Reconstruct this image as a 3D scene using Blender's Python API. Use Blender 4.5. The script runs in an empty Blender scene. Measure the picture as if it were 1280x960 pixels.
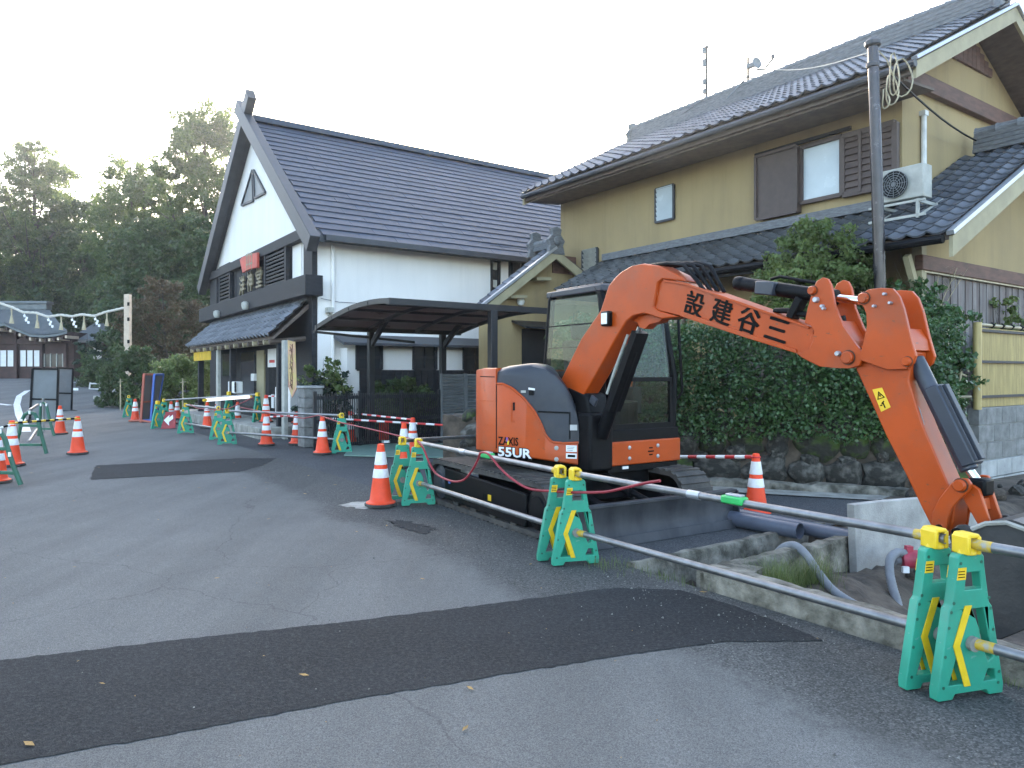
import bpy, math, random
import numpy as np
from mathutils import Vector, Matrix
from mathutils.geometry import tessellate_polygon

SC = bpy.context.scene
COL = SC.collection
R = math.radians
random.seed(7)

# ------------------------------------------------------------------ camera, sky, sun, exposure
CAM_H = 1.5
cam = bpy.data.cameras.new('camera')
cam.sensor_width = 36.0
cam.lens = 905 / 1280 * 36.0
cam.shift_y = -13 / 1280
cam.clip_start = 0.05
cam.clip_end = 3000
cam_ob = bpy.data.objects.new('camera', cam)
cam_ob.location = (0, 0, CAM_H)
cam_ob.rotation_euler = (R(90), 0, 0)
COL.objects.link(cam_ob)
SC.camera = cam_ob

SUN_EL, SUN_AZ = R(15.5), R(-3)          # azimuth from +Y, positive towards +X
world = bpy.data.worlds.new('World')
SC.world = world
world.use_nodes = True
wn = world.node_tree
sky = wn.nodes.new('ShaderNodeTexSky')
sky.sky_type = 'NISHITA'
sky.sun_disc = False
sky.sun_elevation = SUN_EL
sky.sun_rotation = SUN_AZ
sky.air_density = 0.9
sky.dust_density = 2.0
sky.ozone_density = 0.3
wn.links.new(sky.outputs[0], wn.nodes['Background'].inputs[0])
wn.nodes['Background'].inputs[1].default_value = 0.15
sl = bpy.data.lights.new('sun', 'SUN')
sl.energy = 3.0
sl.angle = R(0.5)
sl.color = (1.0, 0.93, 0.82)
sun = bpy.data.objects.new('sun', sl)
sd = Vector((math.sin(SUN_AZ) * math.cos(SUN_EL), math.cos(SUN_AZ) * math.cos(SUN_EL), math.sin(SUN_EL)))
sun.rotation_euler = sd.to_track_quat('Z', 'Y').to_euler()
sun.location = (0, 0, 30)
COL.objects.link(sun)
SC.view_settings.view_transform = 'Standard'
SC.view_settings.look = 'None'
SC.view_settings.exposure = 2.9
SC.view_settings.gamma = 1.0
SC.cycles.max_bounces = 6
SC.cycles.transparent_max_bounces = 8

# ------------------------------------------------------------------ places
# The street runs along U; V points to the right of it. Street frame: (t along V, s along U, z).
A35 = R(35)
STREET = Matrix.Rotation(A35, 4, 'Z')
def W(t, s, z=0.0):
    return STREET @ Vector((t, s, z))
FPX = 905.0
def ray(px, py):
    return Vector(((px - 640) / FPX, 1.0, (467 - py) / FPX))
EYE = Vector((0, 0, CAM_H))
def gp(px, py, z=0.0):                      # the place on level z seen at that point of the photograph
    d = ray(px, py)
    return EYE + d * ((z - CAM_H) / d.z)
def at(px, py, Y):
    return EYE + ray(px, py) * Y
def hit(px, py, P, N):
    d = ray(px, py)
    return EYE + d * ((P - EYE).dot(N) / d.dot(N))
UV_ = STREET.to_3x3() @ Vector((0, 1, 0))
VV_ = STREET.to_3x3() @ Vector((1, 0, 0))
def st(p):                                  # world -> street frame
    q = STREET.inverted() @ p
    return q
def pt_t(px, py, T):
    return st(hit(px, py, VV_ * T, VV_))
def pt_s(px, py, S):
    return st(hit(px, py, UV_ * S, UV_))
def gz(s):                                  # the street climbs towards the shrine
    k = min(1.0, max(0.0, (s - 30) / 30))
    return 1.15 * k * k * (3 - 2 * k)

# ------------------------------------------------------------------ mesh builder
class MB:
    def __init__(self, T=None):
        self.v = []; self.f = []; self.m = []
        self.T = T
    def add(self, vs, fs, mi=0):
        o = len(self.v)
        if self.T is not None:
            vs = [self.T @ Vector(p) for p in vs]
        self.v.extend([tuple(p) for p in vs])
        self.f.extend([tuple(i + o for i in f) for f in fs])
        self.m.extend([mi] * len(fs))
        return self
    def box(self, c, size, rot=None, mi=0):
        x, y, z = size[0] / 2, size[1] / 2, size[2] / 2
        ps = [Vector(p) for p in ((-x, -y, -z), (x, -y, -z), (x, y, -z), (-x, y, -z), (-x, -y, z), (x, -y, z), (x, y, z), (-x, y, z))]
        if rot is not None:
            ps = [rot @ p for p in ps]
        c = Vector(c)
        return self.add([p + c for p in ps], [(0, 3, 2, 1), (4, 5, 6, 7), (0, 1, 5, 4), (1, 2, 6, 5), (2, 3, 7, 6), (3, 0, 4, 7)], mi)
    def span(self, a, b, mi=0):
        lo = [min(a[i], b[i]) for i in range(3)]; hi = [max(a[i], b[i]) for i in range(3)]
        return self.box([(lo[i] + hi[i]) / 2 for i in range(3)], [hi[i] - lo[i] for i in range(3)], None, mi)
    def bar(self, p, q, w, h, up=(0, 0, 1), mi=0):
        p, q = Vector(p), Vector(q); d = (q - p).normalized(); up = Vector(up)
        x = d.cross(up)
        x = x.normalized() if x.length > 1e-5 else Vector((1, 0, 0))
        y = x.cross(d).normalized()
        x = x * w / 2; y = y * h / 2
        ps = [p - x - y, p + x - y, p + x + y, p - x + y, q - x - y, q + x - y, q + x + y, q - x + y]
        return self.add(ps, [(0, 1, 2, 3), (4, 7, 6, 5), (0, 4, 5, 1), (1, 5, 6, 2), (2, 6, 7, 3), (3, 7, 4, 0)], mi)
    def tube(self, pts, r, n=8, mi=0, cap=True):
        pts = [Vector(p) for p in pts]
        k = len(pts)
        rs = r if isinstance(r, (list, tuple)) else [r] * k
        vs = []; nrm = None
        for i, p in enumerate(pts):
            d = (pts[min(i + 1, k - 1)] - pts[max(i - 1, 0)]).normalized()
            if nrm is None:
                nrm = d.orthogonal().normalized()
            else:
                nrm = (nrm - d * nrm.dot(d))
                nrm = nrm.normalized() if nrm.length > 1e-6 else d.orthogonal().normalized()
            b = d.cross(nrm)
            for j in range(n):
                a = 2 * math.pi * j / n
                vs.append(p + (nrm * math.cos(a) + b * math.sin(a)) * rs[i])
        fs = []
        for i in range(k - 1):
            for j in range(n):
                j2 = (j + 1) % n
                fs.append((i * n + j, i * n + j2, (i + 1) * n + j2, (i + 1) * n + j))
        if cap:
            fs.append(tuple(reversed(range(n)))); fs.append(tuple(range((k - 1) * n, k * n)))
        return self.add(vs, fs, mi)
    def cyl(self, p, q, r, n=16, mi=0):
        return self.tube([p, q], r, n, mi)
    def pipe(self, p, q, r, ri, n=20, mi=0):            # hollow
        p, q = Vector(p), Vector(q); d = (q - p).normalized(); x = d.orthogonal().normalized(); y = d.cross(x)
        vs = []
        for c, rr in ((p, r), (q, r), (q, ri), (p, ri)):
            for j in range(n):
                a = 2 * math.pi * j / n
                vs.append(c + (x * math.cos(a) + y * math.sin(a)) * rr)
        fs = []
        for i in range(4):
            i2 = (i + 1) % 4
            for j in range(n):
                j2 = (j + 1) % n
                fs.append((i * n + j, i * n + j2, i2 * n + j2, i2 * n + j))
        return self.add(vs, fs, mi)
    def prism(self, poly, d, holes=(), mi=0):           # planar polygon (3D points) extruded by vector d
        loops = [[Vector(p) for p in poly]] + [[Vector(p) for p in h] for h in holes]
        d = Vector(d)
        flat = [p for l in loops for p in l]
        N = len(flat)
        nrm = Vector((0, 0, 0))
        L = loops[0]
        for i in range(len(L)):
            nrm += L[i].cross(L[(i + 1) % len(L)])
        flip = nrm.dot(d) > 0
        fs = []
        if not holes and len(L) <= 4:
            fs.append(tuple(range(len(L))) if not flip else tuple(reversed(range(len(L)))))
            fs.append(tuple(i + N for i in (reversed(range(len(L))) if not flip else range(len(L)))))
        else:
            for t in tessellate_polygon(loops):
                a, b, c = t
                tn = (flat[b] - flat[a]).cross(flat[c] - flat[a])
                if tn.dot(d) > 0:
                    b, c = c, b
                fs.append((a, b, c)); fs.append((a + N, c + N, b + N))
        o = 0
        for li, l in enumerate(loops):
            k = len(l)
            ln = Vector((0, 0, 0))
            for i in range(k):
                ln += l[i].cross(l[(i + 1) % k])
            fl = (ln.dot(d) > 0) != (li > 0)
            for i in range(k):
                a, b = o + i, o + (i + 1) % k
                fs.append((a, b, b + N, a + N) if fl else (b, a, a + N, b + N))
            o += k
        return self.add(flat + [p + d for p in flat], fs, mi)
    def lathe(self, prof, n=24, c=(0, 0, 0), mi=0, axis=None):
        c = Vector(c); vs = []
        rot = None if axis is None else Vector(axis).to_track_quat('Z', 'Y')
        for r, z in prof:
            for j in range(n):
                a = 2 * math.pi * j / n
                p = Vector((r * math.cos(a), r * math.sin(a), z))
                if rot is not None:
                    p = rot @ p
                vs.append(c + p)
        fs = []
        for i in range(len(prof) - 1):
            for j in range(n):
                j2 = (j + 1) % n
                fs.append((i * n + j, i * n + j2, (i + 1) * n + j2, (i + 1) * n + j))
        fs.append(tuple(reversed(range(n)))); fs.append(tuple(range((len(prof) - 1) * n, len(prof) * n)))
        return self.add(vs, fs, mi)
    def loft(self, rings, mi=0, closed=True, cap=True):
        n = len(rings[0]); vs = [p for r in rings for p in r]; fs = []
        m = n if closed else n - 1
        for i in range(len(rings) - 1):
            for j in range(m):
                j2 = (j + 1) % n
                fs.append((i * n + j, i * n + j2, (i + 1) * n + j2, (i + 1) * n + j))
        if closed and cap:
            fs.append(tuple(reversed(range(n)))); fs.append(tuple(range((len(rings) - 1) * n, len(rings) * n)))
        return self.add(vs, fs, mi)
    def build(self, name, mats, parent=None, bevel=0.0, smooth=False, seg=2, fixn=False, sub=0):
        me = bpy.data.meshes.new(name)
        vs = self.v
        if parent is not None:
            inv = XF[parent.name].inverted()
            vs = [tuple(inv @ Vector(p)) for p in vs]
        me.from_pydata(vs, [], self.f)
        mats = mats if isinstance(mats, (list, tuple)) else [mats]
        for m in mats:
            me.materials.append(m)
        if len(mats) > 1:
            me.polygons.foreach_set('material_index', self.m)
        if fixn:
            import bmesh
            b = bmesh.new(); b.from_mesh(me)
            bmesh.ops.remove_doubles(b, verts=b.verts, dist=1e-5)
            bmesh.ops.recalc_face_normals(b, faces=b.faces); b.to_mesh(me); b.free()
        me.validate(); me.update()
        if smooth or bevel:
            me.polygons.foreach_set('use_smooth', [True] * len(me.polygons))
            me.set_sharp_from_angle(angle=R(38))
        o = bpy.data.objects.new(name, me)
        COL.objects.link(o)
        if parent is not None:
            o.parent = parent
            XF[o.name] = XF[parent.name]
        else:
            XF[o.name] = Matrix.Identity(4)
        if bevel:
            b = o.modifiers.new('bevel', 'BEVEL'); b.width = bevel; b.segments = seg; b.limit_method = 'ANGLE'; b.angle_limit = R(30)
            b.harden_normals = False
        if sub:
            sm = o.modifiers.new('subdivision', 'SUBSURF'); sm.levels = sub; sm.render_levels = sub
        return o
XF = {}
def tag(o, label=None, cat=None, group=None, kind=None):
    if label: o['label'] = label
    if cat: o['category'] = cat
    if group: o['group'] = group
    if kind: o['kind'] = kind
    return o
def thing(name, label, cat, loc=(0, 0, 0), rz=0.0, group=None):
    o = bpy.data.objects.new(name, None)
    o.empty_display_size = 0.2
    o.location = loc; o.rotation_euler = (0, 0, rz)
    COL.objects.link(o)
    XF[o.name] = Matrix.Translation(Vector(loc)) @ Matrix.Rotation(rz, 4, 'Z')
    return tag(o, label, cat, group)
KIDS = {}
def kids(o):
    return [c for c in o.children]
def dup(o, loc=None, rz=None, label=None, parent=None, scale=None):
    c = o.copy(); COL.objects.link(c)
    if parent is not None: c.parent = parent
    if loc is not None: c.location = loc
    if rz is not None: c.rotation_euler = (0, 0, rz)
    if scale is not None: c.scale = scale if not isinstance(scale, (int, float)) else (scale,) * 3
    if label: c['label'] = label
    for k in kids(o):
        dup(k, parent=c)
    return c
def lone(mb, name, mats, label, cat, base, group=None, rz=0.0, **kw):      # a thing that is one mesh, origin at its base
    t = Vector(base)
    XF['_tmp'] = Matrix.Translation(t) @ Matrix.Rotation(rz, 4, 'Z')
    class P: pass
    inv = XF['_tmp'].inverted()
    mb.v = [tuple(inv @ Vector(p)) for p in mb.v]
    o = mb.build(name, mats, None, **kw)
    o.location = t; o.rotation_euler = (0, 0, rz)
    XF[o.name] = XF['_tmp']
    return tag(o, label, cat, group)

# ------------------------------------------------------------------ materials
def lin(c):
    return tuple(((x / 255 + 0.055) / 1.055) ** 2.4 if x / 255 > 0.04045 else x / 255 / 12.92 for x in c)
def mat(name, col, rough=0.6, metal=0.0, var=0.15, scale=6.0, bump=0.0, bscale=80.0, col2=None, spec=0.5, rnd=0.0, coat=0.0,
        detail=5.0, lo=0.35, hi=0.65, stretch=(1, 1, 1), island=0.0, streak=0.0, grime=0.0, chips=None):
    m = bpy.data.materials.new(name); m.use_nodes = True
    nt = m.node_tree; N = nt.nodes; Lk = nt.links
    b = N['Principled BSDF']
    b.inputs['Roughness'].default_value = rough
    b.inputs['Metallic'].default_value = metal
    b.inputs['Specular IOR Level'].default_value = spec
    b.inputs['Coat Weight'].default_value = coat
    tc = N.new('ShaderNodeTexCoord'); mp = N.new('ShaderNodeMapping'); mp.inputs['Scale'].default_value = stretch
    Lk.new(tc.outputs['Object'], mp.inputs['Vector'])
    no = N.new('ShaderNodeTexNoise'); no.inputs['Scale'].default_value = scale; no.inputs['Detail'].default_value = detail
    no.inputs['Roughness'].default_value = 0.6
    Lk.new(mp.outputs[0], no.inputs['Vector'])
    cr = N.new('ShaderNodeValToRGB'); cr.color_ramp.elements[0].position = lo; cr.color_ramp.elements[1].position = hi
    c1 = [max(0, x * (1 - var)) for x in col]; c2 = col2 if col2 is not None else [min(1, x * (1 + var)) for x in col]
    if col2 is not None: c1 = col
    cr.color_ramp.elements[0].color = (*c1, 1); cr.color_ramp.elements[1].color = (*c2, 1)
    Lk.new(no.outputs['Fac'], cr.inputs[0])
    out = cr.outputs[0]
    def mult(out, fac_out, amount, lo_, hi_, colr=None):
        r_ = N.new('ShaderNodeMapRange'); r_.inputs['From Min'].default_value = lo_; r_.inputs['From Max'].default_value = hi_; r_.inputs['To Min'].default_value = 0.0; r_.inputs['To Max'].default_value = amount
        Lk.new(fac_out, r_.inputs[0])
        x_ = N.new('ShaderNodeMix'); x_.data_type = 'RGBA'; Lk.new(r_.outputs[0], x_.inputs[0]); Lk.new(out, x_.inputs[6]); x_.inputs[7].default_value = (*(colr or (0.03, 0.028, 0.024)), 1)
        return x_.outputs[2]
    if streak:                                  # rain streaks: long in z, narrow across
        m3 = N.new('ShaderNodeMapping'); m3.inputs['Scale'].default_value = (5, 5, 0.28); Lk.new(tc.outputs['Object'], m3.inputs['Vector'])
        n3 = N.new('ShaderNodeTexNoise'); n3.inputs['Scale'].default_value = 1.0; n3.inputs['Detail'].default_value = 6; n3.inputs['Roughness'].default_value = 0.7; Lk.new(m3.outputs[0], n3.inputs['Vector'])
        out = mult(out, n3.outputs['Fac'], streak, 0.5, 0.78, (0.08, 0.075, 0.06))
        n4 = N.new('ShaderNodeTexNoise'); n4.inputs['Scale'].default_value = 0.45; n4.inputs['Detail'].default_value = 7; n4.inputs['Roughness'].default_value = 0.65; Lk.new(tc.outputs['Object'], n4.inputs['Vector'])
        out = mult(out, n4.outputs['Fac'], streak * 0.9, 0.48, 0.75, (0.12, 0.11, 0.09))
    if grime:
        n5 = N.new('ShaderNodeTexNoise'); n5.inputs['Scale'].default_value = 2.3; n5.inputs['Detail'].default_value = 9; n5.inputs['Roughness'].default_value = 0.72; Lk.new(tc.outputs['Object'], n5.inputs['Vector'])
        out = mult(out, n5.outputs['Fac'], grime, 0.5, 0.72, (0.12, 0.1, 0.075))
    if chips:
        m6 = N.new('ShaderNodeMapping'); m6.inputs['Scale'].default_value = (18, 18, 40); m6.inputs['Rotation'].default_value = (0.4, 0.5, 0.2); Lk.new(tc.outputs['Object'], m6.inputs['Vector'])
        n6 = N.new('ShaderNodeTexNoise'); n6.inputs['Scale'].default_value = 1.0; n6.inputs['Detail'].default_value = 3; Lk.new(m6.outputs[0], n6.inputs['Vector'])
        out = mult(out, n6.outputs['Fac'], 0.8, 0.69, 0.72, chips)
    if rnd or island:
        hs = N.new('ShaderNodeHueSaturation')
        mr = N.new('ShaderNodeMapRange')
        k = rnd or island
        mr.inputs['To Min'].default_value = 1 - k; mr.inputs['To Max'].default_value = 1 + k
        if rnd:
            oi = N.new('ShaderNodeObjectInfo'); Lk.new(oi.outputs['Random'], mr.inputs[0])
        else:
            ge = N.new('ShaderNodeNewGeometry'); Lk.new(ge.outputs['Random Per Island'], mr.inputs[0])
        Lk.new(mr.outputs[0], hs.inputs['Value']); Lk.new(out, hs.inputs['Color']); out = hs.outputs[0]
    Lk.new(out, b.inputs['Base Color'])
    # uneven gloss
    rr = N.new('ShaderNodeMapRange'); rr.inputs['To Min'].default_value = max(0.02, rough - 0.09); rr.inputs['To Max'].default_value = min(1, rough + 0.09)
    Lk.new(no.outputs['Fac'], rr.inputs[0]); Lk.new(rr.outputs[0], b.inputs['Roughness'])
    if bump:
        n2 = N.new('ShaderNodeTexNoise'); n2.inputs['Scale'].default_value = bscale; n2.inputs['Detail'].default_value = 4
        Lk.new(mp.outputs[0], n2.inputs['Vector'])
        bp = N.new('ShaderNodeBump'); bp.inputs['Strength'].default_value = bump; bp.inputs['Distance'].default_value = 0.02
        Lk.new(n2.outputs['Fac'], bp.inputs['Height']); Lk.new(bp.outputs[0], b.inputs['Normal'])
    return m
def leafmat(name, col, col2, trans=0.35, rough=0.45, spec=0.4):
    m = bpy.data.materials.new(name); m.use_nodes = True
    nt = m.node_tree; N = nt.nodes; Lk = nt.links
    b = N['Principled BSDF']; b.inputs['Roughness'].default_value = rough; b.inputs['Specular IOR Level'].default_value = spec
    ge = N.new('ShaderNodeNewGeometry'); tc = N.new('ShaderNodeTexCoord')
    no = N.new('ShaderNodeTexNoise'); no.inputs['Scale'].default_value = 0.9; no.inputs['Detail'].default_value = 3
    Lk.new(tc.outputs['Object'], no.inputs['Vector'])
    ma = N.new('ShaderNodeMath'); ma.operation = 'MULTIPLY_ADD'; ma.inputs[1].default_value = 0.55
    Lk.new(ge.outputs['Random Per Island'], ma.inputs[0])
    ms = N.new('ShaderNodeMath'); ms.operation = 'MULTIPLY_ADD'; ms.inputs[1].default_value = 1.6; ms.inputs[2].default_value = -0.55
    Lk.new(no.outputs['Fac'], ms.inputs[0]); Lk.new(ms.outputs[0], ma.inputs[2])
    cr = N.new('ShaderNodeValToRGB'); cr.color_ramp.elements[0].color = (*col, 1); cr.color_ramp.elements[1].color = (*col2, 1)
    Lk.new(ma.outputs[0], cr.inputs[0]); Lk.new(cr.outputs[0], b.inputs['Base Color'])
    tr = N.new('ShaderNodeBsdfTranslucent')
    hs = N.new('ShaderNodeHueSaturation'); hs.inputs['Hue'].default_value = 0.48; hs.inputs['Value'].default_value = 1.5
    Lk.new(cr.outputs[0], hs.inputs['Color']); Lk.new(hs.outputs[0], tr.inputs[0])
    mx = N.new('ShaderNodeMixShader'); mx.inputs[0].default_value = trans
    Lk.new(b.outputs[0], mx.inputs[1]); Lk.new(tr.outputs[0], mx.inputs[2])
    Lk.new(mx.outputs[0], N['Material Output'].inputs[0])
    return m
def asphalt(name, base, light, agg=0.5, blotch=0.35, bump=0.5, spk=260.0):
    m = bpy.data.materials.new(name); m.use_nodes = True
    nt = m.node_tree; N = nt.nodes; Lk = nt.links
    b = N['Principled BSDF']; b.inputs['Roughness'].default_value = 0.92; b.inputs['Specular IOR Level'].default_value = 0.2
    tc = N.new('ShaderNodeTexCoord')
    n1 = N.new('ShaderNodeTexNoise'); n1.inputs['Scale'].default_value = 0.55; n1.inputs['Detail'].default_value = 8; n1.inputs['Roughness'].default_value = 0.65
    n2 = N.new('ShaderNodeTexNoise'); n2.inputs['Scale'].default_value = 45; n2.inputs['Detail'].default_value = 6; n2.inputs['Roughness'].default_value = 0.75
    vo = N.new('ShaderNodeTexVoronoi'); vo.inputs['Scale'].default_value = spk
    for n in (n1, n2, vo): Lk.new(tc.outputs['Object'], n.inputs['Vector'])
    r1 = N.new('ShaderNodeValToRGB'); r1.color_ramp.elements[0].position = 0.3; r1.color_ramp.elements[1].position = 0.7
    r1.color_ramp.elements[0].color = (*[x * (1 - blotch) for x in base], 1); r1.color_ramp.elements[1].color = (*[x * (1 + blotch) for x in base], 1)
    Lk.new(n1.outputs['Fac'], r1.inputs[0])
    r2 = N.new('ShaderNodeValToRGB'); r2.color_ramp.elements[0].position = 0.45; r2.color_ramp.elements[1].position = 0.75
    r2.color_ramp.elements[0].color = (0, 0, 0, 1); r2.color_ramp.elements[1].color = (agg, agg, agg, 1)
    Lk.new(n2.outputs['Fac'], r2.inputs[0])
    mx = N.new('ShaderNodeMix'); mx.data_type = 'RGBA'
    Lk.new(r2.outputs[0], mx.inputs[0]); Lk.new(r1.outputs[0], mx.inputs[6]); mx.inputs[7].default_value = (*light, 1)
    # single stones: a few pale and a few black grains
    sp = N.new('ShaderNodeMapRange'); sp.inputs['From Min'].default_value = 0.0; sp.inputs['From Max'].default_value = 1.0
    sp.inputs['To Min'].default_value = 0.62; sp.inputs['To Max'].default_value = 1.4
    sx = N.new('ShaderNodeSeparateColor'); Lk.new(vo.outputs['Color'], sx.inputs[0]); Lk.new(sx.outputs[0], sp.inputs[0])
    hs = N.new('ShaderNodeHueSaturation'); Lk.new(sp.outputs[0], hs.inputs['Value']); Lk.new(mx.outputs[2], hs.inputs['Color'])
    Lk.new(hs.outputs[0], b.inputs['Base Color'])
    bp = N.new('ShaderNodeBump'); bp.inputs['Strength'].default_value = bump; bp.inputs['Distance'].default_value = 0.006
    ad = N.new('ShaderNodeMath'); ad.operation = 'ADD'
    Lk.new(vo.outputs['Distance'], ad.inputs[0]); Lk.new(n2.outputs['Fac'], ad.inputs[1]); Lk.new(ad.outputs[0], bp.inputs['Height'])
    Lk.new(bp.outputs[0], b.inputs['Normal'])
    return m
def glass(name, col=(0.5, 0.6, 0.6), trans=0.9, rough=0.03):
    m = bpy.data.materials.new(name); m.use_nodes = True
    nt = m.node_tree; N = nt.nodes; Lk = nt.links
    N.remove(N['Principled BSDF'])
    t = N.new('ShaderNodeBsdfTransparent'); t.inputs[0].default_value = (*col, 1)
    g = N.new('ShaderNodeBsdfGlossy'); g.inputs['Roughness'].default_value = rough
    fr = N.new('ShaderNodeLayerWeight'); fr.inputs[0].default_value = 0.5
    pw = N.new('ShaderNodeMath'); pw.operation = 'POWER'; pw.inputs[1].default_value = 5.0; Lk.new(fr.outputs['Facing'], pw.inputs[0])
    ad = N.new('ShaderNodeMath'); ad.operation = 'ADD'; ad.inputs[1].default_value = 1 - trans
    Lk.new(pw.outputs[0], ad.inputs[0])
    mx = N.new('ShaderNodeMixShader'); Lk.new(ad.outputs[0], mx.inputs[0]); Lk.new(t.outputs[0], mx.inputs[1]); Lk.new(g.outputs[0], mx.inputs[2])
    Lk.new(mx.outputs[0], N['Material Output'].inputs[0])
    return m
def emit(name, col, strength):
    m = bpy.data.materials.new(name); m.use_nodes = True
    b = m.node_tree.nodes['Principled BSDF']
    b.inputs['Base Color'].default_value = (*col, 1); b.inputs['Emission Color'].default_value = (*col, 1); b.inputs['Emission Strength'].default_value = strength
    return m

K = {}
def road_material():
    # even grey asphalt that turns, with a ragged edge, into older and coarser asphalt along the right-hand side
    m = asphalt('asphalt_grey', (0.122, 0.121, 0.115), (0.22, 0.216, 0.205), 0.26, 0.14, 0.4)
    nt = m.node_tree; N = nt.nodes; Lk = nt.links; b = N['Principled BSDF']
    fine = b.inputs['Base Color'].links[0].from_socket
    tc = N.new('ShaderNodeTexCoord'); mp = N.new('ShaderNodeMapping'); mp.inputs['Rotation'].default_value = (0, 0, -A35); Lk.new(tc.outputs['Object'], mp.inputs['Vector'])
    sx = N.new('ShaderNodeSeparateXYZ'); Lk.new(mp.outputs[0], sx.inputs[0])
    n1 = N.new('ShaderNodeTexNoise'); n1.inputs['Scale'].default_value = 0.5; n1.inputs['Detail'].default_value = 3; Lk.new(tc.outputs['Object'], n1.inputs['Vector'])
    n2 = N.new('ShaderNodeTexNoise'); n2.inputs['Scale'].default_value = 9; n2.inputs['Detail'].default_value = 8; n2.inputs['Roughness'].default_value = 0.75; Lk.new(tc.outputs['Object'], n2.inputs['Vector'])
    a1 = N.new('ShaderNodeMath'); a1.operation = 'MULTIPLY_ADD'; a1.inputs[1].default_value = 1.3; Lk.new(n1.outputs['Fac'], a1.inputs[0]); Lk.new(sx.outputs['X'], a1.inputs[2])
    a2 = N.new('ShaderNodeMath'); a2.operation = 'MULTIPLY_ADD'; a2.inputs[1].default_value = 0.55; Lk.new(n2.outputs['Fac'], a2.inputs[0]); Lk.new(a1.outputs[0], a2.inputs[2])
    st_ = N.new('ShaderNodeMapRange'); st_.interpolation_type = 'SMOOTHSTEP'; st_.inputs['From Min'].default_value = 3.6; st_.inputs['From Max'].default_value = 3.95; Lk.new(a2.outputs[0], st_.inputs[0])
    far = N.new('ShaderNodeMapRange'); far.inputs['From Min'].default_value = 13.0; far.inputs['From Max'].default_value = 15.5; far.inputs['To Min'].default_value = 1; far.inputs['To Max'].default_value = 0; Lk.new(sx.outputs['Y'], far.inputs[0])
    fm = N.new('ShaderNodeMath'); fm.operation = 'MULTIPLY'; Lk.new(st_.outputs[0], fm.inputs[0]); Lk.new(far.outputs[0], fm.inputs[1])
    vo = N.new('ShaderNodeTexVoronoi'); vo.inputs['Scale'].default_value = 120; Lk.new(tc.outputs['Object'], vo.inputs['Vector'])
    sc = N.new('ShaderNodeSeparateColor'); Lk.new(vo.outputs['Color'], sc.inputs[0])
    cr = N.new('ShaderNodeValToRGB'); cr.color_ramp.elements[0].color = (0.042, 0.042, 0.04, 1); cr.color_ramp.elements[1].color = (0.14, 0.138, 0.13, 1); cr.color_ramp.elements[0].position = 0.05
    e = cr.color_ramp.elements.new(0.8); e.color = (0.095, 0.094, 0.088, 1); Lk.new(sc.outputs[0], cr.inputs[0])
    mx = N.new('ShaderNodeMix'); mx.data_type = 'RGBA'; Lk.new(fm.outputs[0], mx.inputs[0]); Lk.new(fine, mx.inputs[6]); Lk.new(cr.outputs[0], mx.inputs[7])
    # tyre-polished lanes, pale scuffs, hairline cracks
    m4 = N.new('ShaderNodeMapping'); m4.inputs['Rotation'].default_value = (0, 0, -A35); m4.inputs['Scale'].default_value = (1.1, 0.12, 1); Lk.new(tc.outputs['Object'], m4.inputs['Vector'])
    n4 = N.new('ShaderNodeTexNoise'); n4.inputs['Scale'].default_value = 1.0; n4.inputs['Detail'].default_value = 6; n4.inputs['Roughness'].default_value = 0.6; Lk.new(m4.outputs[0], n4.inputs['Vector'])
    v4 = N.new('ShaderNodeMapRange'); v4.inputs['From Min'].default_value = 0.3; v4.inputs['From Max'].default_value = 0.7; v4.inputs['To Min'].default_value = 0.78; v4.inputs['To Max'].default_value = 1.2; Lk.new(n4.outputs['Fac'], v4.inputs[0])
    h4 = N.new('ShaderNodeHueSaturation'); Lk.new(v4.outputs[0], h4.inputs['Value']); Lk.new(mx.outputs[2], h4.inputs['Color'])
    wn_ = N.new('ShaderNodeTexNoise'); wn_.inputs['Scale'].default_value = 1.6; wn_.inputs['Detail'].default_value = 5; Lk.new(tc.outputs['Object'], wn_.inputs['Vector'])
    wv = N.new('ShaderNodeMix'); wv.data_type = 'VECTOR'; wv.inputs[0].default_value = 0.35; Lk.new(tc.outputs['Object'], wv.inputs[4]); Lk.new(wn_.outputs['Color'], wv.inputs[5])
    vc = N.new('ShaderNodeTexVoronoi'); vc.feature = 'DISTANCE_TO_EDGE'; vc.inputs['Scale'].default_value = 0.42; Lk.new(wv.outputs[1], vc.inputs['Vector'])
    ck = N.new('ShaderNodeMapRange'); ck.inputs['From Min'].default_value = 0.0008; ck.inputs['From Max'].default_value = 0.0022; ck.inputs['To Min'].default_value = 0.78; ck.inputs['To Max'].default_value = 1.0; Lk.new(vc.outputs['Distance'], ck.inputs[0])
    h5 = N.new('ShaderNodeHueSaturation'); Lk.new(ck.outputs[0], h5.inputs['Value']); Lk.new(h4.outputs[0], h5.inputs['Color'])
    Lk.new(h5.outputs[0], b.inputs['Base Color'])
    return m
K['road'] = road_material()
K['road_old'] = asphalt('asphalt_worn', (0.062, 0.064, 0.068), (0.16, 0.158, 0.152), 0.7, 0.3, 0.9, 130)
K['road_patch'] = asphalt('asphalt_fresh', (0.023, 0.0245, 0.026), (0.07, 0.071, 0.07), 0.75, 0.34, 0.8, 200)
K['soil'] = mat('soil', (0.075, 0.058, 0.043), 0.95, var=0.5, scale=5, bump=1.0, bscale=14, detail=8)
K['verge'] = mat('verge_ground', (0.1, 0.09, 0.072), 0.95, var=0.4, scale=2, bump=0.6, bscale=20)
K['concrete'] = mat('concrete', (0.34, 0.33, 0.31), 0.9, var=0.25, scale=3, bump=0.3, bscale=60, detail=8)
K['concrete_old'] = mat('concrete_mossy', (0.06, 0.055, 0.04), 0.95, scale=5, bump=1.0, bscale=22, col2=(0.29, 0.265, 0.215), detail=10, lo=0.38, hi=0.66)
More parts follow.
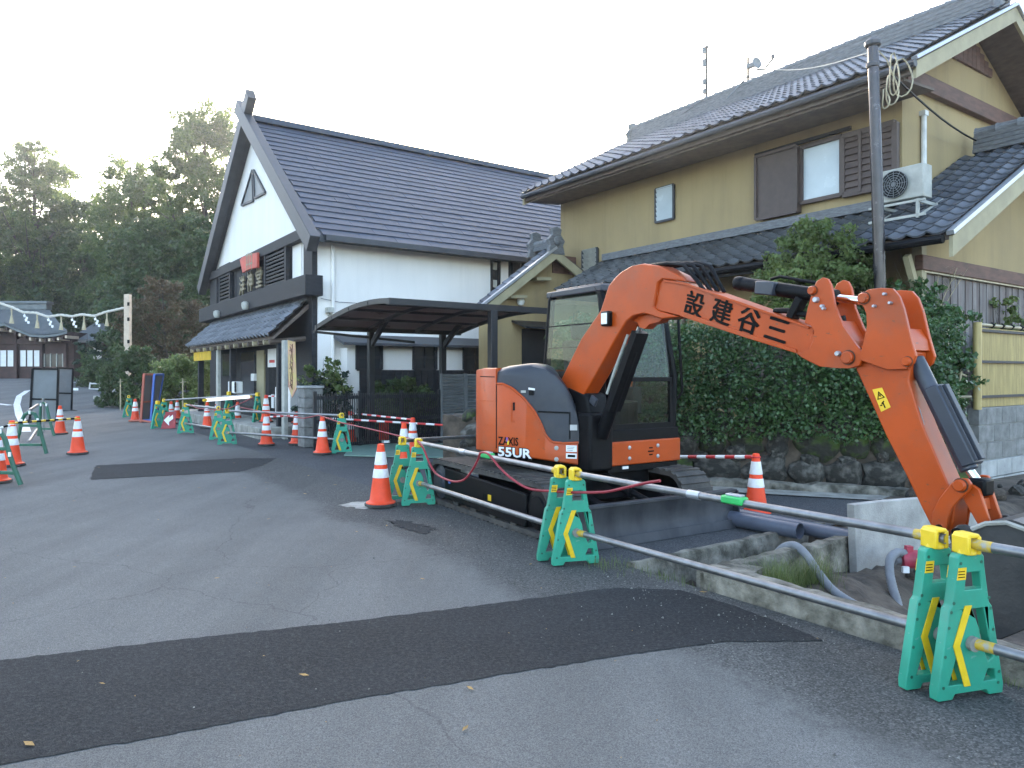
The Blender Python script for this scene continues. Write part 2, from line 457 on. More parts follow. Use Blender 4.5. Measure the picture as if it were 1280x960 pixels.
K['kerb_conc'] = mat('concrete_pale', (0.3, 0.29, 0.255), 0.9, var=0.3, scale=5, bump=0.5, bscale=40)
K['white_paint'] = mat('white_paint', (0.6, 0.6, 0.58), 0.7, var=0.15, scale=4)
K['plaster'] = mat('white_plaster', (0.8, 0.775, 0.74), 0.85, var=0.04, scale=1.2, bump=0.06, bscale=40, stretch=(1, 1, 0.25), streak=0.06)
K['blackwood'] = mat('black_stained_wood', (0.018, 0.019, 0.023), 0.65, spec=0.3, var=0.35, scale=4, bump=0.15, bscale=40, stretch=(1, 1, 6))
K['barge'] = mat('dark_metal_trim', (0.05, 0.052, 0.058), 0.55, var=0.2, scale=3)
K['slate'] = mat('slate_grey', (0.056, 0.066, 0.09), 0.6, spec=0.25, var=0.15, scale=2, rnd=0.08, bump=0.1, bscale=50)
K['tan'] = mat('ochre_plaster', (0.35, 0.262, 0.13), 0.9, var=0.08, scale=0.9, bump=0.14, bscale=60, stretch=(1, 1, 0.3), detail=8, streak=0.26)
K['tanwood'] = mat('ochre_painted_wood', (0.33, 0.29, 0.18), 0.7, var=0.12, scale=3)
K['brownwood'] = mat('brown_wood', (0.105, 0.078, 0.062), 0.7, var=0.3, scale=5, bump=0.2, bscale=30, stretch=(1, 1, 5))
K['redwood'] = mat('red_brown_beam', (0.11, 0.055, 0.04), 0.7, var=0.35, scale=4, stretch=(1, 1, 4))
K['siding'] = mat('weathered_siding', (0.1, 0.078, 0.072), 0.75, scale=2.2, col2=(0.2, 0.18, 0.175), stretch=(4, 4, 0.5), rnd=0.2)
K['shutter'] = mat('brown_shutter', (0.085, 0.06, 0.05), 0.6, var=0.12, scale=6)
K['tile'] = mat('smoked_roof_tile', (0.08, 0.087, 0.1), 0.45, spec=0.35, var=0.3, scale=5, rnd=0.34, bump=0.08, bscale=60)
K['tile_j'] = mat('smoked_roof_tile_far', (0.08, 0.087, 0.1), 0.45, spec=0.35, var=0.3, scale=3, island=0.32)
K['tile_old'] = mat('weathered_roof_tile', (0.065, 0.067, 0.067), 0.7, var=0.45, scale=4, rnd=0.3, bump=0.15, bscale=40)
K['tile_old_j'] = mat('weathered_roof_tile_far', (0.065, 0.067, 0.067), 0.7, var=0.45, scale=3, island=0.28)
K['ridge'] = mat('ridge_tile', (0.13, 0.135, 0.14), 0.6, var=0.35, scale=9, bump=0.2, bscale=30, stretch=(1, 1, 6))
K['alu'] = mat('aluminium_trim', (0.42, 0.44, 0.47), 0.4, 0.6, var=0.08)
K['darkglass'] = mat('dark_window', (0.03, 0.035, 0.04), 0.12, var=0.2, scale=1.5, spec=0.6)
K['frosted'] = mat('frosted_window', (0.5, 0.56, 0.58), 0.25, var=0.06, scale=2)
K['dark'] = mat('dark_interior', (0.012, 0.012, 0.013), 0.9)
K['carport'] = mat('carport_bronze', (0.012, 0.013, 0.016), 0.5, var=0.2, scale=3)
K['smoke'] = mat('brown_smoked_panel', (0.105, 0.085, 0.08), 0.3, var=0.12, scale=2)
def _translucent(m, col, k):
    nt = m.node_tree; t = nt.nodes.new('ShaderNodeBsdfTranslucent'); t.inputs[0].default_value = (*col, 1); mx = nt.nodes.new('ShaderNodeMixShader'); mx.inputs[0].default_value = k
    nt.links.new(nt.nodes['Principled BSDF'].outputs[0], mx.inputs[1]); nt.links.new(t.outputs[0], mx.inputs[2]); nt.links.new(mx.outputs[0], nt.nodes['Material Output'].inputs[0])
_translucent(K['smoke'], (0.16, 0.125, 0.115), 0.7)
K['louvre'] = mat('grey_louvre', (0.15, 0.16, 0.165), 0.5, var=0.15, scale=4, rnd=0.1)
K['block'] = mat('concrete_block', (0.19, 0.19, 0.183), 0.95, var=0.28, scale=6, bump=0.4, bscale=70, rnd=0.12)
K['block_pale'] = mat('concrete_block_pale', (0.33, 0.335, 0.33), 0.95, var=0.2, scale=4, bump=0.3, bscale=50, rnd=0.08)
K['bamboo'] = mat('golden_bamboo', (0.36, 0.275, 0.11), 0.45, var=0.2, scale=4, stretch=(6, 6, 0.6), island=0.12)
K['bamboo_pole'] = mat('pale_bamboo_pole', (0.36, 0.31, 0.2), 0.5, var=0.3, scale=6)
K['stone'] = mat('garden_stone', (0.028, 0.026, 0.021), 0.92, scale=4.5, bump=1.0, bscale=8, col2=(0.15, 0.14, 0.122), detail=9, rnd=0.35, lo=0.46, hi=0.74)
K['moss'] = mat('mossy_stone', (0.028, 0.027, 0.02), 0.95, scale=3.4, bump=1.0, bscale=9, col2=(0.06, 0.095, 0.018), detail=8, rnd=0.3, lo=0.45, hi=0.65)
K['orange'] = mat('orange_machine_paint', (0.44, 0.062, 0.005), 0.42, var=0.1, scale=3, spec=0.3, coat=0.06, bump=0.015, bscale=150, grime=0.3, chips=(0.16, 0.06, 0.03))
K['cover'] = mat('slate_blue_cover', (0.033, 0.038, 0.05), 0.42, var=0.15, scale=3, spec=0.35, grime=0.2)
K['mblack'] = mat('black_machine_paint', (0.004, 0.0043, 0.0055), 0.5, var=0.3, scale=5, spec=0.14)
K['rubber'] = mat('dusty_rubber', (0.028, 0.027, 0.027), 0.8, scale=5, col2=(0.075, 0.068, 0.06), bump=0.3, bscale=30)
K['steel'] = mat('galvanised_steel', (0.24, 0.245, 0.25), 0.45, 0.85, var=0.22, scale=7, stretch=(1, 1, 1))
K['steelworn'] = mat('blade_steel', (0.026, 0.028, 0.034), 0.55, 0.1, scale=4, spec=0.3, col2=(0.06, 0.062, 0.068), bump=0.1, bscale=20, stretch=(1, 1, 0.3))
K['chrome'] = mat('chrome_rod', (0.75, 0.74, 0.72), 0.12, 1.0, var=0.03)
K['cylnavy'] = mat('navy_cylinder', (0.03, 0.036, 0.05), 0.4, var=0.2, scale=4)
K['cabglass'] = glass('cab_glass', (0.78, 0.87, 0.82), 0.97, 0.01)
K['seat'] = mat('black_seat', (0.02, 0.02, 0.022), 0.8)
K['bucket'] = mat('black_bucket_steel', (0.022, 0.022, 0.024), 0.5, scale=3, col2=(0.05, 0.048, 0.046), bump=0.15, bscale=30)
K['green'] = mat('barricade_green', (0.022, 0.27, 0.175), 0.5, var=0.1, scale=6, bump=0.03, bscale=60, rnd=0.12, grime=0.35, chips=(0.12, 0.3, 0.24))
K['yellow'] = mat('clamp_yellow', (0.75, 0.5, 0.02), 0.45, var=0.1, scale=8)
K['chev'] = mat('reflective_yellow', (0.72, 0.47, 0.015), 0.4, var=0.08, scale=20)
K['cone'] = mat('cone_orange', (0.78, 0.07, 0.022), 0.5, spec=0.3, var=0.1, scale=5, rnd=0.14, bump=0.02, bscale=60, grime=0.35)
K['band'] = mat('reflective_white', (0.68, 0.67, 0.66), 0.4, var=0.1, scale=14, grime=0.3)
K['red'] = mat('red_plastic', (0.55, 0.03, 0.03), 0.4, var=0.12)
K['cord'] = mat('red_cord', (0.27, 0.022, 0.034), 0.45, spec=0.3, var=0.2, scale=12)
K['pinkpump'] = mat('faded_red_pump', (0.35, 0.035, 0.06), 0.5, var=0.3, scale=12)
K['hose'] = mat('grey_hose', (0.19, 0.195, 0.205), 0.6, var=0.15, scale=10)
K['pvc'] = mat('grey_pvc', (0.085, 0.095, 0.125), 0.4, var=0.12, scale=4)
K['darkgreen'] = mat('dark_green_paint', (0.018, 0.1, 0.06), 0.45, var=0.2)
K['white'] = mat('white_plastic', (0.78, 0.78, 0.77), 0.5, var=0.05)
K['ink'] = mat('black_print', (0.004, 0.004, 0.004), 0.6, spec=0.1)
K['gold'] = mat('dull_gold_letters', (0.22, 0.19, 0.12), 0.5, 0.1, var=0.2)
K['fanred'] = mat('faded_red_board', (0.5, 0.075, 0.05), 0.6, var=0.2, scale=4)
K['meshgrey'] = mat('grey_mesh_sheet', (0.14, 0.155, 0.165), 0.5, var=0.12, scale=2)
K['bluepaint'] = mat('blue_frame_paint', (0.05, 0.13, 0.42), 0.5)
K['redpaint'] = mat('red_frame_paint', (0.42, 0.11, 0.07), 0.5)
K['copper'] = mat('verdigris_copper_roof', (0.115, 0.132, 0.135), 0.6, spec=0.3, scale=2.5, col2=(0.17, 0.185, 0.185))
K['shrinewood'] = mat('dark_red_shrine_wood', (0.055, 0.026, 0.022), 0.7, var=0.3, scale=3)
K['straw'] = mat('straw_tassel', (0.42, 0.36, 0.23), 0.8, var=0.2, scale=20)
K['rope'] = mat('white_straw_rope', (0.55, 0.52, 0.45), 0.8, var=0.15, scale=30)
K['palewood'] = mat('pale_pillar_wood', (0.55, 0.43, 0.32), 0.6, var=0.12, scale=5)
K['bark'] = mat('bark', (0.06, 0.048, 0.038), 0.9, var=0.4, scale=6, bump=0.6, bscale=20, stretch=(1, 1, 0.3))
K['leaf_dark'] = leafmat('leaf_dark', (0.024, 0.05, 0.018), (0.075, 0.12, 0.034), 0.32)
K['leaf_mid'] = leafmat('leaf_mid', (0.035, 0.07, 0.02), (0.12, 0.175, 0.045), 0.42)
K['leaf_hedge'] = leafmat('leaf_hedge', (0.024, 0.06, 0.02), (0.075, 0.145, 0.045), 0.25, 0.35, 0.5)
K['leaf_maple'] = leafmat('leaf_maple', (0.05, 0.06, 0.022), (0.13, 0.08, 0.04), 0.3)
K['leaf_bush'] = leafmat('leaf_bush', (0.06, 0.1, 0.03), (0.17, 0.23, 0.07), 0.4)
K['leaf_pine'] = leafmat('leaf_pine', (0.016, 0.035, 0.02), (0.035, 0.065, 0.035), 0.2)
K['grass'] = leafmat('grass_blades', (0.05, 0.085, 0.025), (0.15, 0.19, 0.06), 0.35)
K['dryleaf'] = mat('fallen_leaf', (0.28, 0.17, 0.05), 0.8, var=0.4, scale=30, island=0.4)
K['grease'] = mat('grease_and_dust', (0.09, 0.03, 0.012), 0.6, var=0.4, scale=12)
K['wornyellow'] = mat('worn_yellow_paint', (0.5, 0.33, 0.03), 0.5, scale=25, col2=(0.33, 0.31, 0.25), lo=0.5, hi=0.65)
K['tube'] = emit('white_light_tube', (0.85, 0.87, 0.92), 0.25)
K['sticker'] = mat('yellow_sticker', (0.8, 0.5, 0.02), 0.4, var=0.05)
K['lamp'] = mat('lamp_glass', (0.75, 0.75, 0.72), 0.15, var=0.1, scale=20)
K['ac'] = mat('weathered_white_casing', (0.38, 0.38, 0.34), 0.55, var=0.15, scale=6)
K['noren'] = mat('yellow_curtain', (0.6, 0.38, 0.02), 0.8, var=0.15, scale=4)
K['banner'] = mat('banner_cloth', (0.5, 0.4, 0.14), 0.8, scale=4, col2=(0.5, 0.26, 0.2))
K['plate'] = mat('painted_steel_plate', (0.11, 0.2, 0.17), 0.6, scale=3, col2=(0.16, 0.24, 0.2))
K['purple'] = mat('purple_print', (0.2, 0.08, 0.35), 0.5)

# text as thin print
def text_mesh(body, mb_mat, name, parent, origin, xdir, ydir, size, thick=0.002, font=None, mirror=False, align='CENTER', bold=0.0, sx=1.0):
    cu = bpy.data.curves.new(name + '_curve', 'FONT'); cu.body = body; cu.size = size; cu.align_x = align; cu.align_y = 'CENTER'
    cu.extrude = thick; cu.offset = bold; cu.resolution_u = 2
    ob = bpy.data.objects.new(name + '_curve', cu); COL.objects.link(ob)
    dg = bpy.context.evaluated_depsgraph_get()
    me = bpy.data.meshes.new_from_object(ob.evaluated_get(dg))
    COL.objects.unlink(ob); bpy.data.objects.remove(ob); bpy.data.curves.remove(cu)
    x = Vector(xdir).normalized(); y = Vector(ydir); y = (y - x * y.dot(x)).normalized(); z = x.cross(y)
    M4 = Matrix(((x.x * sx, y.x, z.x, origin[0]), (x.y * sx, y.y, z.y, origin[1]), (x.z * sx, y.z, z.z, origin[2]), (0, 0, 0, 1)))
    if parent is not None:
        M4 = XF[parent.name].inverted() @ M4
    me.transform(M4); me.materials.clear(); me.materials.append(mb_mat)
    me.name = name
    o = bpy.data.objects.new(name, me); COL.objects.link(o)
    if parent is not None:
        o.parent = parent; XF[o.name] = XF[parent.name]
    return o
# ------------------------------------------------------------------ ground, road, patches
def hash2(x, y, k=0):
    v = math.sin(x * 12.9898 + y * 78.233 + k * 37.719) * 43758.5453
    return v - math.floor(v)
def vnoise(x, y, k=0):
    xi, yi = math.floor(x), math.floor(y); fx, fy = x - xi, y - yi
    fx = fx * fx * (3 - 2 * fx); fy = fy * fy * (3 - 2 * fy)
    a = hash2(xi, yi, k); b = hash2(xi + 1, yi, k); c = hash2(xi, yi + 1, k); d = hash2(xi + 1, yi + 1, k)
    return (a * (1 - fx) + b * fx) * (1 - fy) + (c * (1 - fx) + d * fx) * fy
def fbm(x, y, k=0, o=4):
    s = 0; a = 0.5
    for i in range(o):
        s += a * vnoise(x, y, k + i); x *= 2.07; y *= 2.07; a *= 0.5
    return s
def sstep(a, b, x):
    k = min(1, max(0, (x - a) / (b - a))); return k * k * (3 - 2 * k)
def soil_z(t, s):
    z = gz(s) - 0.05
    z += 9.0 * sstep(70, 125, s)
    if t > 4.05 and s < 3.5:                               # the trench
        e = min(1.0, (t - 4.05) / 0.1)
        d = -0.12 - 0.36 * sstep(3.35, 2.3, s) - 0.08 * sstep(5.0, 6.0, t)
        d += 0.30 * sstep(4.9, 4.25, t) * sstep(3.4, 2.8, s)
        d += 0.16 * (fbm(t * 1.7, s * 1.7) - 0.45) + 0.12 * (fbm(t * 6, s * 6, 9) - 0.45)
        up = sstep(7.9, 10.2, t)
        d = d * (1 - up) + up * (0.02 + 0.28 * (fbm(t * 2.1, s * 2.1, 5) - 0.5))
        out = sstep(-2.5, -4.0, s)
        z = (z * (1 - e) + d * e) * (1 - out) + z * out
    if 3.99 < t < 6.3 and 3.53 < s < 4.03:                  # the drain along the yard's edge
        z = -0.5
    if t > 8.0 and 3.5 <= s < 4.6:
        z += 0.18 * (fbm(t * 2.1, s * 2.1, 5) - 0.45) + 0.05
    return z
def grid_mesh(ts, ss, zf):
    mb = MB(); n = len(ts)
    mb.v = [tuple(W(t, s, zf(t, s))) for s in ss for t in ts]
    mb.f = [(j * n + i, j * n + i + 1, (j + 1) * n + i + 1, (j + 1) * n + i) for j in range(len(ss) - 1) for i in range(n - 1)]
    mb.m = [0] * len(mb.f)
    return mb
def fr(a, b, st_):
    n = max(1, int(round((b - a) / st_))); return [a + (b - a) * i / n for i in range(n + 1)]
def ax(*segs):
    o = []
    for sg in segs:
        for x in fr(*sg):
            if not o or x > o[-1] + 1e-6: o.append(x)
    return o
g = grid_mesh(ax((-600, -60, 90), (-60, 3.98, 4), (3.98, 10.6, 0.09), (10.6, 60, 4), (60, 600, 90)),
              ax((-400, -20, 60), (-20, -4.0, 4), (-4.0, 4.7, 0.09), (4.7, 140, 3), (140, 900, 95)), soil_z)
tag(g.build('ground', K['soil'], smooth=True), kind='structure')
rd = grid_mesh(ax((-60, 3.98, 4)), ax((-20, 70, 3)), lambda t, s: gz(s))
tag(rd.build('road', K['road'], smooth=True), kind='structure')
fc = grid_mesh(ax((3.98, 9.6, 1)), ax((4.06, 70, 3)), lambda t, s: gz(s) - 0.003)
tag(fc.build('yard', K['road_old'], smooth=True), kind='structure')

def rough_edge(pts, n=60, amp=0.012, k=0):
    out = []
    for i in range(len(pts)):
        a, b = pts[i], pts[(i + 1) % len(pts)]
        m = max(1, min(n, int((b - a).length / 0.04)))
        for j in range(m):
            p = a.lerp(b, j / m)
            if j: p = p + Vector((hash2(p.x * 7, p.y * 7, k) - 0.5, hash2(p.y * 5, p.x * 9, k) - 0.5, 0)) * 2 * amp
            out.append(p)
    return out
def sheet(name, pts, dz, m, kind='structure', amp=0.012, n=150):
    pts = rough_edge([Vector(p) for p in pts], n, amp)
    pts = [Vector((p.x, p.y, gz(st(p).y) + dz)) for p in pts]
    mb = MB(); tr = tessellate_polygon([pts]); fs = []
    for a, b, c in tr:
        if (pts[b] - pts[a]).cross(pts[c] - pts[a]).z < 0: b, c = c, b
        fs.append((a, b, c))
    mb.add(pts, fs)
    o = mb.build(name, m)
    if kind: o['kind'] = kind
    return o
P1 = [(-420, 882), (0, 826), (200, 803), (440, 777), (640, 752), (700, 744), (770, 735), (850, 738), (912, 756), (975, 779), (1032, 802), (900, 803), (770, 821), (640, 842), (440, 875), (200, 921), (0, 957), (-420, 1060)]
sheet('fresh_asphalt_patch', [gp(*p) for p in P1], 0.004, K['road_patch'], amp=0.01)
sheet('far_asphalt_patch', [gp(*p) for p in [(120, 582), (300, 573), (345, 573), (330, 581), (300, 590), (112, 600)]], 0.004, K['road_patch'], amp=0.02)
sheet('broken_concrete_patch', [gp(*p) for p in [(421, 632), (440, 628), (470, 627), (478, 634), (455, 637)]], 0.004, K['kerb_conc'], amp=0.04)
sheet('oil_stain', [gp(*p) for p in [(480, 650), (515, 652), (545, 662), (530, 668), (505, 661)]], 0.004, K['road_patch'], amp=0.06)
def strip(name, pxs, w, m, dz=0.006):
    pts = [gp(*p) for p in pxs]; mb = MB(); vs = []
    for i, p in enumerate(pts):
        d = (pts[min(i + 1, len(pts) - 1)] - pts[max(0, i - 1)]).normalized(); nn = Vector((-d.y, d.x, 0)) * w / 2
        for q in (p - nn, p + nn): vs.append(Vector((q.x, q.y, gz(st(q).y) + dz)))
    mb.add(vs, [(2 * i, 2 * i + 2, 2 * i + 3, 2 * i + 1) for i in range(len(pts) - 1)])
    return tag(mb.build(name, m), kind='structure')
strip('road_marking', [(48, 502), (34, 503), (24, 506), (21, 511), (24, 519), (29, 528), (32, 540)], 0.24, K['white_paint'])
strip('road_marking', [(-30, 510), (-8, 510.5), (13, 511.5)], 0.25, K['white_paint'])
strip('road_marking', [(60, 497), (110, 497.5)], 0.3, K['white_paint'])
# concrete path in front of the garden wall
_a, _b = gp(842, 603), gp(1140, 619); _d = (_b - _a).normalized(); _n = Vector((_d.y, -_d.x, 0))
sheet('concrete_path', [_a - _d * 2.6 + _n * .2, _a - _d * 2.6 + _n * .62, _b + _n * .62, _b + _n * .2], 0.012, K['kerb_conc'])

# kerb wall of the trench, its return wall and the leaning slab
def rough_block(mb, a, b, w, z0, z1, n=24, amp=0.02, k=0):
    a, b = Vector((a[0], a[1], 0)), Vector((b[0], b[1], 0)); d = (b - a).normalized(); nn = Vector((-d.y, d.x, 0)) * w / 2
    rings = []
    for i in range(n + 1):
        p = a.lerp(b, i / n)
        j = [(hash2(i, q, k) - 0.5) * 2 * amp for q in range(6)]
        rings.append([p - nn + nn.normalized() * j[0] + Vector((0, 0, z0)), p + nn + Vector((0, 0, z0)), p + nn + nn.normalized() * j[1] * 0.5 + Vector((0, 0, z1 - 0.02 + j[2])),
                      p + nn * 0.75 + Vector((0, 0, z1 + j[3] * 0.7)), p - nn * 0.7 + Vector((0, 0, z1 + j[4] * 0.7)), p - nn + nn.normalized() * j[5] * 0.5 + Vector((0, 0, z1 - 0.025 + j[2]))])
    mb.loft(rings)
kw = MB(); rough_block(kw, W(4.05, 3.36), W(4.05, -2.6), 0.13, -0.5, 0.165, 60, 0.012)
lone(kw, 'kerb_wall', K['concrete_old'], 'low mossy concrete kerb wall running along the road beside the trench', 'kerb wall', W(4.05, 1, 0), smooth=True, fixn=True)
kw = MB(); rough_block(kw, W(4.1, 3.47), W(6.25, 3.5), 0.12, -0.5, 0.09, 24, 0.014, 3)
kw.box(W(4.25, 3.33, -0.02), (0.42, 0.3, 0.24), Matrix.Rotation(A35 + 0.3, 3, 'Z'))
lone(kw, 'return_wall', K['concrete_old'], 'broken mossy concrete wall across the trench with grass at its foot', 'concrete wall', W(5, 3.47, 0), smooth=True, fixn=True)
kw = MB(); rough_block(kw, W(3.98, 4.08), W(6.6, 4.1), 0.1, -0.5, 0.03, 20, 0.012, 6)
lone(kw, 'drain_edge', K['concrete_old'], 'concrete edge of the dark drain below the dozer blade', 'drain edge', W(5, 3.98, 0), smooth=True, fixn=True)
slab = MB(); q = [st(hit(px, py, W(0, 3.34, 0), UV_)) for px, py in [(1068, 631), (1100, 627), (1160, 622), (1235, 614), (1245, 700), (1072, 730)]]
slab.prism([W(p.x, p.y, p.z) for p in q], UV_ * 0.07)
lone(slab, 'concrete_slab', K['concrete'], 'smooth grey concrete slab standing upright across the trench behind the arm', 'concrete slab', W(6.9, 3.37, -0.3), bevel=0.01)
# ------------------------------------------------------------------ foliage
def leaf_mesh(name, centres, radii, per, size, m, rng, squash=0.8, droop=0.0, shell=0.35):
    C = np.asarray(centres, float); Rr = np.asarray(radii, float)
    if Rr.ndim == 1: Rr = np.stack([Rr, Rr, Rr * squash], 1)
    k = len(C); n = k * per
    idx = np.repeat(np.arange(k), per)
    d = rng.normal(size=(n, 3)); d /= np.linalg.norm(d, axis=1, keepdims=True)
    rad = rng.uniform(shell, 1.0, size=(n, 1)) ** 0.6 * rng.uniform(0.8, 1.12, size=(n, 1))
    P = C[idx] + d * rad * Rr[idx]
    nr = d * 0.7 + rng.normal(size=(n, 3)) * 0.6 + np.array([0, 0, 0.5]); nr /= np.linalg.norm(nr, axis=1, keepdims=True)
    a = np.cross(nr, rng.normal(size=(n, 3))); a /= np.linalg.norm(a, axis=1, keepdims=True)
    b = np.cross(nr, a)
    L = size * rng.uniform(0.6, 1.3, size=(n, 1))
    w = L * 0.36
    a[:, 2] -= droop
    v = np.stack([P - a * L * 0.5, P + b * w - nr * L * 0.06, P + a * L * 0.5 - nr * L * 0.1, P - b * w - nr * L * 0.06], 1).reshape(-1, 3)
    return v
def mesh_from_quads(name, v, m):
    nq = len(v) // 4
    me = bpy.data.meshes.new(name)
    me.vertices.add(len(v)); me.vertices.foreach_set('co', v.astype(np.float32).ravel())
    me.loops.add(nq * 4); me.loops.foreach_set('vertex_index', np.arange(nq * 4, dtype=np.int32))
    me.polygons.add(nq); me.polygons.foreach_set('loop_start', np.arange(0, nq * 4, 4, dtype=np.int32))
    me.update(calc_edges=True); me.materials.append(m)
    return me
def put_mesh(name, me, parent=None):
    o = bpy.data.objects.new(name, me); COL.objects.link(o)
    if parent is not None: o.parent = parent; XF[o.name] = XF[parent.name]
    return o
def crown_points(n, shape, rng):
    """clump centres inside an envelope: shape(z01) -> radius, heights z0..z1"""
    z0, z1, rf = shape; out = []
    while len(out) < n:
        z = rng.uniform(0, 1); r = rf(z)
        if rng.uniform() > r / 1.0: continue
        a = rng.uniform(0, 2 * math.pi); q = math.sqrt(rng.uniform(0.12, 1)) * r
        out.append((q * math.cos(a), q * math.sin(a), z0 + (z1 - z0) * z))
    return np.array(out)
def limb_tree(parent, pts, h0, htop, r0, lean, rng, nl=14, wig=0.25):
    mb = MB()
    tr = [Vector((lean[0] * k * k + math.sin(k * 5) * wig * 0.3, lean[1] * k * k + math.cos(k * 4) * wig * 0.3 - wig * 0.3, htop * k)) for k in [i / 7 for i in range(8)]]
    mb.tube(tr, [r0 * (1.35 if i == 0 else 1) * (1 - 0.85 * i / 7) for i in range(8)], 9)
    pick = rng.choice(len(pts), size=min(nl, len(pts)), replace=False)
    for i in pick:
        p = Vector(pts[i]); k = max(0.25, min(0.9, (p.z / htop) - 0.18 - 0.12 * rng.uniform()))
        f = k * 7; j = int(f); b = tr[j].lerp(tr[min(j + 1, 7)], f - j)
        mid = b.lerp(p, 0.5) + Vector(rng.normal(size=3) * 0.05 * (p - b).length); mid.z -= 0.06 * (p - b).length
        rb = r0 * (1 - 0.85 * k) * 0.5
        mb.tube([b, mid, p], [rb, rb * 0.6, rb * 0.2], 6, cap=False)
        for _ in range(2):
            e = p + Vector(rng.normal(size=3)) * 0.12 * (p - b).length
            mb.tube([mid.lerp(p, 0.3), mid.lerp(e, 0.7), e], [rb * 0.4, rb * 0.25, rb * 0.08], 5, cap=False)
    return mb.build('trunk', K['bark'], parent, smooth=True)
def tree(name, label, cat, loc, H, rad, m, seed, clumps=110, per=120, leaf=0.32, crown0=0.25, rf=None, clump_r=0.8, lean=(0, 0), group=None, nl=16, squash=0.75, r0=None):
    rng = np.random.default_rng(seed)
    t = thing(name, label, cat, loc, 0, group)
    rf = rf or (lambda z: rad * (math.sin(math.pi * min(1, 0.12 + 0.86 * z)) ** 0.6))
    rmax = max(rf(i / 20) for i in range(21))
    z0, z1 = H * crown0, H - clump_r * 0.6
    pts = []
    while len(pts) < clumps:
        z = rng.uniform(0, 1); r = rf(z)
        if rng.uniform() > r / rmax: continue
        a = rng.uniform(0, 2 * math.pi); q = math.sqrt(rng.uniform(0.1, 1)) * r
        pts.append((q * math.cos(a) + lean[0] * z, q * math.sin(a) + lean[1] * z, z0 + (z1 - z0) * z))
    pts = np.array(pts)
    rr = clump_r * rng.uniform(0.55, 1.25, size=len(pts))
    sub = np.concatenate([pts + rng.normal(size=pts.shape) * rr[:, None] * 0.45 for _ in range(3)])
    v = leaf_mesh('crown', sub, np.tile(rr, 3) * 0.62, max(8, per // 3), leaf, m, rng, squash, 0.15, 0.2)
    # bridge small and big: Blender frame local to the thing
    put_mesh('crown', mesh_from_quads('crown', v, m), t)
    XFs = XF[t.name]; XF[t.name] = Matrix.Identity(4)
    limb_tree(t, pts, z0, H * 0.93, r0 or H * 0.018, lean, rng, nl)
    XF[t.name] = XFs
    return t
def P_at(px, Y, z=None):
    X = (px - 640) / FPX * Y
    s = st(Vector((X, Y, 0))).y
    return (X, Y, (soil_z(-10, s)) if z is None else z)
def top_h(py, Y, base):
    return CAM_H + (467 - py) / FPX * Y - base
def place_tree(name, label, cat, px, Y, ytop, rad_px, m, seed, group=None, **kw):
    b = P_at(px, Y); H = top_h(ytop, Y, b[2])
    return tree(name, label, cat, b, H, rad_px / FPX * Y, m, seed, group=group, **kw)
G_W = 'trees of the wood behind the shrine'
airy = dict(clumps=340, per=230, leaf=0.2, clump_r=0.85, crown0=0.2)
place_tree('broadleaf_tree', 'tall broadleaf tree with open crown close to the white gable', 'tree', 258, 50, 135, 62, K['leaf_mid'], 11, G_W, rf=lambda z: 3.9 * (math.sin(math.pi * (0.1 + 0.83 * z)) ** 0.7), **airy)
place_tree('broadleaf_tree', 'rounded broadleaf tree right of the gap in the treetops', 'tree', 182, 58, 200, 66, K['leaf_mid'], 12, G_W, clumps=230, per=260, leaf=0.2, clump_r=0.95, crown0=0.08)
place_tree('broadleaf_tree', 'thin leafed tree showing pale sky through its top behind rounded tree', 'tree', 165, 60, 180, 50, K['leaf_mid'], 13, G_W, clumps=150, per=170, leaf=0.2, clump_r=0.8, crown0=0.3)
place_tree('broadleaf_tree', 'tall sunlit tree above the shrine roof at the left', 'tree', 45, 64, 165, 52, K['leaf_mid'], 14, G_W, clumps=230, per=240, leaf=0.21, clump_r=0.95, crown0=0.2)
place_tree('broadleaf_tree', 'dark wide crowned tree at the left edge above the shrine', 'tree', 22, 67, 255, 95, K['leaf_dark'], 15, G_W, clumps=200, per=240, leaf=0.25, clump_r=1.15, crown0=0.03)
place_tree('broadleaf_tree', 'dark green tree between the two tall tree tops', 'tree', 108, 66, 226, 74, K['leaf_dark'], 16, G_W, clumps=230, per=240, leaf=0.25, clump_r=1.1, crown0=0.03)
place_tree('broadleaf_tree', 'dense dark tree low behind the brown maple', 'tree', 205, 47, 268, 70, K['leaf_dark'], 17, G_W, clumps=170, per=230, leaf=0.23, clump_r=1.0, crown0=0.02)
place_tree('broadleaf_tree', 'shaded tree filling the gap left of the white gable', 'tree', 262, 44, 262, 42, K['leaf_dark'], 18, G_W, clumps=120, per=220, leaf=0.21, clump_r=0.85, crown0=0.02)
place_tree('conifer_tree', 'tree reaching in at the far left edge of the sky', 'tree', -40, 64, 140, 46, K['leaf_dark'], 19, G_W, clumps=120, per=200, leaf=0.21, clump_r=0.9, crown0=0.2)
place_tree('broadleaf_tree', 'low dark tree just right of the shrine roof', 'tree', 128, 64, 318, 48, K['leaf_dark'], 20, G_W, clumps=120, per=200, leaf=0.21, clump_r=0.9, crown0=0.02)
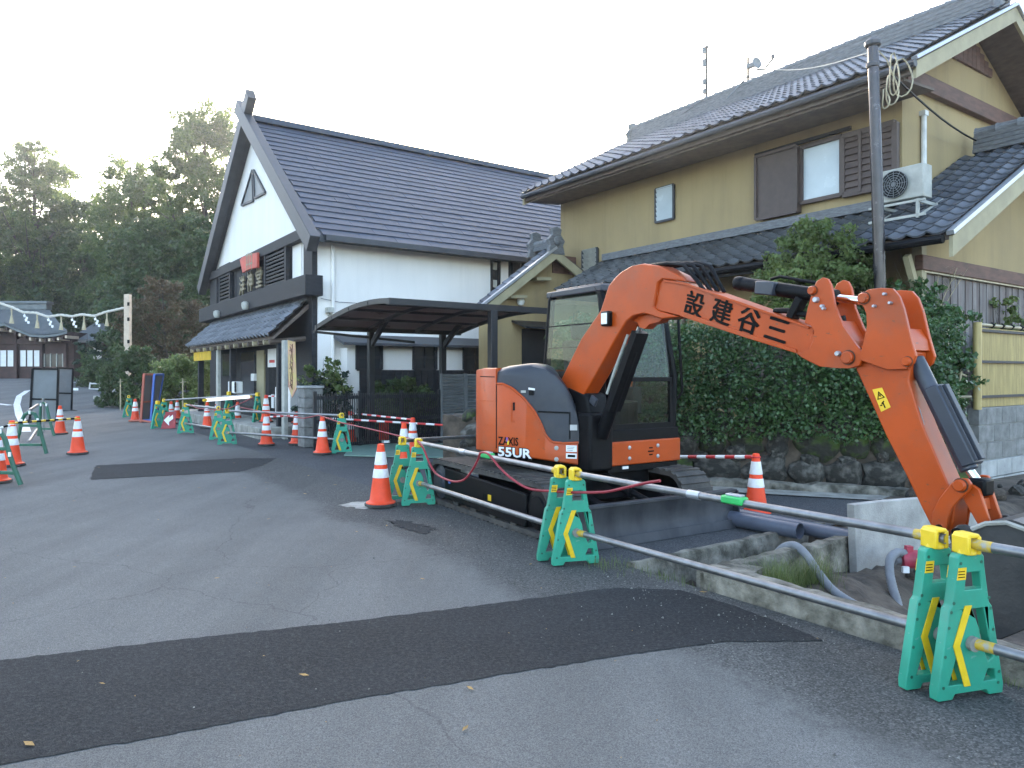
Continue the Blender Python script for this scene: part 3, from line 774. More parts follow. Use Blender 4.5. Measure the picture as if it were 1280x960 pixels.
# wood as one mass; unseen parts behind buildings and left added to block sun
rng = np.random.default_rng(5)
cs, rs_ = [], []
for i in range(640):
    px = rng.uniform(-700, 330) if i < 260 else (rng.uniform(300, 620) if i < 430 else rng.uniform(330, 1500))
    Y = rng.uniform(66, 80)
    b = P_at(px, Y); top = 19 if i >= 260 else (15 if -100 < px < 330 else 19)
    cs.append((b[0], b[1], b[2] + rng.uniform(0, 1) ** 0.7 * (top - b[2]))); rs_.append(rng.uniform(1.6, 3.0))
v = leaf_mesh('wood', cs, rs_, 130, 0.75, K['leaf_dark'], rng, 0.9, 0.1, 0.2)
tag(put_mesh('far_wood', mesh_from_quads('far_wood', v, K['leaf_dark'])), 'dark wood behind the shrine, with unseen clumps behind the buildings added to block the sun', 'wood', kind='stuff')
# street side shrubs
b = P_at(207, 37)
tree('maple_tree', 'maple with rusty brown foliage behind the rope pillar', 'tree', b, top_h(347, 37, b[2]), 2.1, K['leaf_maple'], 31, clumps=130, per=190, leaf=0.12, clump_r=0.45, crown0=0.22)
b = P_at(168, 31)
tree('clipped_shrub', 'dark rounded evergreen shrub at the foot of the maple', 'shrub', b, top_h(428, 31, b[2]), 1.25, K['leaf_dark'], 32, clumps=120, per=130, leaf=0.13, clump_r=0.32, crown0=0.05, rf=lambda z: 1.2 * math.sqrt(max(0.02, 1 - (1.1 * z - 0.25) ** 2)))
b = P_at(232, 27.5)
tree('clipped_shrub', 'bright green rounded bush beside the restaurant awning', 'shrub', b, top_h(441, 27.5, b[2]), 1.3, K['leaf_bush'], 33, clumps=140, per=160, leaf=0.1, clump_r=0.3, crown0=0.05, rf=lambda z: 1.3 * math.sqrt(max(0.02, 1 - (1.15 * z - 0.3) ** 2)))
b = P_at(132, 42)
tree('clipped_shrub', 'square cut dark shrub before the white walled annex', 'shrub', b, top_h(447, 42, b[2]), 1.3, K['leaf_dark'], 34, clumps=90, per=90, leaf=0.16, clump_r=0.4, crown0=0.02, rf=lambda z: 1.3)
b = P_at(112, 45)
tree('cloud_pine', 'small cloud pruned pine in front of the annex wall', 'tree', b, top_h(412, 45, b[2]), 1.0, K['leaf_pine'], 35, clumps=12, per=220, leaf=0.16, clump_r=0.5, crown0=0.3, squash=0.35)
b = P_at(410, 16.2, 0.0)
tree('sapling', 'thin leafy sapling above the black slat fence', 'shrub', b, top_h(440, 16.2, 0), 0.55, K['leaf_bush'], 36, clumps=22, per=50, leaf=0.09, clump_r=0.17, crown0=0.55, r0=0.015)
b = P_at(412, 16.4, 0.0)
tree('clipped_shrub', 'dull green shrub behind the left end of the black slat fence', 'shrub', b, top_h(464, 16.4, 0), 0.62, K['leaf_pine'], 37, clumps=70, per=110, leaf=0.09, clump_r=0.2, crown0=0.1)
b = P_at(496, 17.0, 0.0)
tree('clipped_shrub', 'dark shrub under the carport between its two rear posts', 'shrub', b, top_h(468, 17.0, 0), 1.0, K['leaf_dark'], 38, clumps=80, per=110, leaf=0.1, clump_r=0.22, crown0=0.1)

# hedge on the garden wall
HA, HB = gp(842, 603), gp(1140, 619)
HD = (HB - HA).normalized(); HN = Vector((-HD.y, HD.x, 0))
if HN.y < 0: HN = -HN
def hw(k, back, z):                       # k metres along from A, metres behind the wall face
    p = HA + HD * k + HN * back
    return Vector((p.x, p.y, z))
rng = np.random.default_rng(77)
hl = thing('hedge', 'long clipped camellia hedge on the stone wall behind the excavator', 'hedge', hw(0.5, 0.5, 0.55))
cs, rs_ = [], []
k = -1.5
while k < 3.3:
    for lv in range(9):
        z = 0.78 + lv * 0.165
        for back in (0.0, 0.3, 0.6, 0.95):
            if 0 < lv < 8 and back > 0.1 and rng.uniform() < 0.55: continue
            cs.append(tuple(hw(k + rng.uniform(-.1, .1), back + rng.uniform(-.09, .09) - 0.05 + (0.1 if lv == 8 else 0), z + rng.uniform(-.07, .05)))); rs_.append(rng.uniform(0.13, 0.2))
    k += 0.15
cs = np.array(cs); cs[:, 2] += 0.0
v = leaf_mesh('foliage', cs, rs_, 80, 0.05, K['leaf_hedge'], rng, 1.0, 0.1, 0.3)
v = v - np.array(hl.location)
put_mesh('foliage', mesh_from_quads('foliage', v, K['leaf_hedge']), hl)
mb = MB()
for i in range(22):
    p = hw(-1.2 + i * 0.205, 0.45 + 0.1 * math.sin(i * 3), 0.5)
    mb.tube([p, p + Vector((0.03 * math.sin(i), 0.02, 0.5)), p + Vector((0.1 * math.sin(i * 2), 0.05, 1.45))], [0.03, 0.024, 0.01], 6)
    for q in range(3):
        e = p + Vector((0.28 * math.sin(i * 5 + q * 2), -0.22 + 0.25 * q, 0.7 + 0.3 * q)); mb.tube([p + Vector((0.02, 0.02, 0.4 + 0.2 * q)), e], [0.014, 0.006], 5)
o = mb.build('stems', K['bark'], hl)
def shrub_at(name, label, cat, px, Y, zb, ytop, rad, m, seed, **kw):
    X = (px - 640) / FPX * Y
    return tree(name, label, cat, (X, Y, zb), CAM_H + (467 - ytop) / FPX * Y - zb, rad, m, seed, **kw)
shrub_at('garden_tree', 'loose light green tree behind the hedge under the lower eaves', 'tree', 1022, 11.3, 0.6, 272, 0.95, K['leaf_bush'], 41, clumps=170, per=190, leaf=0.06, clump_r=0.22, crown0=0.35, r0=0.05)
shrub_at('garden_shrub', 'glossy camellia shrub growing right of the excavator elbow', 'shrub', 1142, 10.2, 0.5, 352, 0.72, K['leaf_hedge'], 42, clumps=130, per=130, leaf=0.075, clump_r=0.2, crown0=0.25, r0=0.04)
shrub_at('garden_shrub', 'straggling shrub behind the bamboo screen fence', 'shrub', 1240, 12.0, 0.2, 366, 0.75, K['leaf_bush'], 43, clumps=45, per=90, leaf=0.075, clump_r=0.16, crown0=0.45, r0=0.03)
shrub_at('garden_shrub', 'low shrub joining hedge and camellia beneath the steel pole', 'shrub', 1068, 10.4, 0.5, 388, 0.7, K['leaf_hedge'], 44, clumps=90, per=130, leaf=0.075, clump_r=0.2, crown0=0.3, r0=0.03)
shrub_at('garden_shrub', 'dark shrub seen through the side window of the cab', 'shrub', 722, 11.4, 0.0, 378, 0.42, K['leaf_hedge'], 45, clumps=70, per=110, leaf=0.07, clump_r=0.2, crown0=0.1, r0=0.03)
# bare twigs in front of the wing wall
mb = MB(); rng = np.random.default_rng(8)
for i in range(26):
    b = at(1160 + rng.uniform(-8, 8), 430, 11.0); a = rng.uniform(-1, 1)
    p1 = b + Vector((a * 0.25, rng.uniform(-.15, .15), 0.7)); p2 = p1 + Vector((a * 0.22 + rng.uniform(-.1, .1), rng.uniform(-.15, .15), 0.35 + 0.3 * rng.uniform()))
    mb.tube([b, p1, p2], [0.008, 0.005, 0.002], 4)
    for q in range(3):
        e = p1.lerp(p2, rng.uniform(0.1, 0.8)); mb.tube([e, e + Vector((rng.uniform(-.2, .2), rng.uniform(-.1, .1), rng.uniform(0.05, .25)))], [0.003, 0.0015], 3)
lone(mb, 'bare_shrub', K['bamboo_pole'], 'leafless twiggy shrub in front of the brown sided wing', 'shrub', tuple(at(1160, 460, 11.0)))
# grass
def grass(name, spots, n, h, label):
    rng = np.random.default_rng(n); vs = []
    for (t, s, rt, rs2) in spots:
        for i in range(n):
            tt, ss = t + rng.normal() * rt, s + rng.normal() * rs2
            z = soil_z(tt, ss) if tt > 4.05 and ss < 3.45 else (0.003 if tt < 3.98 or ss > 3.9 else soil_z(tt, ss))
            p = W(tt, ss, z); a = rng.uniform(0, 6.283); hh = h * rng.uniform(0.4, 1.2)
            d = Vector((math.cos(a), math.sin(a), 0)); bend = rng.uniform(0.2, 0.9) * hh; w = d.cross(Vector((0, 0, 1))) * 0.0016
            md = p + d * bend * .3 + Vector((0, 0, hh * .65)); tp = p + d * bend + Vector((0, 0, hh)); vs += [p - w, p + w, md + w * .7, md - w * .7, md - w * .7, md + w * .7, tp + w * .1, tp - w * .1]
    return tag(put_mesh(name, mesh_from_quads(name, np.array([tuple(q) for q in vs]), K['grass'])), label, 'grass', kind='stuff')
grass('grass', [(4.75, 3.3, 0.16, 0.05), (5.1, 3.24, 0.13, 0.06), (4.5, 3.15, 0.1, 0.08)], 420, 0.21, 'tuft of long grass in the trench below the broken concrete wall')
grass('weeds', [(3.85, 4.15, 0.1, 0.12), (3.95, 3.7, 0.04, 0.2), (3.95, 0.9, 0.04, 0.3), (3.98, 1.2, 0.03, 0.25)], 120, 0.07, 'short weeds along the broken edge of the asphalt')
# fallen leaves and grit on the road
rng = np.random.default_rng(3); vs = []
for i in range(260):
    t, s = rng.uniform(-4, 3.9), rng.uniform(1.5, 14)
    big = i < 60
    p = W(t, s, 0.0105 if big else 0.009); a = rng.uniform(0, 6.283); L = rng.uniform(0.012, 0.035) if big else rng.uniform(0.003, 0.009)
    d = Vector((math.cos(a), math.sin(a), 0)) * L; e = Vector((-d.y, d.x, 0)) * 0.45
    vs += [p - d, p - e + Vector((0, 0, 0.004)), p + d + Vector((0, 0, 0.006 if big else 0.002)), p + e + Vector((0, 0, 0.003))]
tag(put_mesh('fallen_leaves', mesh_from_quads('fallen_leaves', np.array([tuple(q) for q in vs]), K['dryleaf'])), 'small dry leaves scattered over the asphalt', 'fallen leaves', kind='stuff')

K['grit'] = mat('pale_grit', (0.16, 0.155, 0.14), 0.9, var=0.4, scale=60, island=0.5)
rng = np.random.default_rng(13); gm_ = MB()
for i in range(1500):
    if i < 900: t, s = 3.95 - abs(rng.normal()) * 0.5, rng.uniform(0.6, 9)
    else: t, s = rng.uniform(-5, 3.9), rng.uniform(1.2, 12)
    r_ = rng.uniform(0.002, 0.006) * (1.8 if rng.uniform() < .06 else 1); p = W(t, s, 0.004); a = rng.uniform(0, 6.28)
    q = [p + Vector((math.cos(a + k * 2.1) * r_, math.sin(a + k * 2.1) * r_, 0)) for k in range(3)] + [p + Vector((r_ * .2, 0, r_ * 1.1))]
    gm_.add(q, [(0, 1, 3), (1, 2, 3), (2, 0, 3)])
tag(gm_.build('grit', K['grit']), 'pale grit scattered over the asphalt and along the trench edge', 'grit', kind='stuff')
# ------------------------------------------------------------------ roof tiles
def pantile(w, e):
    """one S-shaped clay tile: x across, y up the slope, a little lifted at its lower edge"""
    prof = [(-0.52, 0.034), (-0.42, 0.05), (-0.3, 0.036), (-0.12, 0.006), (0.1, 0.0), (0.32, 0.012), (0.5, 0.03)]
    th = 0.02; vs = []
    for y, lift in ((-0.04 * e, 0.028), (1.12 * e, 0.004)):
        for x, z in prof: vs.append((x * w, y, z * w / 0.27 + lift))
    for x, z in prof: vs.append((x * w, -0.04 * e, z * w / 0.27 + 0.028 - th - 0.006))
    n = len(prof)
    fs = [(i, i + 1, n + i + 1, n + i) for i in range(n - 1)] + [(2 * n + i, 2 * n + i + 1, i + 1, i) for i in range(n - 1)]
    return vs, fs
def flat_slate(w, e):
    vs = [(-w / 2 + .004, -0.02, 0.034), (w / 2 - .004, -0.02, 0.034), (w / 2 - .006, e * 1.05, 0.008), (-w / 2 + .006, e * 1.05, 0.008), (-w / 2 + .006, -0.02, 0.0), (w / 2 - .006, -0.02, 0.0)]
    return vs, [(0, 1, 2, 3), (4, 5, 1, 0), (4, 0, 3), (5, 2, 1)]
def px_of(p):
    return (640 + FPX * p.x / max(0.1, p.y), 467 - FPX * (p.z - CAM_H) / max(0.1, p.y))
def tile_field(O, E, S, width, length, tw, te, stagger=False, skip=None):
    """matrices of the tiles that cover a slope; O lower corner, E along the eave, S up the slope"""
    E = Vector(E).normalized(); S = Vector(S).normalized(); Nn = E.cross(S).normalized()
    if Nn.z < 0: Nn = -Nn
    nx = max(1, int(round(width / tw))); ny = max(1, int(round(length / te))); out = []
    a, b = width / nx, length / ny
    X_ = E if E.cross(S).dot(Nn) > 0 else -E
    mk = lambda p: Matrix(((X_.x, S.x, Nn.x, p.x), (X_.y, S.y, Nn.y, p.y), (X_.z, S.z, Nn.z, p.z), (0, 0, 0, 1)))
    for j in range(ny):
        off = 0.5 if stagger and j % 2 else 0.0
        for i in range(nx):
            x = (i + 0.5 + off) * a; wi = a
            if off and i == nx - 1: continue
            if off and i == 0: out.append((mk(Vector(O) + E * (a * 0.25) + S * (j * b)), (a * 0.5, b)))
            p = Vector(O) + E * x + S * (j * b)
            if skip and skip(i, j, nx, ny, p): continue
            jit = (hash2(i, j, 2) - 0.5) * 0.006
            p = p + Nn * jit
            # handedness: x across, y up, z out
            X = E if E.cross(S).dot(Nn) > 0 else -E
            out.append((Matrix(((X.x, S.x, Nn.x, p.x), (X.y, S.y, Nn.y, p.y), (X.z, S.z, Nn.z, p.z), (0, 0, 0, 1))), (a, b)))
    return out
def lay_tiles(name, fields, most=300, far_name=None):
    """fields: list of (matrices, roof part, shape function, near material, far material); the nearest in view are objects, the rest one mesh per roof"""
    allt = []
    for fi, fl in enumerate(fields):
        for M4, ab in fl[0]:
            p = M4.translation; x, y = px_of(p)
            vis = -20 < x < 1300 and -20 < y < 980 and p.y > 0
            allt.append(((p - EYE).length if vis else 1e6 + p.length, fi, M4, ab))
    allt.sort(key=lambda q: q[0])
    cache = {}
    for d, fi, M4, ab in allt[:most]:
        mats4, roof, shape, mn, mf = fields[fi]
        if d > 1e5: continue
        if fi not in cache:
            vs, fs = shape(*ab); mb = MB(); mb.add(vs, fs); o = mb.build(name, mn); o.parent = roof
            me = o.data; me.polygons.foreach_set('use_smooth', [True] * len(me.polygons)); me.set_sharp_from_angle(angle=R(50)); cache[fi] = o
        else:
            o = cache[fi].copy(); COL.objects.link(o); o.parent = roof
        o.matrix_local = XF[roof.name].inverted() @ M4
    rest = {}
    for d, fi, M4, ab in allt[most:] + [q for q in allt[:most] if q[0] > 1e5]:
        rest.setdefault(fi, MB())
        vs, fs = fields[fi][2](*ab); rest[fi].add([M4 @ Vector(p) for p in vs], fs)
    for fi, mb in rest.items():
        o = mb.build(far_name or name, fields[fi][4], fields[fi][1], smooth=True); o['kind'] = 'stuff'

def facade_t(T):
    return lambda px, py: pt_t(px, py, T)
def rect_t(mb, x0, x1, yref, y0, y1, T, d0, d1, mi=0):
    """box on a wall t = T between pixel columns x0, x1; heights read at column yref; from T-d0 to T-d1"""
    s0, s1 = pt_t(x0, 467, T).y, pt_t(x1, 467, T).y
    z0, z1 = pt_t(yref, y0, T).z, pt_t(yref, y1, T).z
    mb.span((T - d0, s0, z0), (T - d1, s1, z1), mi)
    return (s0, s1, z0, z1)

# ------------------------------------------------------------------ white restaurant
T0, S0, S1 = 6.0, 16.5, 26.8
SM, ZE, ZR = (S0 + S1) / 2, 4.93, 8.87
wb = thing('restaurant_building', 'white plastered storehouse style restaurant with black timbers and a steep slate roof', 'building', W(T0, SM, 0), A35)
m = MB(STREET)
m.prism([(T0, S0, -0.1), (T0, S1, -0.1), (T0, S1, ZE), (T0, SM, ZR - 0.12), (T0, S0, ZE)], (17.5, 0, 0))
m.build('wall', K['plaster'], wb)
# roof: slopes, bargeboards, ridge, gutter
TF, TBK = T0 - 0.3, T0 + 17.9
sl_v = Vector((0, SM - (S0 - 0.45), ZR - (ZE - 0.25)))
roof = MB(STREET)
roof.prism([(TF + .1, S0 - 0.45, ZE - 0.27), (TF + .1, SM, ZR), (TF + .1, S1 + 0.45, ZE - 0.27), (TF + .1, S1 + 0.45, ZE - 0.42), (TF + .1, SM, ZR - 0.16), (TF + .1, S0 - 0.45, ZE - 0.42)], (TBK - TF - .1, 0, 0))
roof_o = roof.build('roof', K['barge'], wb)
rg = MB(STREET); rg.bar((TF + .2, SM, ZR + 0.07), (TBK, SM, ZR + 0.07), 0.3, 0.16)
rg.build('ridge_cap', K['slate'], roof_o)
gm = MB(STREET); gm.bar((TF + .3, S0 - 0.5, ZE - 0.32), (TBK, S0 - 0.5, ZE - 0.32), 0.12, 0.13)
gm.build('gutter', K['barge'], roof_o)
for sg in (-1, 1):
    bm = MB(STREET)
    e = Vector((TF, SM + sg * (SM - S0 + 0.55), ZE - 0.5)); top = Vector((TF + (0.012 if sg > 0 else 0), SM - sg * 0.62, ZR + 0.62 * (ZR - ZE) / (SM - S0) + 0.08))
    up = Vector((0, 0.5 * sg, 1))
    bm.bar(e, top, 0.24, 0.4, up)
    bm.build('bargeboard', K['barge'], roof_o, bevel=0.012)
slates = tile_field(W(TF + 0.25, S0 - 0.45, ZE - 0.26), VV_, STREET.to_3x3() @ sl_v.normalized(), TBK - TF - 0.3, sl_v.length - 0.1, 0.92, 0.335, True)
lay_tiles('slate', [(slates, roof_o, flat_slate, K['slate'], K['slate'])], 300, 'slates')
sl2 = tile_field(W(TF + 0.25, S1 + 0.45, ZE - 0.26), VV_, STREET.to_3x3() @ Vector((0, -sl_v.y, sl_v.z)).normalized(), TBK - TF - 0.3, sl_v.length - 0.1, 0.92, 0.335, True)
lay_tiles('slate', [(sl2, roof_o, flat_slate, K['slate'], K['slate'])], 0, 'slates')
# timber front
def beam_t(name, x0, x1, yref, y0, y1, d, m_=None, bev=0.012, parent=None, label=None, d1=0.0):
    mb = MB(STREET); rect_t(mb, x0, x1, yref, y0, y1, T0, d, d1)
    o = mb.build(name, m_ or K['blackwood'], parent or wb, bevel=bev)
    if label: o['label'] = label
    return o
zU0, zU1 = pt_t(388, 299, T0).z, pt_t(388, 285, T0).z
zL0, zL1 = pt_t(395, 372, T0).z, pt_t(395, 347, T0).z
mb = MB(STREET); mb.span((T0 - 0.2, S0 - 0.02, zU0), (T0, S1 + 0.1, zU1)); mb.build('tie_beam', K['blackwood'], wb, bevel=0.012)
mb = MB(STREET); mb.span((T0 - 0.42, S0 - 0.35, zL0), (T0, S1 + 0.35, zL1)); mb.build('girder', K['blackwood'], wb, bevel=0.015)
for (sa, sb, z0, z1) in ((S0 + 0.02, S0 + 0.62, zL1, zU0), (S0 + 0.02, S0 + 0.95, 0, zL0), (S1 - 0.95, S1, zL1, zU0), (S1 - 0.8, S1, 0, zL0)):
    mb = MB(STREET); mb.span((T0 - 0.13, sa, z0 + .002), (T0, sb, z1 - .002)); mb.build('corner_post', K['blackwood'], wb, bevel=0.01)
# boarded middle between the beams, with vertical boards
a0, a1 = pt_t(367, 467, T0).y, pt_t(279, 467, T0).y
mb = MB(STREET); nb = 26
for i in range(nb):
    y0 = a0 + (a1 - a0) * i / nb; y1 = a0 + (a1 - a0) * (i + 1) / nb - 0.012
    mb.span((T0 - 0.05 - 0.008 * (i % 2), y0, zL1 + .004), (T0 - 0.002, y1, zU0 - .004))
mb.build('board_panel', K['blackwood'], wb)
def lattice(name, x0, x1, yref, y0, y1, nbars):
    mb = MB(STREET); s0, s1, z0, z1 = rect_t(mb, x0, x1, yref, y0, y1, T0, 0.10, 0.06)
    fr_ = MB(STREET)
    for (p, q) in (((s0, z0), (s1, z0)), ((s0, z1), (s1, z1)), ((s0, z0), (s0, z1)), ((s1, z0), (s1, z1))):
        fr_.bar((T0 - 0.12, p[0], p[1]), (T0 - 0.12, q[0], q[1]), 0.12, 0.12)
    w = mb.build('window', K['darkglass'], wb)
    fr_.build('frame', K['blackwood'], w)
    for i in range(nbars):
        z = z0 + (z1 - z0) * (i + 0.5) / nbars
        b_ = MB(STREET); b_.bar((T0 - 0.14, s0, z), (T0 - 0.14, s1, z), 0.05, 0.05); b_.build('slat', K['blackwood'], w)
    sb = MB(STREET); sb.span((T0 - 0.22, s0 - .05, z0 - 0.16), (T0 - 0.06, s1 + .05, z0 - 0.06)); sb.build('sill', K['brownwood'], w)
lattice('window', 339, 365, 352, 357, 311, 10)
lattice('window', 281, 294, 287, 378, 334, 10)
beam_t('white_strip', 366.5, 378, 372, 358, 301, 0.03, K['plaster'], 0)
beam_t('white_strip', 269, 280, 274, 388, 341, 0.03, K['plaster'], 0)
beam_t('white_strip', 336, 338.6, 337, 357, 318, 0.075, K['plaster'], 0)
# triangular vent
f = facade_t(T0)
for tri in (((317, 213), (318, 251), (303.5, 257)), ((318.5, 213), (333, 241), (320, 248))):
    mb = MB(STREET); mb.prism([tuple(f(*p) - Vector((0.03, 0, 0))) for p in tri], (0.025, 0, 0)); vo = mb.build('vent', K['louvre'], wb)
    fm = MB(STREET); q = [f(*p) - Vector((0.035, 0, 0)) for p in tri]
    for i in range(3): fm.bar(q[i], q[(i + 1) % 3], 0.06, 0.06, (1, 0, 0))
    fm.build('frame', K['barge'], vo)
# shop sign: red fan shaped board and gold letters
fan = [(299.5, 325), (303, 321), (311, 318), (321, 315.5), (321, 334.5), (315, 335.5), (309, 337.5), (303, 341)]
ff = facade_t(T0 - .3); mb = MB(STREET); mb.prism([tuple(ff(*p)) for p in fan], (0.07, 0, 0))
sg = thing('fan_sign', 'faded red fan shaped board with worn letters on the gable front', 'sign', W(*f(310, 330)), A35)
mb.build('board', K['fanred'], sg, bevel=0.008)
for dx_, dz_, w_, h_ in ((-.3, .02, .05, .5), (-.12, .05, .05, .46), (.05, .05, .05, .4), (.25, .0, .05, .5), (-.2, .22, .34, .05), (.17, .2, .3, .05), (-.2, -.05, .3, .04), (.16, -.06, .34, .05)):
    c = ff(311.5, 327.5); mb = MB(STREET); mb.box((T0 - 0.302, c.y - dx_, c.z + dz_), (0.006, w_, h_)); mb.build('brush_stroke', K['gold'], sg)
gs = thing('sign_letters', 'three dull gold carved characters below the red fan board', 'sign', W(*f(314, 356)), A35)
for ch, (x, y) in zip('洋神堂', ((303, 359.5), (313, 354), (324, 349.5))):
    c = W(*facade_t(T0 - .12)(x, y))
    text_mesh(ch, K['gold'], 'letter', gs, c, -UV_, (0, 0, 1), 0.62, 0.02, bold=0.0)
    text_mesh(ch, K['gold'], 'letter', gs, c - VV_ * 0.004 - UV_ * 0.016, -UV_, (0, 0, 1), 0.62, 0.02)
    text_mesh(ch, K['gold'], 'letter', gs, c - VV_ * 0.008 + Vector((0, 0, 0.014)), -UV_, (0, 0, 1), 0.62, 0.02)
# spot lamps on the girder
for (x, y, lb) in ((306.5, 383, 'small round spot lamp on the girder under the gold letters'), (271, 393.5, 'small round spot lamp near the far end of the girder')):
    p = W(*pt_t(x, y, T0 - 0.5)); mb = MB(); mb.lathe([(0.03, -0.1), (0.08, -0.08), (0.11, 0.02), (0.1, 0.1), (0.04, 0.14)], 12, p)
    mb.bar(p + VV_ * 0.02, p + VV_ * 0.12, 0.03, 0.03)
    lone(mb, 'spot_lamp', K['ac'], lb, 'lamp', p, smooth=True)
# tiled awning
AT, AS0, AS1 = 5.05, 16.75, 25.9
zt, zb = 3.25, 2.36
aw = thing('tiled_awning', 'long tiled awning roof over the restaurant entrance front', 'awning', W(5.5, 21, 2.4), A35)
m = MB(STREET)
m.prism([(T0 - .02, AS0, zt), (AT, AS0, zb), (AT, AS0, zb - 0.07), (T0 - .02, AS0, zt - 0.12)], (0, AS1 - AS0, 0))
aro = m.build('roof_deck', K['brownwood'], aw)
slo = STREET.to_3x3() @ Vector((T0 - AT, 0, zt - zb)).normalized()
tl = tile_field(W(AT - 0.06, AS0, zb), UV_, slo, AS1 - AS0, math.hypot(T0 - AT, zt - zb), 0.3, 0.245)
K['tile_pale'] = mat('pale_smoked_tile', (0.14, 0.145, 0.155), 0.5, var=0.25, scale=5, rnd=0.25)
K['tile_pale_j'] = mat('pale_smoked_tile_far', (0.14, 0.145, 0.155), 0.5, var=0.25, scale=3, island=0.2)
bold_tile = lambda w, e: ([(x, y, z * 1.75) for x, y, z in pantile(w, e)[0]], pantile(w, e)[1])
lay_tiles('roof_tile', [(tl, aro, bold_tile, K['tile_pale'], K['tile_pale_j'])], 300, 'roof_tiles')
mb = MB(STREET); mb.bar((T0 - .1, AS0 - .05, zt + 0.06), (T0 - .1, AS1 + .05, zt + 0.06), 0.2, 0.2); mb.build('flashing', K['ridge'], aw)
for i in range(20):
    s = AS0 + 0.25 + i * (AS1 - AS0 - 0.5) / 19
    mb = MB(STREET); mb.cyl((AT - 0.03, s, zb - 0.12), (T0 - 0.1, s, zb - 0.02), 0.06, 10); mb.build('rafter', K['bamboo_pole'] if i % 2 else K['brownwood'], aw, smooth=True)
for s in (AS0 + .3, 21.4, AS1 - .4):
    mb = MB(STREET); mb.bar((AT + 0.25, s, 0), (AT + 0.25, s, zb - 0.15), 0.16, 0.16, (1, 0, 0)); mb.build('post', K['blackwood'], aw, bevel=0.01)
# ground floor front
def front(name, x0, x1, y0, y1, d, mm, T=T0, label=None, bev=0.006, d1=0.0, parent=wb):
    mb = MB(STREET); r = rect_t(mb, x0, x1, (x0 + x1) / 2, y0, y1, T, d, d1); o = mb.build(name, mm, parent, bevel=bev)
    if label: o['label'] = label
    return o, r
s_a, s_b = S0 + 0.95, S1 - 0.8
mb = MB(STREET); mb.span((T0 - 0.06, s_a, 0), (T0 - 0.003, s_b, zL0 - .02)); mb.build('shop_front', K['blackwood'], wb)
mb = MB(STREET); mb.span((T0 - 0.09, s_a + .1, 2.05), (T0 - 0.06, s_b - .1, 2.25)); mb.build('lintel', K['blackwood'], wb)
front('door_panel', 325.5, 334.5, 512, 438, 0.11, K['tanwood'])
front('sliding_door', 340.5, 352, 514, 458, 0.1, K['darkglass'])
front('sliding_door', 305, 322, 508, 440, 0.1, K['darkglass'])
front('window', 282, 298, 470, 442, 0.1, K['darkglass'])
for i in range(7):
    front('door_slat', 341.2 + i * 1.6, 341.8 + i * 1.6, 513, 460, 0.125, K['blackwood'], bev=0)
front('notice', 341, 352, 459, 436, 0.14, K['white'], label='paper poster with red print over the sliding door')
front('notice', 319.5, 323.5, 476, 467, 0.14, K['white'], label='white plate beside the dark door')
front('door_paper', 345.5, 348.5, 510, 493, 0.14, K['white'])
mb = MB(STREET); rect_t(mb, 343.3, 350, 346, 453.5, 450, T0, 0.146, 0.141); mb.build('print', K['red'], wb)
pz = pt_t(357, 424, AT + .2).z
for (x0, x1, lb) in ((354.5, 358, 'white square post of the restaurant porch beside the hanging banner'), (272, 274.5, 'white square post at the far end of the restaurant porch')):
    mb = MB(STREET); s0, s1 = pt_t(x0, 467, AT + .2).y, pt_t(x1, 467, AT + .2).y
    mb.span((AT + .15, s0, 0), (AT + .24, s1, 2.26)); lone(mb, 'porch_post', K['ac'], lb, 'post', W(AT + .2, (s0 + s1) / 2, 0), group='white porch posts', rz=A35, bevel=0.01)
front('wall_panel', 358.5, 378, 518, 484, 0.3, K['plaster'])
bn = thing('hanging_banner', 'long yellow and pink cloth banner hanging at the restaurant corner', 'banner', W(*pt_t(366, 490, AT - 0.1)), A35)
mb = MB(STREET); T_ = AT - 0.1; q = [pt_t(*p, T_) for p in ((359.5, 425), (368.5, 427), (370.5, 486), (365, 497), (360.5, 484))]
mb.prism(q, (0.012, 0, 0)); mb.build('cloth', K['banner'], bn)
mb = MB(STREET); mb.cyl(q[0] + Vector((0, -.03, 0.01)), q[1] + Vector((0, 0.03, 0.01)), 0.012, 8); mb.build('rod', K['blackwood'], bn)
for i, ch in enumerate('うどんそば'):
    c = pt_t(364.5, 436 + i * 11, T_)
    for (y0, z0, y1, z1) in ((-.09, .06, .09, .08), (-.05, .1, -.07, -.1), (-.02, .0, .09, -.02), (.05, .05, .0, -.11)):
        j = .03 * math.sin(i * 3 + y0 * 40); mb = MB(STREET); mb.bar((T_ - .003, c.y + y0 + j, c.z + z0), (T_ - .003, c.y + y1 - j, c.z + z1 + j), .004, .022, (1, 0, 0)); mb.build('brush_stroke', K['redwood'], bn)
nr = MB(STREET)
for i in range(4):
    x0 = 242.5 + i * 5.3; s0, s1 = pt_t(x0, 467, AT + .1).y, pt_t(x0 + 5, 467, AT + .1).y
    zz = 2.28; nr.span((AT + .09, s0, zz - 0.36), (AT + .11, s1, zz))
lone(nr, 'shop_curtain', K['noren'], 'short yellow shop curtain hanging under the far end of the awning', 'curtain', W(AT + .1, 26, 1.9), rz=A35)
ln = thing('lantern_sign', 'white standing sign box with three black discs by the restaurant door', 'sign', W(*pt_t(294, 495, AT + .3)), A35)
q0, q1 = pt_t(289.5, 491, AT + .3), pt_t(299, 477, AT + .3)
mb = MB(STREET); mb.span((AT + .2, q0.y, q0.z), (AT + .4, q1.y, q1.z)); mb.build('box', K['white'], ln, bevel=0.02)
for i in range(3):
    c = pt_t(294.2, 480.2 + i * 3.7, AT + .2); mb = MB(STREET); mb.cyl(c - Vector((0.012, 0, 0)), c + Vector((0.003, 0, 0)), 0.07, 16); mb.build('disc', K['ink'], ln)
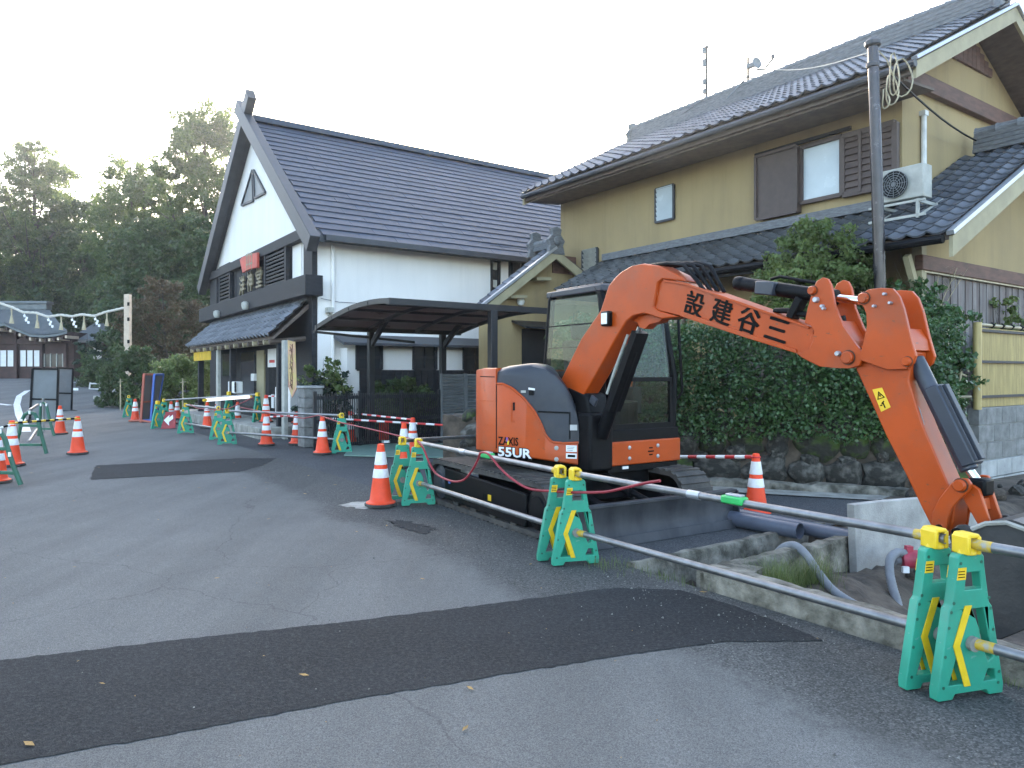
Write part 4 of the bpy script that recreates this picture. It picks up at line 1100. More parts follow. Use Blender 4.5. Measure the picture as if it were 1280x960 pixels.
mb = MB(STREET); mb.span((AT + .27, (q0.y + q1.y) / 2 - .04, 0.0), (AT + .33, (q0.y + q1.y) / 2 + .04, q0.z + 0.002)); mb.build('stand', K['blackwood'], ln)
# side wall: downpipes, lean-to with three windows, upper opening
mb = MB(STREET); mb.cyl((T0 + 0.35, S0 - 0.06, 0), (T0 + 0.35, S0 - 0.06, ZE - 0.4), 0.045, 10); mb.build('downpipe', K['plaster'], wb, smooth=True)
SL = 16.05
l0, l1 = pt_s(434, 430, SL), pt_s(650, 430, SL)
mb = MB(STREET); mb.span((l0.x, SL, -0.05), (l1.x, S0 - .002, 2.1)); mb.build('lean_to', K['plaster'], wb)
mb = MB(STREET)
for i in range(26):
    a_ = l0.x + .3 + i * (l1.x - l0.x - .3) / 26; mb.span((a_, SL - .05 - .008 * (i % 2), 0), (a_ + (l1.x - l0.x - .3) / 26 - .012, SL - .003, pt_s(500, 462.5, SL).z))
mb.build('base_boards', K['blackwood'], wb)
zl = pt_s(440, 428, SL - 0.25).z
mb = MB(STREET); mb.prism([(l0.x - 0.2, SL - 0.28, zl - 0.06), (l0.x - 0.2, SL - 0.28, zl + 0.0), (l0.x - 0.2, S0 - .003, zl + 0.22), (l0.x - 0.2, S0 - .003, zl + 0.14)], (l1.x - l0.x + .4, 0, 0)); mb.build('lean_to_roof', K['barge'], wb)
for (x0, x1) in ((445.5, 475.5), (516.5, 543.5), (579, 605)):
    p0, p1 = pt_s(x0, 462, SL), pt_s(x1, 431.5, SL)
    mb = MB(STREET); mb.span((p0.x, SL - 0.03, p0.z), (p1.x, SL + .001, p1.z)); w = mb.build('window', K['darkglass'], wb)
    fm = MB(STREET)
    for a, b in (((p0.x, p0.z), (p1.x, p0.z)), ((p0.x, p1.z), (p1.x, p1.z)), ((p0.x, p0.z), (p0.x, p1.z)), ((p1.x, p0.z), (p1.x, p1.z)), (((p0.x + p1.x) / 2, p0.z), ((p0.x + p1.x) / 2, p1.z)), ((p0.x, (p0.z + p1.z) / 2), (p1.x, (p0.z + p1.z) / 2))):
        th_ = 0.07 if a[0] in (p0.x, p1.x) and b[0] in (p0.x, p1.x) and (a[1] in (p0.z, p1.z)) else 0.03
        fm.bar((a[0], SL - 0.05, a[1]), (b[0], SL - 0.05, b[1]), th_, 0.06)
    fm.build('frame', K['blackwood'], w)
p0, p1 = pt_s(613, 367, S0), pt_s(690, 321, S0)
mb = MB(STREET); mb.span((p0.x, S0 - 0.02, p0.z), (p1.x, S0 + .001, p1.z)); op = mb.build('opening', K['darkglass'], wb)
fm = MB(STREET)
for x, w in ((614.5, 0.1), (622, 0.06), (640, 0.06), (652, 0.06)):
    q = pt_s(x, 345, S0); fm.span((q.x - w / 2, S0 - 0.07, p0.z), (q.x + w / 2, S0 - .02, p1.z))
fm.span((p0.x - .05, S0 - 0.08, p1.z - .02), (p1.x, S0 - .02, p1.z + .1)); fm.build('frame', K['carport'], op)
q0, q1 = pt_s(625, 367, S0), pt_s(634, 326, S0)
mb = MB(STREET); mb.span((q0.x, S0 - 0.055, q0.z), (q1.x, S0 - .021, q1.z)); mb.build('panel', K['plaster'], op)
for y in (333, 355):
    q = pt_s(616.8, y, S0); mb = MB(STREET); mb.span((q.x - .06, S0 - 0.09, q.z - .1), (q.x + .06, S0 - .022, q.z + .1)); mb.build('meter', K['ac'], op)
c = pt_s(410, 388, S0); mb = MB(STREET); mb.box((c.x, S0 - 0.1, c.z), (0.14, 0.2, 0.12)); mb.bar((c.x, S0 - .1, c.z - .08), (c.x, S0, c.z - .12), 0.04, 0.04)
lone(mb, 'wall_lamp', K['ac'], 'small white lamp box on the white wall above the carport', 'lamp', W(c.x, S0, c.z - .1), rz=A35)
mb = MB(); pa = W(*pt_s(401, 373, S0 - .05)); pb_ = W(*pt_s(447, 379, S0 - .05)); mb.tube([pa, pa.lerp(pb_, 0.5) - Vector((0, 0, .03)), pb_], 0.006, 5)
lone(mb, 'wall_cable', K['mblack'], 'thin cable running along the white side wall', 'cable', pa)

# ------------------------------------------------------------------ carport
cp = thing('carport', 'dark framed carport with arched brown translucent roof beside the white wall', 'carport', W(7, 13, 0), A35)
CT0, CT1, CF, CN = 5.3, 8.7, 14.6, 11.15
def arch(k):                                             # far eave -> near edge
    s = CF + (CN - CF) * k
    return s, 2.44 + 0.30 * math.sin(k * 2.05) / math.sin(min(2.05, math.pi / 2)) + 0.02
nk = 9
for t in (CT0, CT0 + (CT1 - CT0) * .333, CT0 + (CT1 - CT0) * .667, CT1):
    mb = MB(STREET)
    for i in range(nk):
        a, b = arch(i / nk), arch((i + 1) / nk); big = t in (CT0, CT1)
        mb.bar((t, a[0], a[1]), (t, b[0], b[1]), 0.06, 0.09 if big else 0.08)
    mb.build('rib', K['carport'], cp)
for k in (0, 0.25, 0.5, 0.75, 1.0):
    s, z = arch(k); mb = MB(STREET); mb.bar((CT0 - 0.04, s, z - 0.01), (CT1 + 0.04, s, z - 0.01), 0.05 if 0 < k < 1 else 0.1, 0.05 if 0 < k < 1 else 0.11); mb.build('purlin' if 0 < k < 1 else 'gutter', K['carport'], cp)
for t0_, t1_ in ((0, .333), (.333, .667), (.667, 1)):
    for i in range(4):
        mb = MB(STREET); rings = []
        for k in (i / 4 + .005, i / 4 + .125, (i + 1) / 4 - .005):
            s, z = arch(k); rings.append([(CT0 + (CT1 - CT0) * t0_ + .04, s, z + 0.02), (CT0 + (CT1 - CT0) * t1_ - .04, s, z + 0.02), (CT0 + (CT1 - CT0) * t1_ - .04, s, z + 0.03), (CT0 + (CT1 - CT0) * t0_ + .04, s, z + 0.03)])
        mb.loft(rings); mb.build('roof_panel', K['smoke'], cp)
for t in (6.49, 8.27):
    mb = MB(STREET); mb.bar((t, CF, 0), (t, CF, 2.4), 0.13, 0.13, (1, 0, 0)); mb.bar((t, CF, 2.1), (t, CF - 0.8, 2.62), 0.07, 0.12); mb.build('post', K['carport'], cp, bevel=0.008)
mb = MB(STREET); mb.bar((7.37, CN, 0), (7.37, CN, 2.66), 0.14, 0.14, (1, 0, 0)); mb.build('post', K['carport'], cp, bevel=0.008)
mb = MB(STREET); mb.bar((CT0 - .1, CF - .08, 2.36), (CT0 + 2.2, CF - .08, 2.2), 0.04, 0.05); mb.build('drainpipe', K['carport'], cp)

# black slat fence, louvred gate, block pillar
FS = 13.9
fn = thing('slat_fence', 'low black slatted metal fence in front of the carport', 'fence', W(6.4, FS, 0), A35)
for z in (0.08, 1.02, 0.55):
    mb = MB(STREET); mb.bar((5.0, FS, z), (7.8, FS, z), 0.04, 0.07); mb.build('rail', K['carport'], fn)
for t in (5.0, 5.94, 6.87, 7.8):
    mb = MB(STREET); mb.bar((t, FS + .01, 0), (t, FS + .01, 1.15), 0.06, 0.06, (1, 0, 0)); mb.build('post', K['carport'], fn)
for i in range(58):
    t = 5.05 + i * 2.72 / 57; mb = MB(STREET); mb.bar((t, FS - .03, 0.06), (t, FS - .03, 1.1), 0.027, 0.014, (1, 0, 0)); mb.build('slat', K['carport'], fn)
gt = thing('louvre_gate', 'grey louvred metal gate at the right of the black fence', 'gate', W(8.4, FS, 0), A35)
for (t0_, t1_) in ((7.83, 8.42), (8.46, 9.3)):
    mb = MB(STREET)
    for t in (t0_, t1_): mb.bar((t, FS - .02, 0.02), (t, FS - .02, 1.5), 0.06, 0.05, (1, 0, 0))
    mb.build('frame', K['louvre'], gt)
    for i in range(22):
        mb = MB(STREET); z = 0.07 + i * 0.066; mb.box(((t0_ + t1_) / 2, FS - .02, z), (t1_ - t0_ - .06, 0.05, 0.045), Matrix.Rotation(0.5, 3, 'X')); mb.build('slat', K['louvre'], gt)
pl = thing('gate_pillar', 'stubby concrete block pillar at the left end of the black fence', 'pillar', W(5.15, 14.6, 0), A35)
for i in range(6):
    mb = MB(STREET); mb.box((5.15, 14.6, 0.1 + i * 0.2), (0.39, 0.39, 0.19)); mb.build('block', K['block'], pl, bevel=0.008)
mb = MB(STREET); mb.box((5.15, 14.6, 1.225), (0.44, 0.44, 0.05)); mb.build('cap', K['block_pale'], pl, bevel=0.01)
# ------------------------------------------------------------------ yellow house
HT, HS0, HS1 = 12.0, 6.03, 14.9
ET, EZ, RT, RZ = 11.0, 6.16, 14.5, 8.0
RS0, RS1 = 5.35, 15.15
SLP = (RZ - EZ) / (RT - ET)
hs = thing('tile_roofed_house', 'two storey ochre plastered house with grey tiled roofs and brown shutters', 'building', W(14, 10, 0), A35)
m = MB(STREET)
zt_ = EZ + SLP * (HT - ET) - 0.2
m.prism([(HT, HS0, 0), (HT, HS0, zt_), (RT, HS0, RZ - 0.22), (2 * RT - HT, HS0, zt_), (2 * RT - HT, HS0, 0)], (0, HS1 - HS0, 0))
m.build('wall', K['tan'], hs)
rf = MB(STREET)
B2 = 2 * RT - ET
rf.prism([(ET, RS0, EZ), (RT, RS0, RZ), (B2, RS0, EZ), (B2, RS0, EZ - 0.1), (RT, RS0, RZ - 0.13), (ET, RS0, EZ - 0.1)], (0, RS1 - RS0, 0))
roof1 = rf.build('roof', K['brownwood'], hs)
# boarded soffit and fascia, verge boards, rafters
mb = MB(STREET); mb.bar((ET + 0.03, RS0 + .05, EZ - 0.14), (ET + 0.03, RS1 - .05, EZ - 0.14), 0.06, 0.16); mb.build('fascia', K['brownwood'], roof1)
mb = MB(STREET); mb.prism([(ET + .06, HS0 - .5, EZ - 0.22), (HT, HS0 - .5, EZ - 0.16), (HT, HS0 - .5, EZ - 0.2), (ET + .06, HS0 - .5, EZ - 0.26)], (0, HS1 - HS0 + .6, 0)); mb.build('soffit', K['brownwood'], roof1)
mb = MB(STREET); mb.tube([(ET - 0.07, RS0 - .05, EZ - 0.1), (ET - 0.07, RS1, EZ - 0.1)], 0.06, 8); mb.build('gutter', K['barge'], roof1, smooth=True)
for s in (RS0, RS1):
    for sg_, e in ((1, ET), (-1, B2)):
        mb = MB(STREET); sa = s - (0.03 if s == RS0 else -0.03)
        mb.prism([(e, sa, EZ - 0.3), (RT + .02 * sg_, sa, RZ - 0.32), (RT + .02 * sg_, sa, RZ - 0.07), (e, sa, EZ - 0.05)], (0, 0.05, 0)); mb.build('verge_board', K['tanwood'], roof1)
        mb = MB(STREET); mb.bar((e - 0.06 * sg_, sa, EZ - 0.02), (RT, sa, RZ - 0.03), 0.09, 0.05); mb.build('verge_trim', K['alu'], roof1)
for i, t in enumerate((11.6, 12.5, 13.3, 13.95)):
    z = EZ + SLP * (t - ET) - 0.2
    mb = MB(STREET); mb.bar((t, RS0 + .02, z), (t, HS0, z), 0.1, 0.1); mb.build('purlin_end', K['tanwood'], roof1)
mb = MB(STREET)
for i in range(9):
    t0_ = 13.72 + i * 0.17; zz = RZ - 0.42 - abs(t0_ + .08 - RT) * SLP
    mb.span((t0_, HS0 - 0.05, zz - 0.5 + abs(t0_ + .08 - RT) * SLP), (t0_ + .16, HS0 - .004, zz)) if zz - (zz - 0.5) > 0.02 else None
mb.build('gable_vent', K['redwood'], hs)
mb = MB(STREET); mb.bar((HT - 0.05, HS0 - 0.06, 6.35), (17.2, HS0 - 0.06, 6.35), 0.12, 0.28); mb.build('gable_beam', K['redwood'], hs, bevel=0.01)
def ridge(name, a, b, parent, w=0.26, h=0.36, end=True):
    mb = MB(STREET); a, b = Vector(a), Vector(b); n = int((b - a).length / 0.28)
    for lv in range(4):
        ww = w * (1.25 - 0.12 * lv); mb.bar(a + Vector((0, 0, 0.05 + h * lv / 4.4)), b + Vector((0, 0, 0.05 + h * lv / 4.4)), ww, h / 5.2)
    o = mb.build(name, K['ridge'], parent)
    mb = MB(STREET); d = (b - a) / n
    for i in range(n):
        p = a + d * i + Vector((0, 0, h + 0.03)); mb.tube([p, p + d * 0.94, p + d], [0.09, 0.1, 0.115], 8)
    mb.build('cap_tiles', K['ridge'], o, smooth=True)
    if end:
        for e, sgn in ((a, -1), (b, 1)):
            dd = (b - a).normalized() * sgn; mb = MB(STREET)
            side = Vector((dd.y, -dd.x, 0))
            prof = [(-0.26, -0.12), (-0.2, 0.1), (-0.26, 0.22), (-0.13, 0.36), (-0.16, 0.5), (0, 0.56), (0.16, 0.5), (0.13, 0.36), (0.26, 0.22), (0.2, 0.1), (0.26, -0.12)]
            mb.prism([e + side * x + Vector((0, 0, z)) for x, z in prof], dd * 0.12)
            mb.lathe([(0.11, 0), (0.12, 0.03), (0.05, 0.06)], 10, e + dd * 0.12 + Vector((0, 0, 0.2)), axis=dd)
            mb.build('ridge_end_tile', K['ridge'], o, bevel=0.02)
    return o
ridge('ridge', (RT, RS0 + 0.25, RZ), (RT, RS1 - 0.45, RZ), roof1)
SV = STREET.to_3x3() @ Vector((RT - ET, 0, RZ - EZ)).normalized()
f_main = tile_field(W(ET - 0.08, RS0, EZ - 0.01), UV_, SV, RS1 - RS0, math.hypot(RT - ET, RZ - EZ), 0.285, 0.25)
SVb = STREET.to_3x3() @ Vector((-(RT - ET), 0, RZ - EZ)).normalized()
f_back = tile_field(W(B2 + 0.08, RS0, EZ - 0.01), UV_, SVb, RS1 - RS0, math.hypot(RT - ET, RZ - EZ), 0.285, 0.25)
# pent roof and wing roof on one slope
PT, PZ, PS = 10.5, 3.42, 0.53
WS0, WR = 4.62, 14.2
def pz(t): return PZ + PS * (t - PT)
rf = MB(STREET); rf.prism([(PT, 6.0, PZ), (HT, 6.0, pz(HT)), (HT, 6.0, pz(HT) - 0.1), (PT, 6.0, PZ - 0.1)], (0, 7.15, 0))
roof2 = rf.build('pent_roof', K['brownwood'], hs)
rf = MB(STREET); rf.prism([(PT, WS0, PZ), (WR, WS0, pz(WR)), (2 * WR - PT, WS0, PZ), (2 * WR - PT, WS0, PZ - 0.1), (WR, WS0, pz(WR) - 0.12), (PT, WS0, PZ - 0.1)], (0, 6.0 - WS0 - .002, 0))
roof3 = rf.build('wing_roof', K['brownwood'], hs)
PV = STREET.to_3x3() @ Vector((1, 0, PS)).normalized()
f_pent = tile_field(W(PT - .08, 6.0, PZ - .02), UV_, PV, 7.15, 1.5 * math.hypot(1, PS), 0.285, 0.25)
f_wing = tile_field(W(PT - .08, WS0 + .02, PZ - .02), UV_, PV, 6.0 - WS0 - .02, (WR - PT) * math.hypot(1, PS), 0.285, 0.25)
lay_tiles('roof_tile', [(f_main, roof1, pantile, K['tile'], K['tile_j']), (f_back, roof1, pantile, K['tile'], K['tile_j']),
                        (f_pent, roof2, pantile, K['tile_old'], K['tile_old_j']), (f_wing, roof3, pantile, K['tile'], K['tile_j'])], 300, 'roof_tiles')
mb = MB(STREET); mb.bar((HT - 0.08, 6.0, pz(HT) + 0.09), (HT - 0.08, 13.1, pz(HT) + 0.09), 0.2, 0.16); mb.build('flashing', K['ridge'], roof2)
mb = MB(STREET); mb.bar((PT - 0.02, 6.0, PZ - 0.12), (PT - .02, 13.15, PZ - 0.12), 0.06, 0.16); mb.build('fascia', K['blackwood'], roof2)
mb = MB(STREET); mb.tube([(PT - 0.12, WS0 + .05, PZ - 0.1), (PT - 0.12, 13.1, PZ - 0.1)], 0.06, 8); mb.build('gutter', K['mblack'], roof2, smooth=True)
mb = MB(STREET); mb.bar((12.1, HS0 - .12, pz(12.1) + 0.12), (15.2, HS0 - .12, pz(WR) + 0.2), 0.22, 0.16); mb.build('flashing', K['barge'], roof3)
ridge('ridge', (WR, WS0 + .2, pz(WR)), (WR, HS0 - .2, pz(WR)), roof3, end=False)
mb = MB(STREET); mb.prism([(PT - .02, WS0 - .03, PZ - 0.34), (WR, WS0 - .03, pz(WR) - 0.34), (WR, WS0 - .03, pz(WR) - 0.06), (PT - .02, WS0 - .03, PZ - 0.06)], (0, 0.05, 0)); mb.build('verge_board', K['tanwood'], roof3)
mb = MB(STREET); mb.bar((PT - .08, WS0 - .02, PZ - 0.02), (WR, WS0 - .02, pz(WR) - 0.02), 0.1, 0.06); mb.build('verge_trim', K['alu'], roof3)
for s in (6.3, 7.8, 9.3, 10.8, 12.3):
    for j in range(3):
        mb = MB(STREET); mb.bar((PT + .05, s + j * 0.5, PZ - 0.13), (HT, s + j * .5, pz(HT) - 0.13), 0.06, 0.07); mb.build('rafter', K['brownwood'], roof2)
# ground floor front wall, wing side wall with siding boards
mb = MB(STREET); mb.span((11.55, 5.4, 0), (12.02, 13.2, 3.75)); mb.build('ground_floor_wall', K['tan'], hs)
for a, b in ((7.4, 9.2), (10.2, 12.2)):
    mb = MB(STREET); mb.span((11.5, a, 0.8), (11.549, b, 2.7)); w = mb.build('window', K['darkglass'], hs)
    mb = MB(STREET)
    for s in (a, (a + b) / 2, b): mb.bar((11.48, s, 0.8), (11.48, s, 2.7), 0.06, 0.05, (1, 0, 0))
    for z in (0.8, 2.7): mb.bar((11.48, a, z), (11.48, b, z), 0.05, 0.06)
    mb.build('frame', K['brownwood'], w)
WW = 5.3
mb = MB(STREET); mb.prism([(11.0, WW, 0), (11.0, WW, pz(11.0) - 0.14), (WR, WW, pz(WR) - 0.14), (17, WW, pz(WR) - 0.14 - PS * 2.8), (17, WW, 0)], (0, 0.12, 0)); mb.build('wing_wall', K['tan'], hs)
for i in range(40):
    t = 11.06 + i * 0.125
    mb = MB(STREET); mb.span((t, WW - 0.03 - 0.012 * (i % 2), 0.2), (t + 0.118, WW - .003, 2.98)); mb.build('siding_board', K['siding'], hs)
mb = MB(STREET); mb.bar((10.9, WW - 0.06, 3.12), (17, WW - .06, 3.12), 0.12, 0.22); mb.build('wing_beam', K['redwood'], hs, bevel=0.01)
mb = MB(STREET); mb.bar((11.0, WW - 0.05, 3.0), (17, WW - .05, 3.0), 0.09, 0.035); mb.build('siding_cap', K['bamboo_pole'], hs)
mb = MB(STREET); mb.bar((11.0, WW - .02, 0), (11.0, WW - .02, pz(11) - .15), 0.14, 0.14, (1, 0, 0)); mb.bar((11.0, WW - .03, 2.5), (10.62, WW - .03, 3.2), 0.08, 0.1); mb.build('corner_post', K['tanwood'], hs)
# windows of the upper floor
def win_h(name, x0, x1, yref, y0, y1, mm, d0=0.05, frame=0.06, fm_mat=None, parent=hs, label=None):
    mb = MB(STREET); s0, s1, z0, z1 = rect_t(mb, x0, x1, yref, y0, y1, HT, d0, 0.002)
    w = mb.build(name, mm, parent)
    if label: w['label'] = label
    if frame:
        fb = MB(STREET); T_ = HT - d0 - 0.02
        for p, q in (((s0, z0), (s1, z0)), ((s0, z1), (s1, z1)), ((s0, z0), (s0, z1)), ((s1, z0), (s1, z1))): fb.bar((T_, p[0], p[1]), (T_, q[0], q[1]), frame, frame)
        fb.build('frame', fm_mat or K['shutter'], w)
    return w, s0, s1, z0, z1
win_h('shutter_panel', 951, 1002, 976, 191, 271, K['shutter'], 0.14, 0.05)
w, s0, s1, z0, z1 = win_h('window', 1004, 1055, 1030, 178, 249, K['frosted'], 0.04, 0.07)
mb = MB(STREET); mb.bar((HT - .15, s0 - 1.0, z0 + .07), (HT - .15, pt_t(950, 200, HT).y, z0 + .07), 0.05, 0.06); mb.build('shutter_track', K['mblack'], hs)
w, s0, s1, z0, z1 = win_h('louvre_shutter', 1057, 1122, 1090, 163, 238, K['shutter'], 0.05, 0.09)
for i in range(9):
    z = z0 + (z1 - z0) * (i + 0.5) / 9; b_ = MB(STREET); b_.box((HT - .085, (s0 + s1) / 2, z), (0.025, abs(s1 - s0) - .1, (z1 - z0) / 9 - 0.035), Matrix.Rotation(0.3, 3, 'Y')); b_.build('slat', K['shutter'], w)
for k in (0.36, 0.7):
    b_ = MB(STREET); b_.bar((HT - .11, s0 + (s1 - s0) * k, z0), (HT - .11, s0 + (s1 - s0) * k, z1), 0.05, 0.04, (1, 0, 0)); b_.build('muntin', K['shutter'], w)
w, s0, s1, z0, z1 = win_h('window', 821.5, 844, 833, 234, 276, K['frosted'], 0.03, 0.045, K['barge'])
for i in range(7):
    z = z0 + (z1 - z0) * (i + 0.5) / 7; b_ = MB(STREET); b_.box((HT - .055, (s0 + s1) / 2, z), (0.012, abs(s1 - s0) - .06, (z1 - z0) / 7 - .015), Matrix.Rotation(-0.3, 3, 'Y')); b_.build('louvre', K['frosted'], w)
w, s0, s1, z0, z1 = win_h('window', 730, 748.5, 740, 312, 352, K['darkglass'], 0.03, 0.045, K['barge'])
for i in range(7):
    z = z0 + (z1 - z0) * (i + 0.5) / 7; b_ = MB(STREET); b_.box((HT - .045, (s0 + s1) / 2, z), (0.008, abs(s1 - s0) - .06, (z1 - z0) / 7 - .06), Matrix.Rotation(-0.6, 3, 'Y')); b_.build('louvre', K['ac'], w)
# entrance porch wing with its own gable at the left
GS = 14.25
ap, ft, rg_ = pt_s(694, 311, GS - .35), pt_s(604, 384, GS - .35), pt_s(724, 322, GS - .35)
gslope = (ap.z - ft.z) / (ap.x - ft.x)
mb = MB(STREET); wl = ft.x + 0.45
mb.prism([(wl, GS, 0), (wl, GS, ft.z + gslope * .45 - .12), (ap.x, GS, ap.z - 0.14), (HT + .02, GS, ap.z - .2), (HT + .02, GS, 0)], (0, 0.55, 0)); pw = mb.build('porch_wall', K['tan'], hs)
mb = MB(STREET); mb.prism([(ft.x, GS - .35, ft.z), (ap.x, GS - .35, ap.z), (HT, GS - .35, ap.z - (HT - ap.x) * .5), (HT, GS - .35, ap.z - (HT - ap.x) * .5 - .1), (ap.x, GS - .35, ap.z - .12), (ft.x, GS - .35, ft.z - 0.1)], (0, 0.5, 0))
roof4 = mb.build('porch_roof', K['brownwood'], hs)
f_por = tile_field(W(ft.x - .05, GS - .32, ft.z - .02), UV_, STREET.to_3x3() @ Vector((1, 0, gslope)).normalized(), 0.3, math.hypot(ap.x - ft.x, ap.z - ft.z), 0.285, 0.25)
lay_tiles('roof_tile', [(f_por, roof4, pantile, K['tile'], K['tile_j'])], 0, 'roof_tiles')
mb = MB(STREET); mb.prism([(ft.x - .03, GS - .4, ft.z - 0.25), (ap.x, GS - .4, ap.z - .25), (ap.x, GS - .4, ap.z - .02), (ft.x - .03, GS - .4, ft.z - .02)], (0, 0.05, 0)); mb.build('verge_board', K['tanwood'], roof4)
mb = MB(STREET); mb.prism([(ap.x, GS - .4, ap.z - 0.25), (HT - .1, GS - .4, ap.z - .25 - (HT - ap.x) * .5), (HT - .1, GS - .4, ap.z - .02 - (HT - ap.x) * .5), (ap.x, GS - .4, ap.z - .02)], (0, 0.05, 0)); mb.build('verge_board', K['tanwood'], roof4)
mb = MB(STREET); mb.bar((ft.x - .08, GS - .38, ft.z + .02), (ap.x, GS - .38, ap.z + .03), 0.1, 0.06); mb.build('verge_trim', K['alu'], roof4)
ridge('ridge', (ap.x, GS - .3, ap.z - .02), (ap.x, GS + .4, ap.z - .02), roof4, 0.2, 0.18)
p0, p1 = pt_s(690, 341, GS), pt_s(720, 322, GS)
mb = MB(STREET); mb.span((p0.x, GS - .04, p0.z), (min(p1.x, HT - .05), GS - .003, p1.z)); mb.build('vent', K['redwood'], pw)
for (x0, x1, y) in ((630, 650, 372), (662, 680, 350)):
    q0, q1 = pt_s(x0, y, GS), pt_s(x1, y, GS); mb = MB(STREET); mb.bar((q0.x, GS - .15, q0.z), (q1.x, GS - .15, q1.z), 0.3, 0.07); mb.build('purlin_end', K['tanwood'], roof4)
c = pt_s(651, 377, GS - .1); mb = MB(STREET); mb.lathe([(0.02, 0.1), (0.07, 0.08), (0.1, 0), (0.07, -0.08), (0.02, -0.1)], 12, c); mb.bar(c, c + Vector((0, .1, 0)), .03, .03)
o = lone(mb, 'porch_lamp', K['lamp'], 'small round lamp on the ochre gable wall above the carport', 'lamp', W(*c), rz=A35, smooth=True)
q0, q1 = pt_s(652, 462, GS), pt_s(675, 412, GS); mb = MB(STREET); mb.span((q0.x, GS - .03, 0), (q1.x + .3, GS - .003, q1.z)); mb.build('porch_door', K['dark'], pw)
mb = MB(STREET); mb.prism([(q0.x - .3, GS - .6, q1.z + .02), (q0.x - .3, GS - .003, q1.z + .2), (q0.x - .3, GS - .003, q1.z + .15), (q0.x - .3, GS - .6, q1.z - .03)], (1.5, 0, 0)); mb.build('door_canopy', K['carport'], pw)
# air conditioner on the pent roof
ac = thing('air_conditioner', 'weathered white air conditioner unit on a bracket above the lower roof', 'air conditioner', W(11.3, 5.9, 3.9), A35)
mb = MB(STREET); mb.span((11.2, 5.32, 4.15), (11.48, 6.0, 4.65)); mb.build('casing', K['ac'], ac, bevel=0.015)
c = Vector((11.185, 5.74, 4.4)); mb = MB(STREET); mb.lathe([(0.205, 0), (0.205, .02), (0.0, .02)], 24, c, axis=(-1, 0, 0)); mb.build('fan_opening', K['mblack'], ac)
gr = MB(STREET)
for i in range(6): 
    gr.tube([c + Vector((-0.03, math.cos(a / 20 * 2 * math.pi) * (0.03 + i * .035), math.sin(a / 20 * 2 * math.pi) * (0.03 + i * .035))) for a in range(21)], 0.005, 4, cap=False)
for i in range(6):
    a = i * math.pi / 6; gr.tube([c + Vector((-.03, math.cos(a) * .21, math.sin(a) * .21)), c + Vector((-.03, -math.cos(a) * .21, -math.sin(a) * .21))], 0.004, 4)
gr.build('grille', K['louvre'], ac)
mb = MB(STREET)
for s in (5.36, 5.95):
    mb.bar((11.1, s, 4.08), (11.9, s, 4.08), 0.04, 0.05); mb.bar((11.12, s, 4.08), (11.12, s, 3.82), 0.04, 0.04, (1, 0, 0)); mb.bar((11.12, s, 3.84), (11.9, s, 4.2), 0.03, 0.03)
mb.bar((11.12, 5.25, 3.86), (11.12, 6.1, 3.86), 0.04, 0.04); mb.bar((11.12, 5.25, 4.08), (11.12, 6.1, 4.08), 0.035, 0.035); mb.build('bracket', K['ac'], ac)
q = pt_s(1151, 143, HS0); q2 = pt_s(1154, 205, HS0)
mb = MB(STREET); mb.tube([(q.x, HS0 - .05, q.z), (q.x, HS0 - .05, q2.z - .05), (q.x - .1, HS0 - .15, q2.z - .25), (11.5, 5.5, 4.5)], 0.045, 8)
mb.span((q.x - .06, HS0 - .1, q.z - .04), (q.x + .06, HS0, q.z + .04))
lone(mb, 'duct_cover', K['white_paint'], 'white pipe cover running up the ochre gable wall from the air conditioner', 'pipe cover', W(q.x, HS0, 4.5), rz=A35, smooth=True)
# antennas
def antenna_mast():
    b = Vector(pt_t(883, 132, RT)); b.z = RZ + 0.35; Y = W(*b).y
    an = thing('antenna_mast', 'thin upright antenna mast with small boxes on the ridge', 'antenna', W(*b), A35)
    zt2 = CAM_H + (467 - 42) / FPX * Y
    mb = MB(STREET); mb.tube([b, (b.x, b.y, zt2 - .4), (b.x + .02, b.y - .04, zt2)], [0.034, 0.028, 0.014], 6); mb.build('mast', K['blackwood'], an)
    for k, w in ((0.97 - .22, .1), (0.6, .07), (0.3, .1), (0.16, .09), (0.55, .06)):
        z = b.z + (zt2 - b.z) * k; mb = MB(STREET); mb.box((b.x - .03, b.y + .03, z), (0.07, 0.08, w * 1.3)); mb.build('aerial_box', K['louvre'], an)
    mb = MB(STREET)
    for dx, dy in ((0.5, 0.3), (-.5, .3), (0.1, -.5)): mb.tube([(b.x, b.y, b.z + .12), (b.x + dx, b.y + dy, b.z - .3)], 0.012, 5)
    z = zt2 - 0.35; mb.bar((b.x, b.y + .12, z), (b.x, b.y - .05, z), .06, .05); mb.tube([(b.x, b.y + .1, z), (b.x, b.y + .12, z - .5), (b.x, b.y, z - .8)], 0.006, 4); mb.build('stays', K['barge'], an)
antenna_mast()
b = Vector(pt_t(935, 120, RT)); b.z = RZ + 0.3; Y = W(*b).y
an = thing('dish_antenna', 'small antenna with curved arm on a tripod on the ridge', 'antenna', W(*b), A35)
zt2 = CAM_H + (467 - 72) / FPX * Y
mb = MB(STREET); mb.tube([b + Vector((0, 0, .2)), (b.x, b.y, zt2)], 0.03, 6); mb.build('mast', K['blackwood'], an)
mb = MB(STREET)
for dx, dy in ((0.4, 0.4), (-.4, .3), (0.1, -.5)): mb.tube([(b.x, b.y, b.z + .3), (b.x + dx, b.y + dy, b.z - .25)], 0.02, 5)
mb.build('tripod', K['louvre'], an)
z = zt2 - .22; mb = MB(STREET); mb.box((b.x, b.y - .1, z), (0.1, 0.22, .1)); mb.lathe([(0.0, 0.0), (0.08, .01), (0.14, .04), (0.13, .05), (0.0, 0.02)], 16, (b.x, b.y - .22, z), axis=(-.2, -1, 0.1)); mb.build('dish', K['louvre'], an, smooth=True)
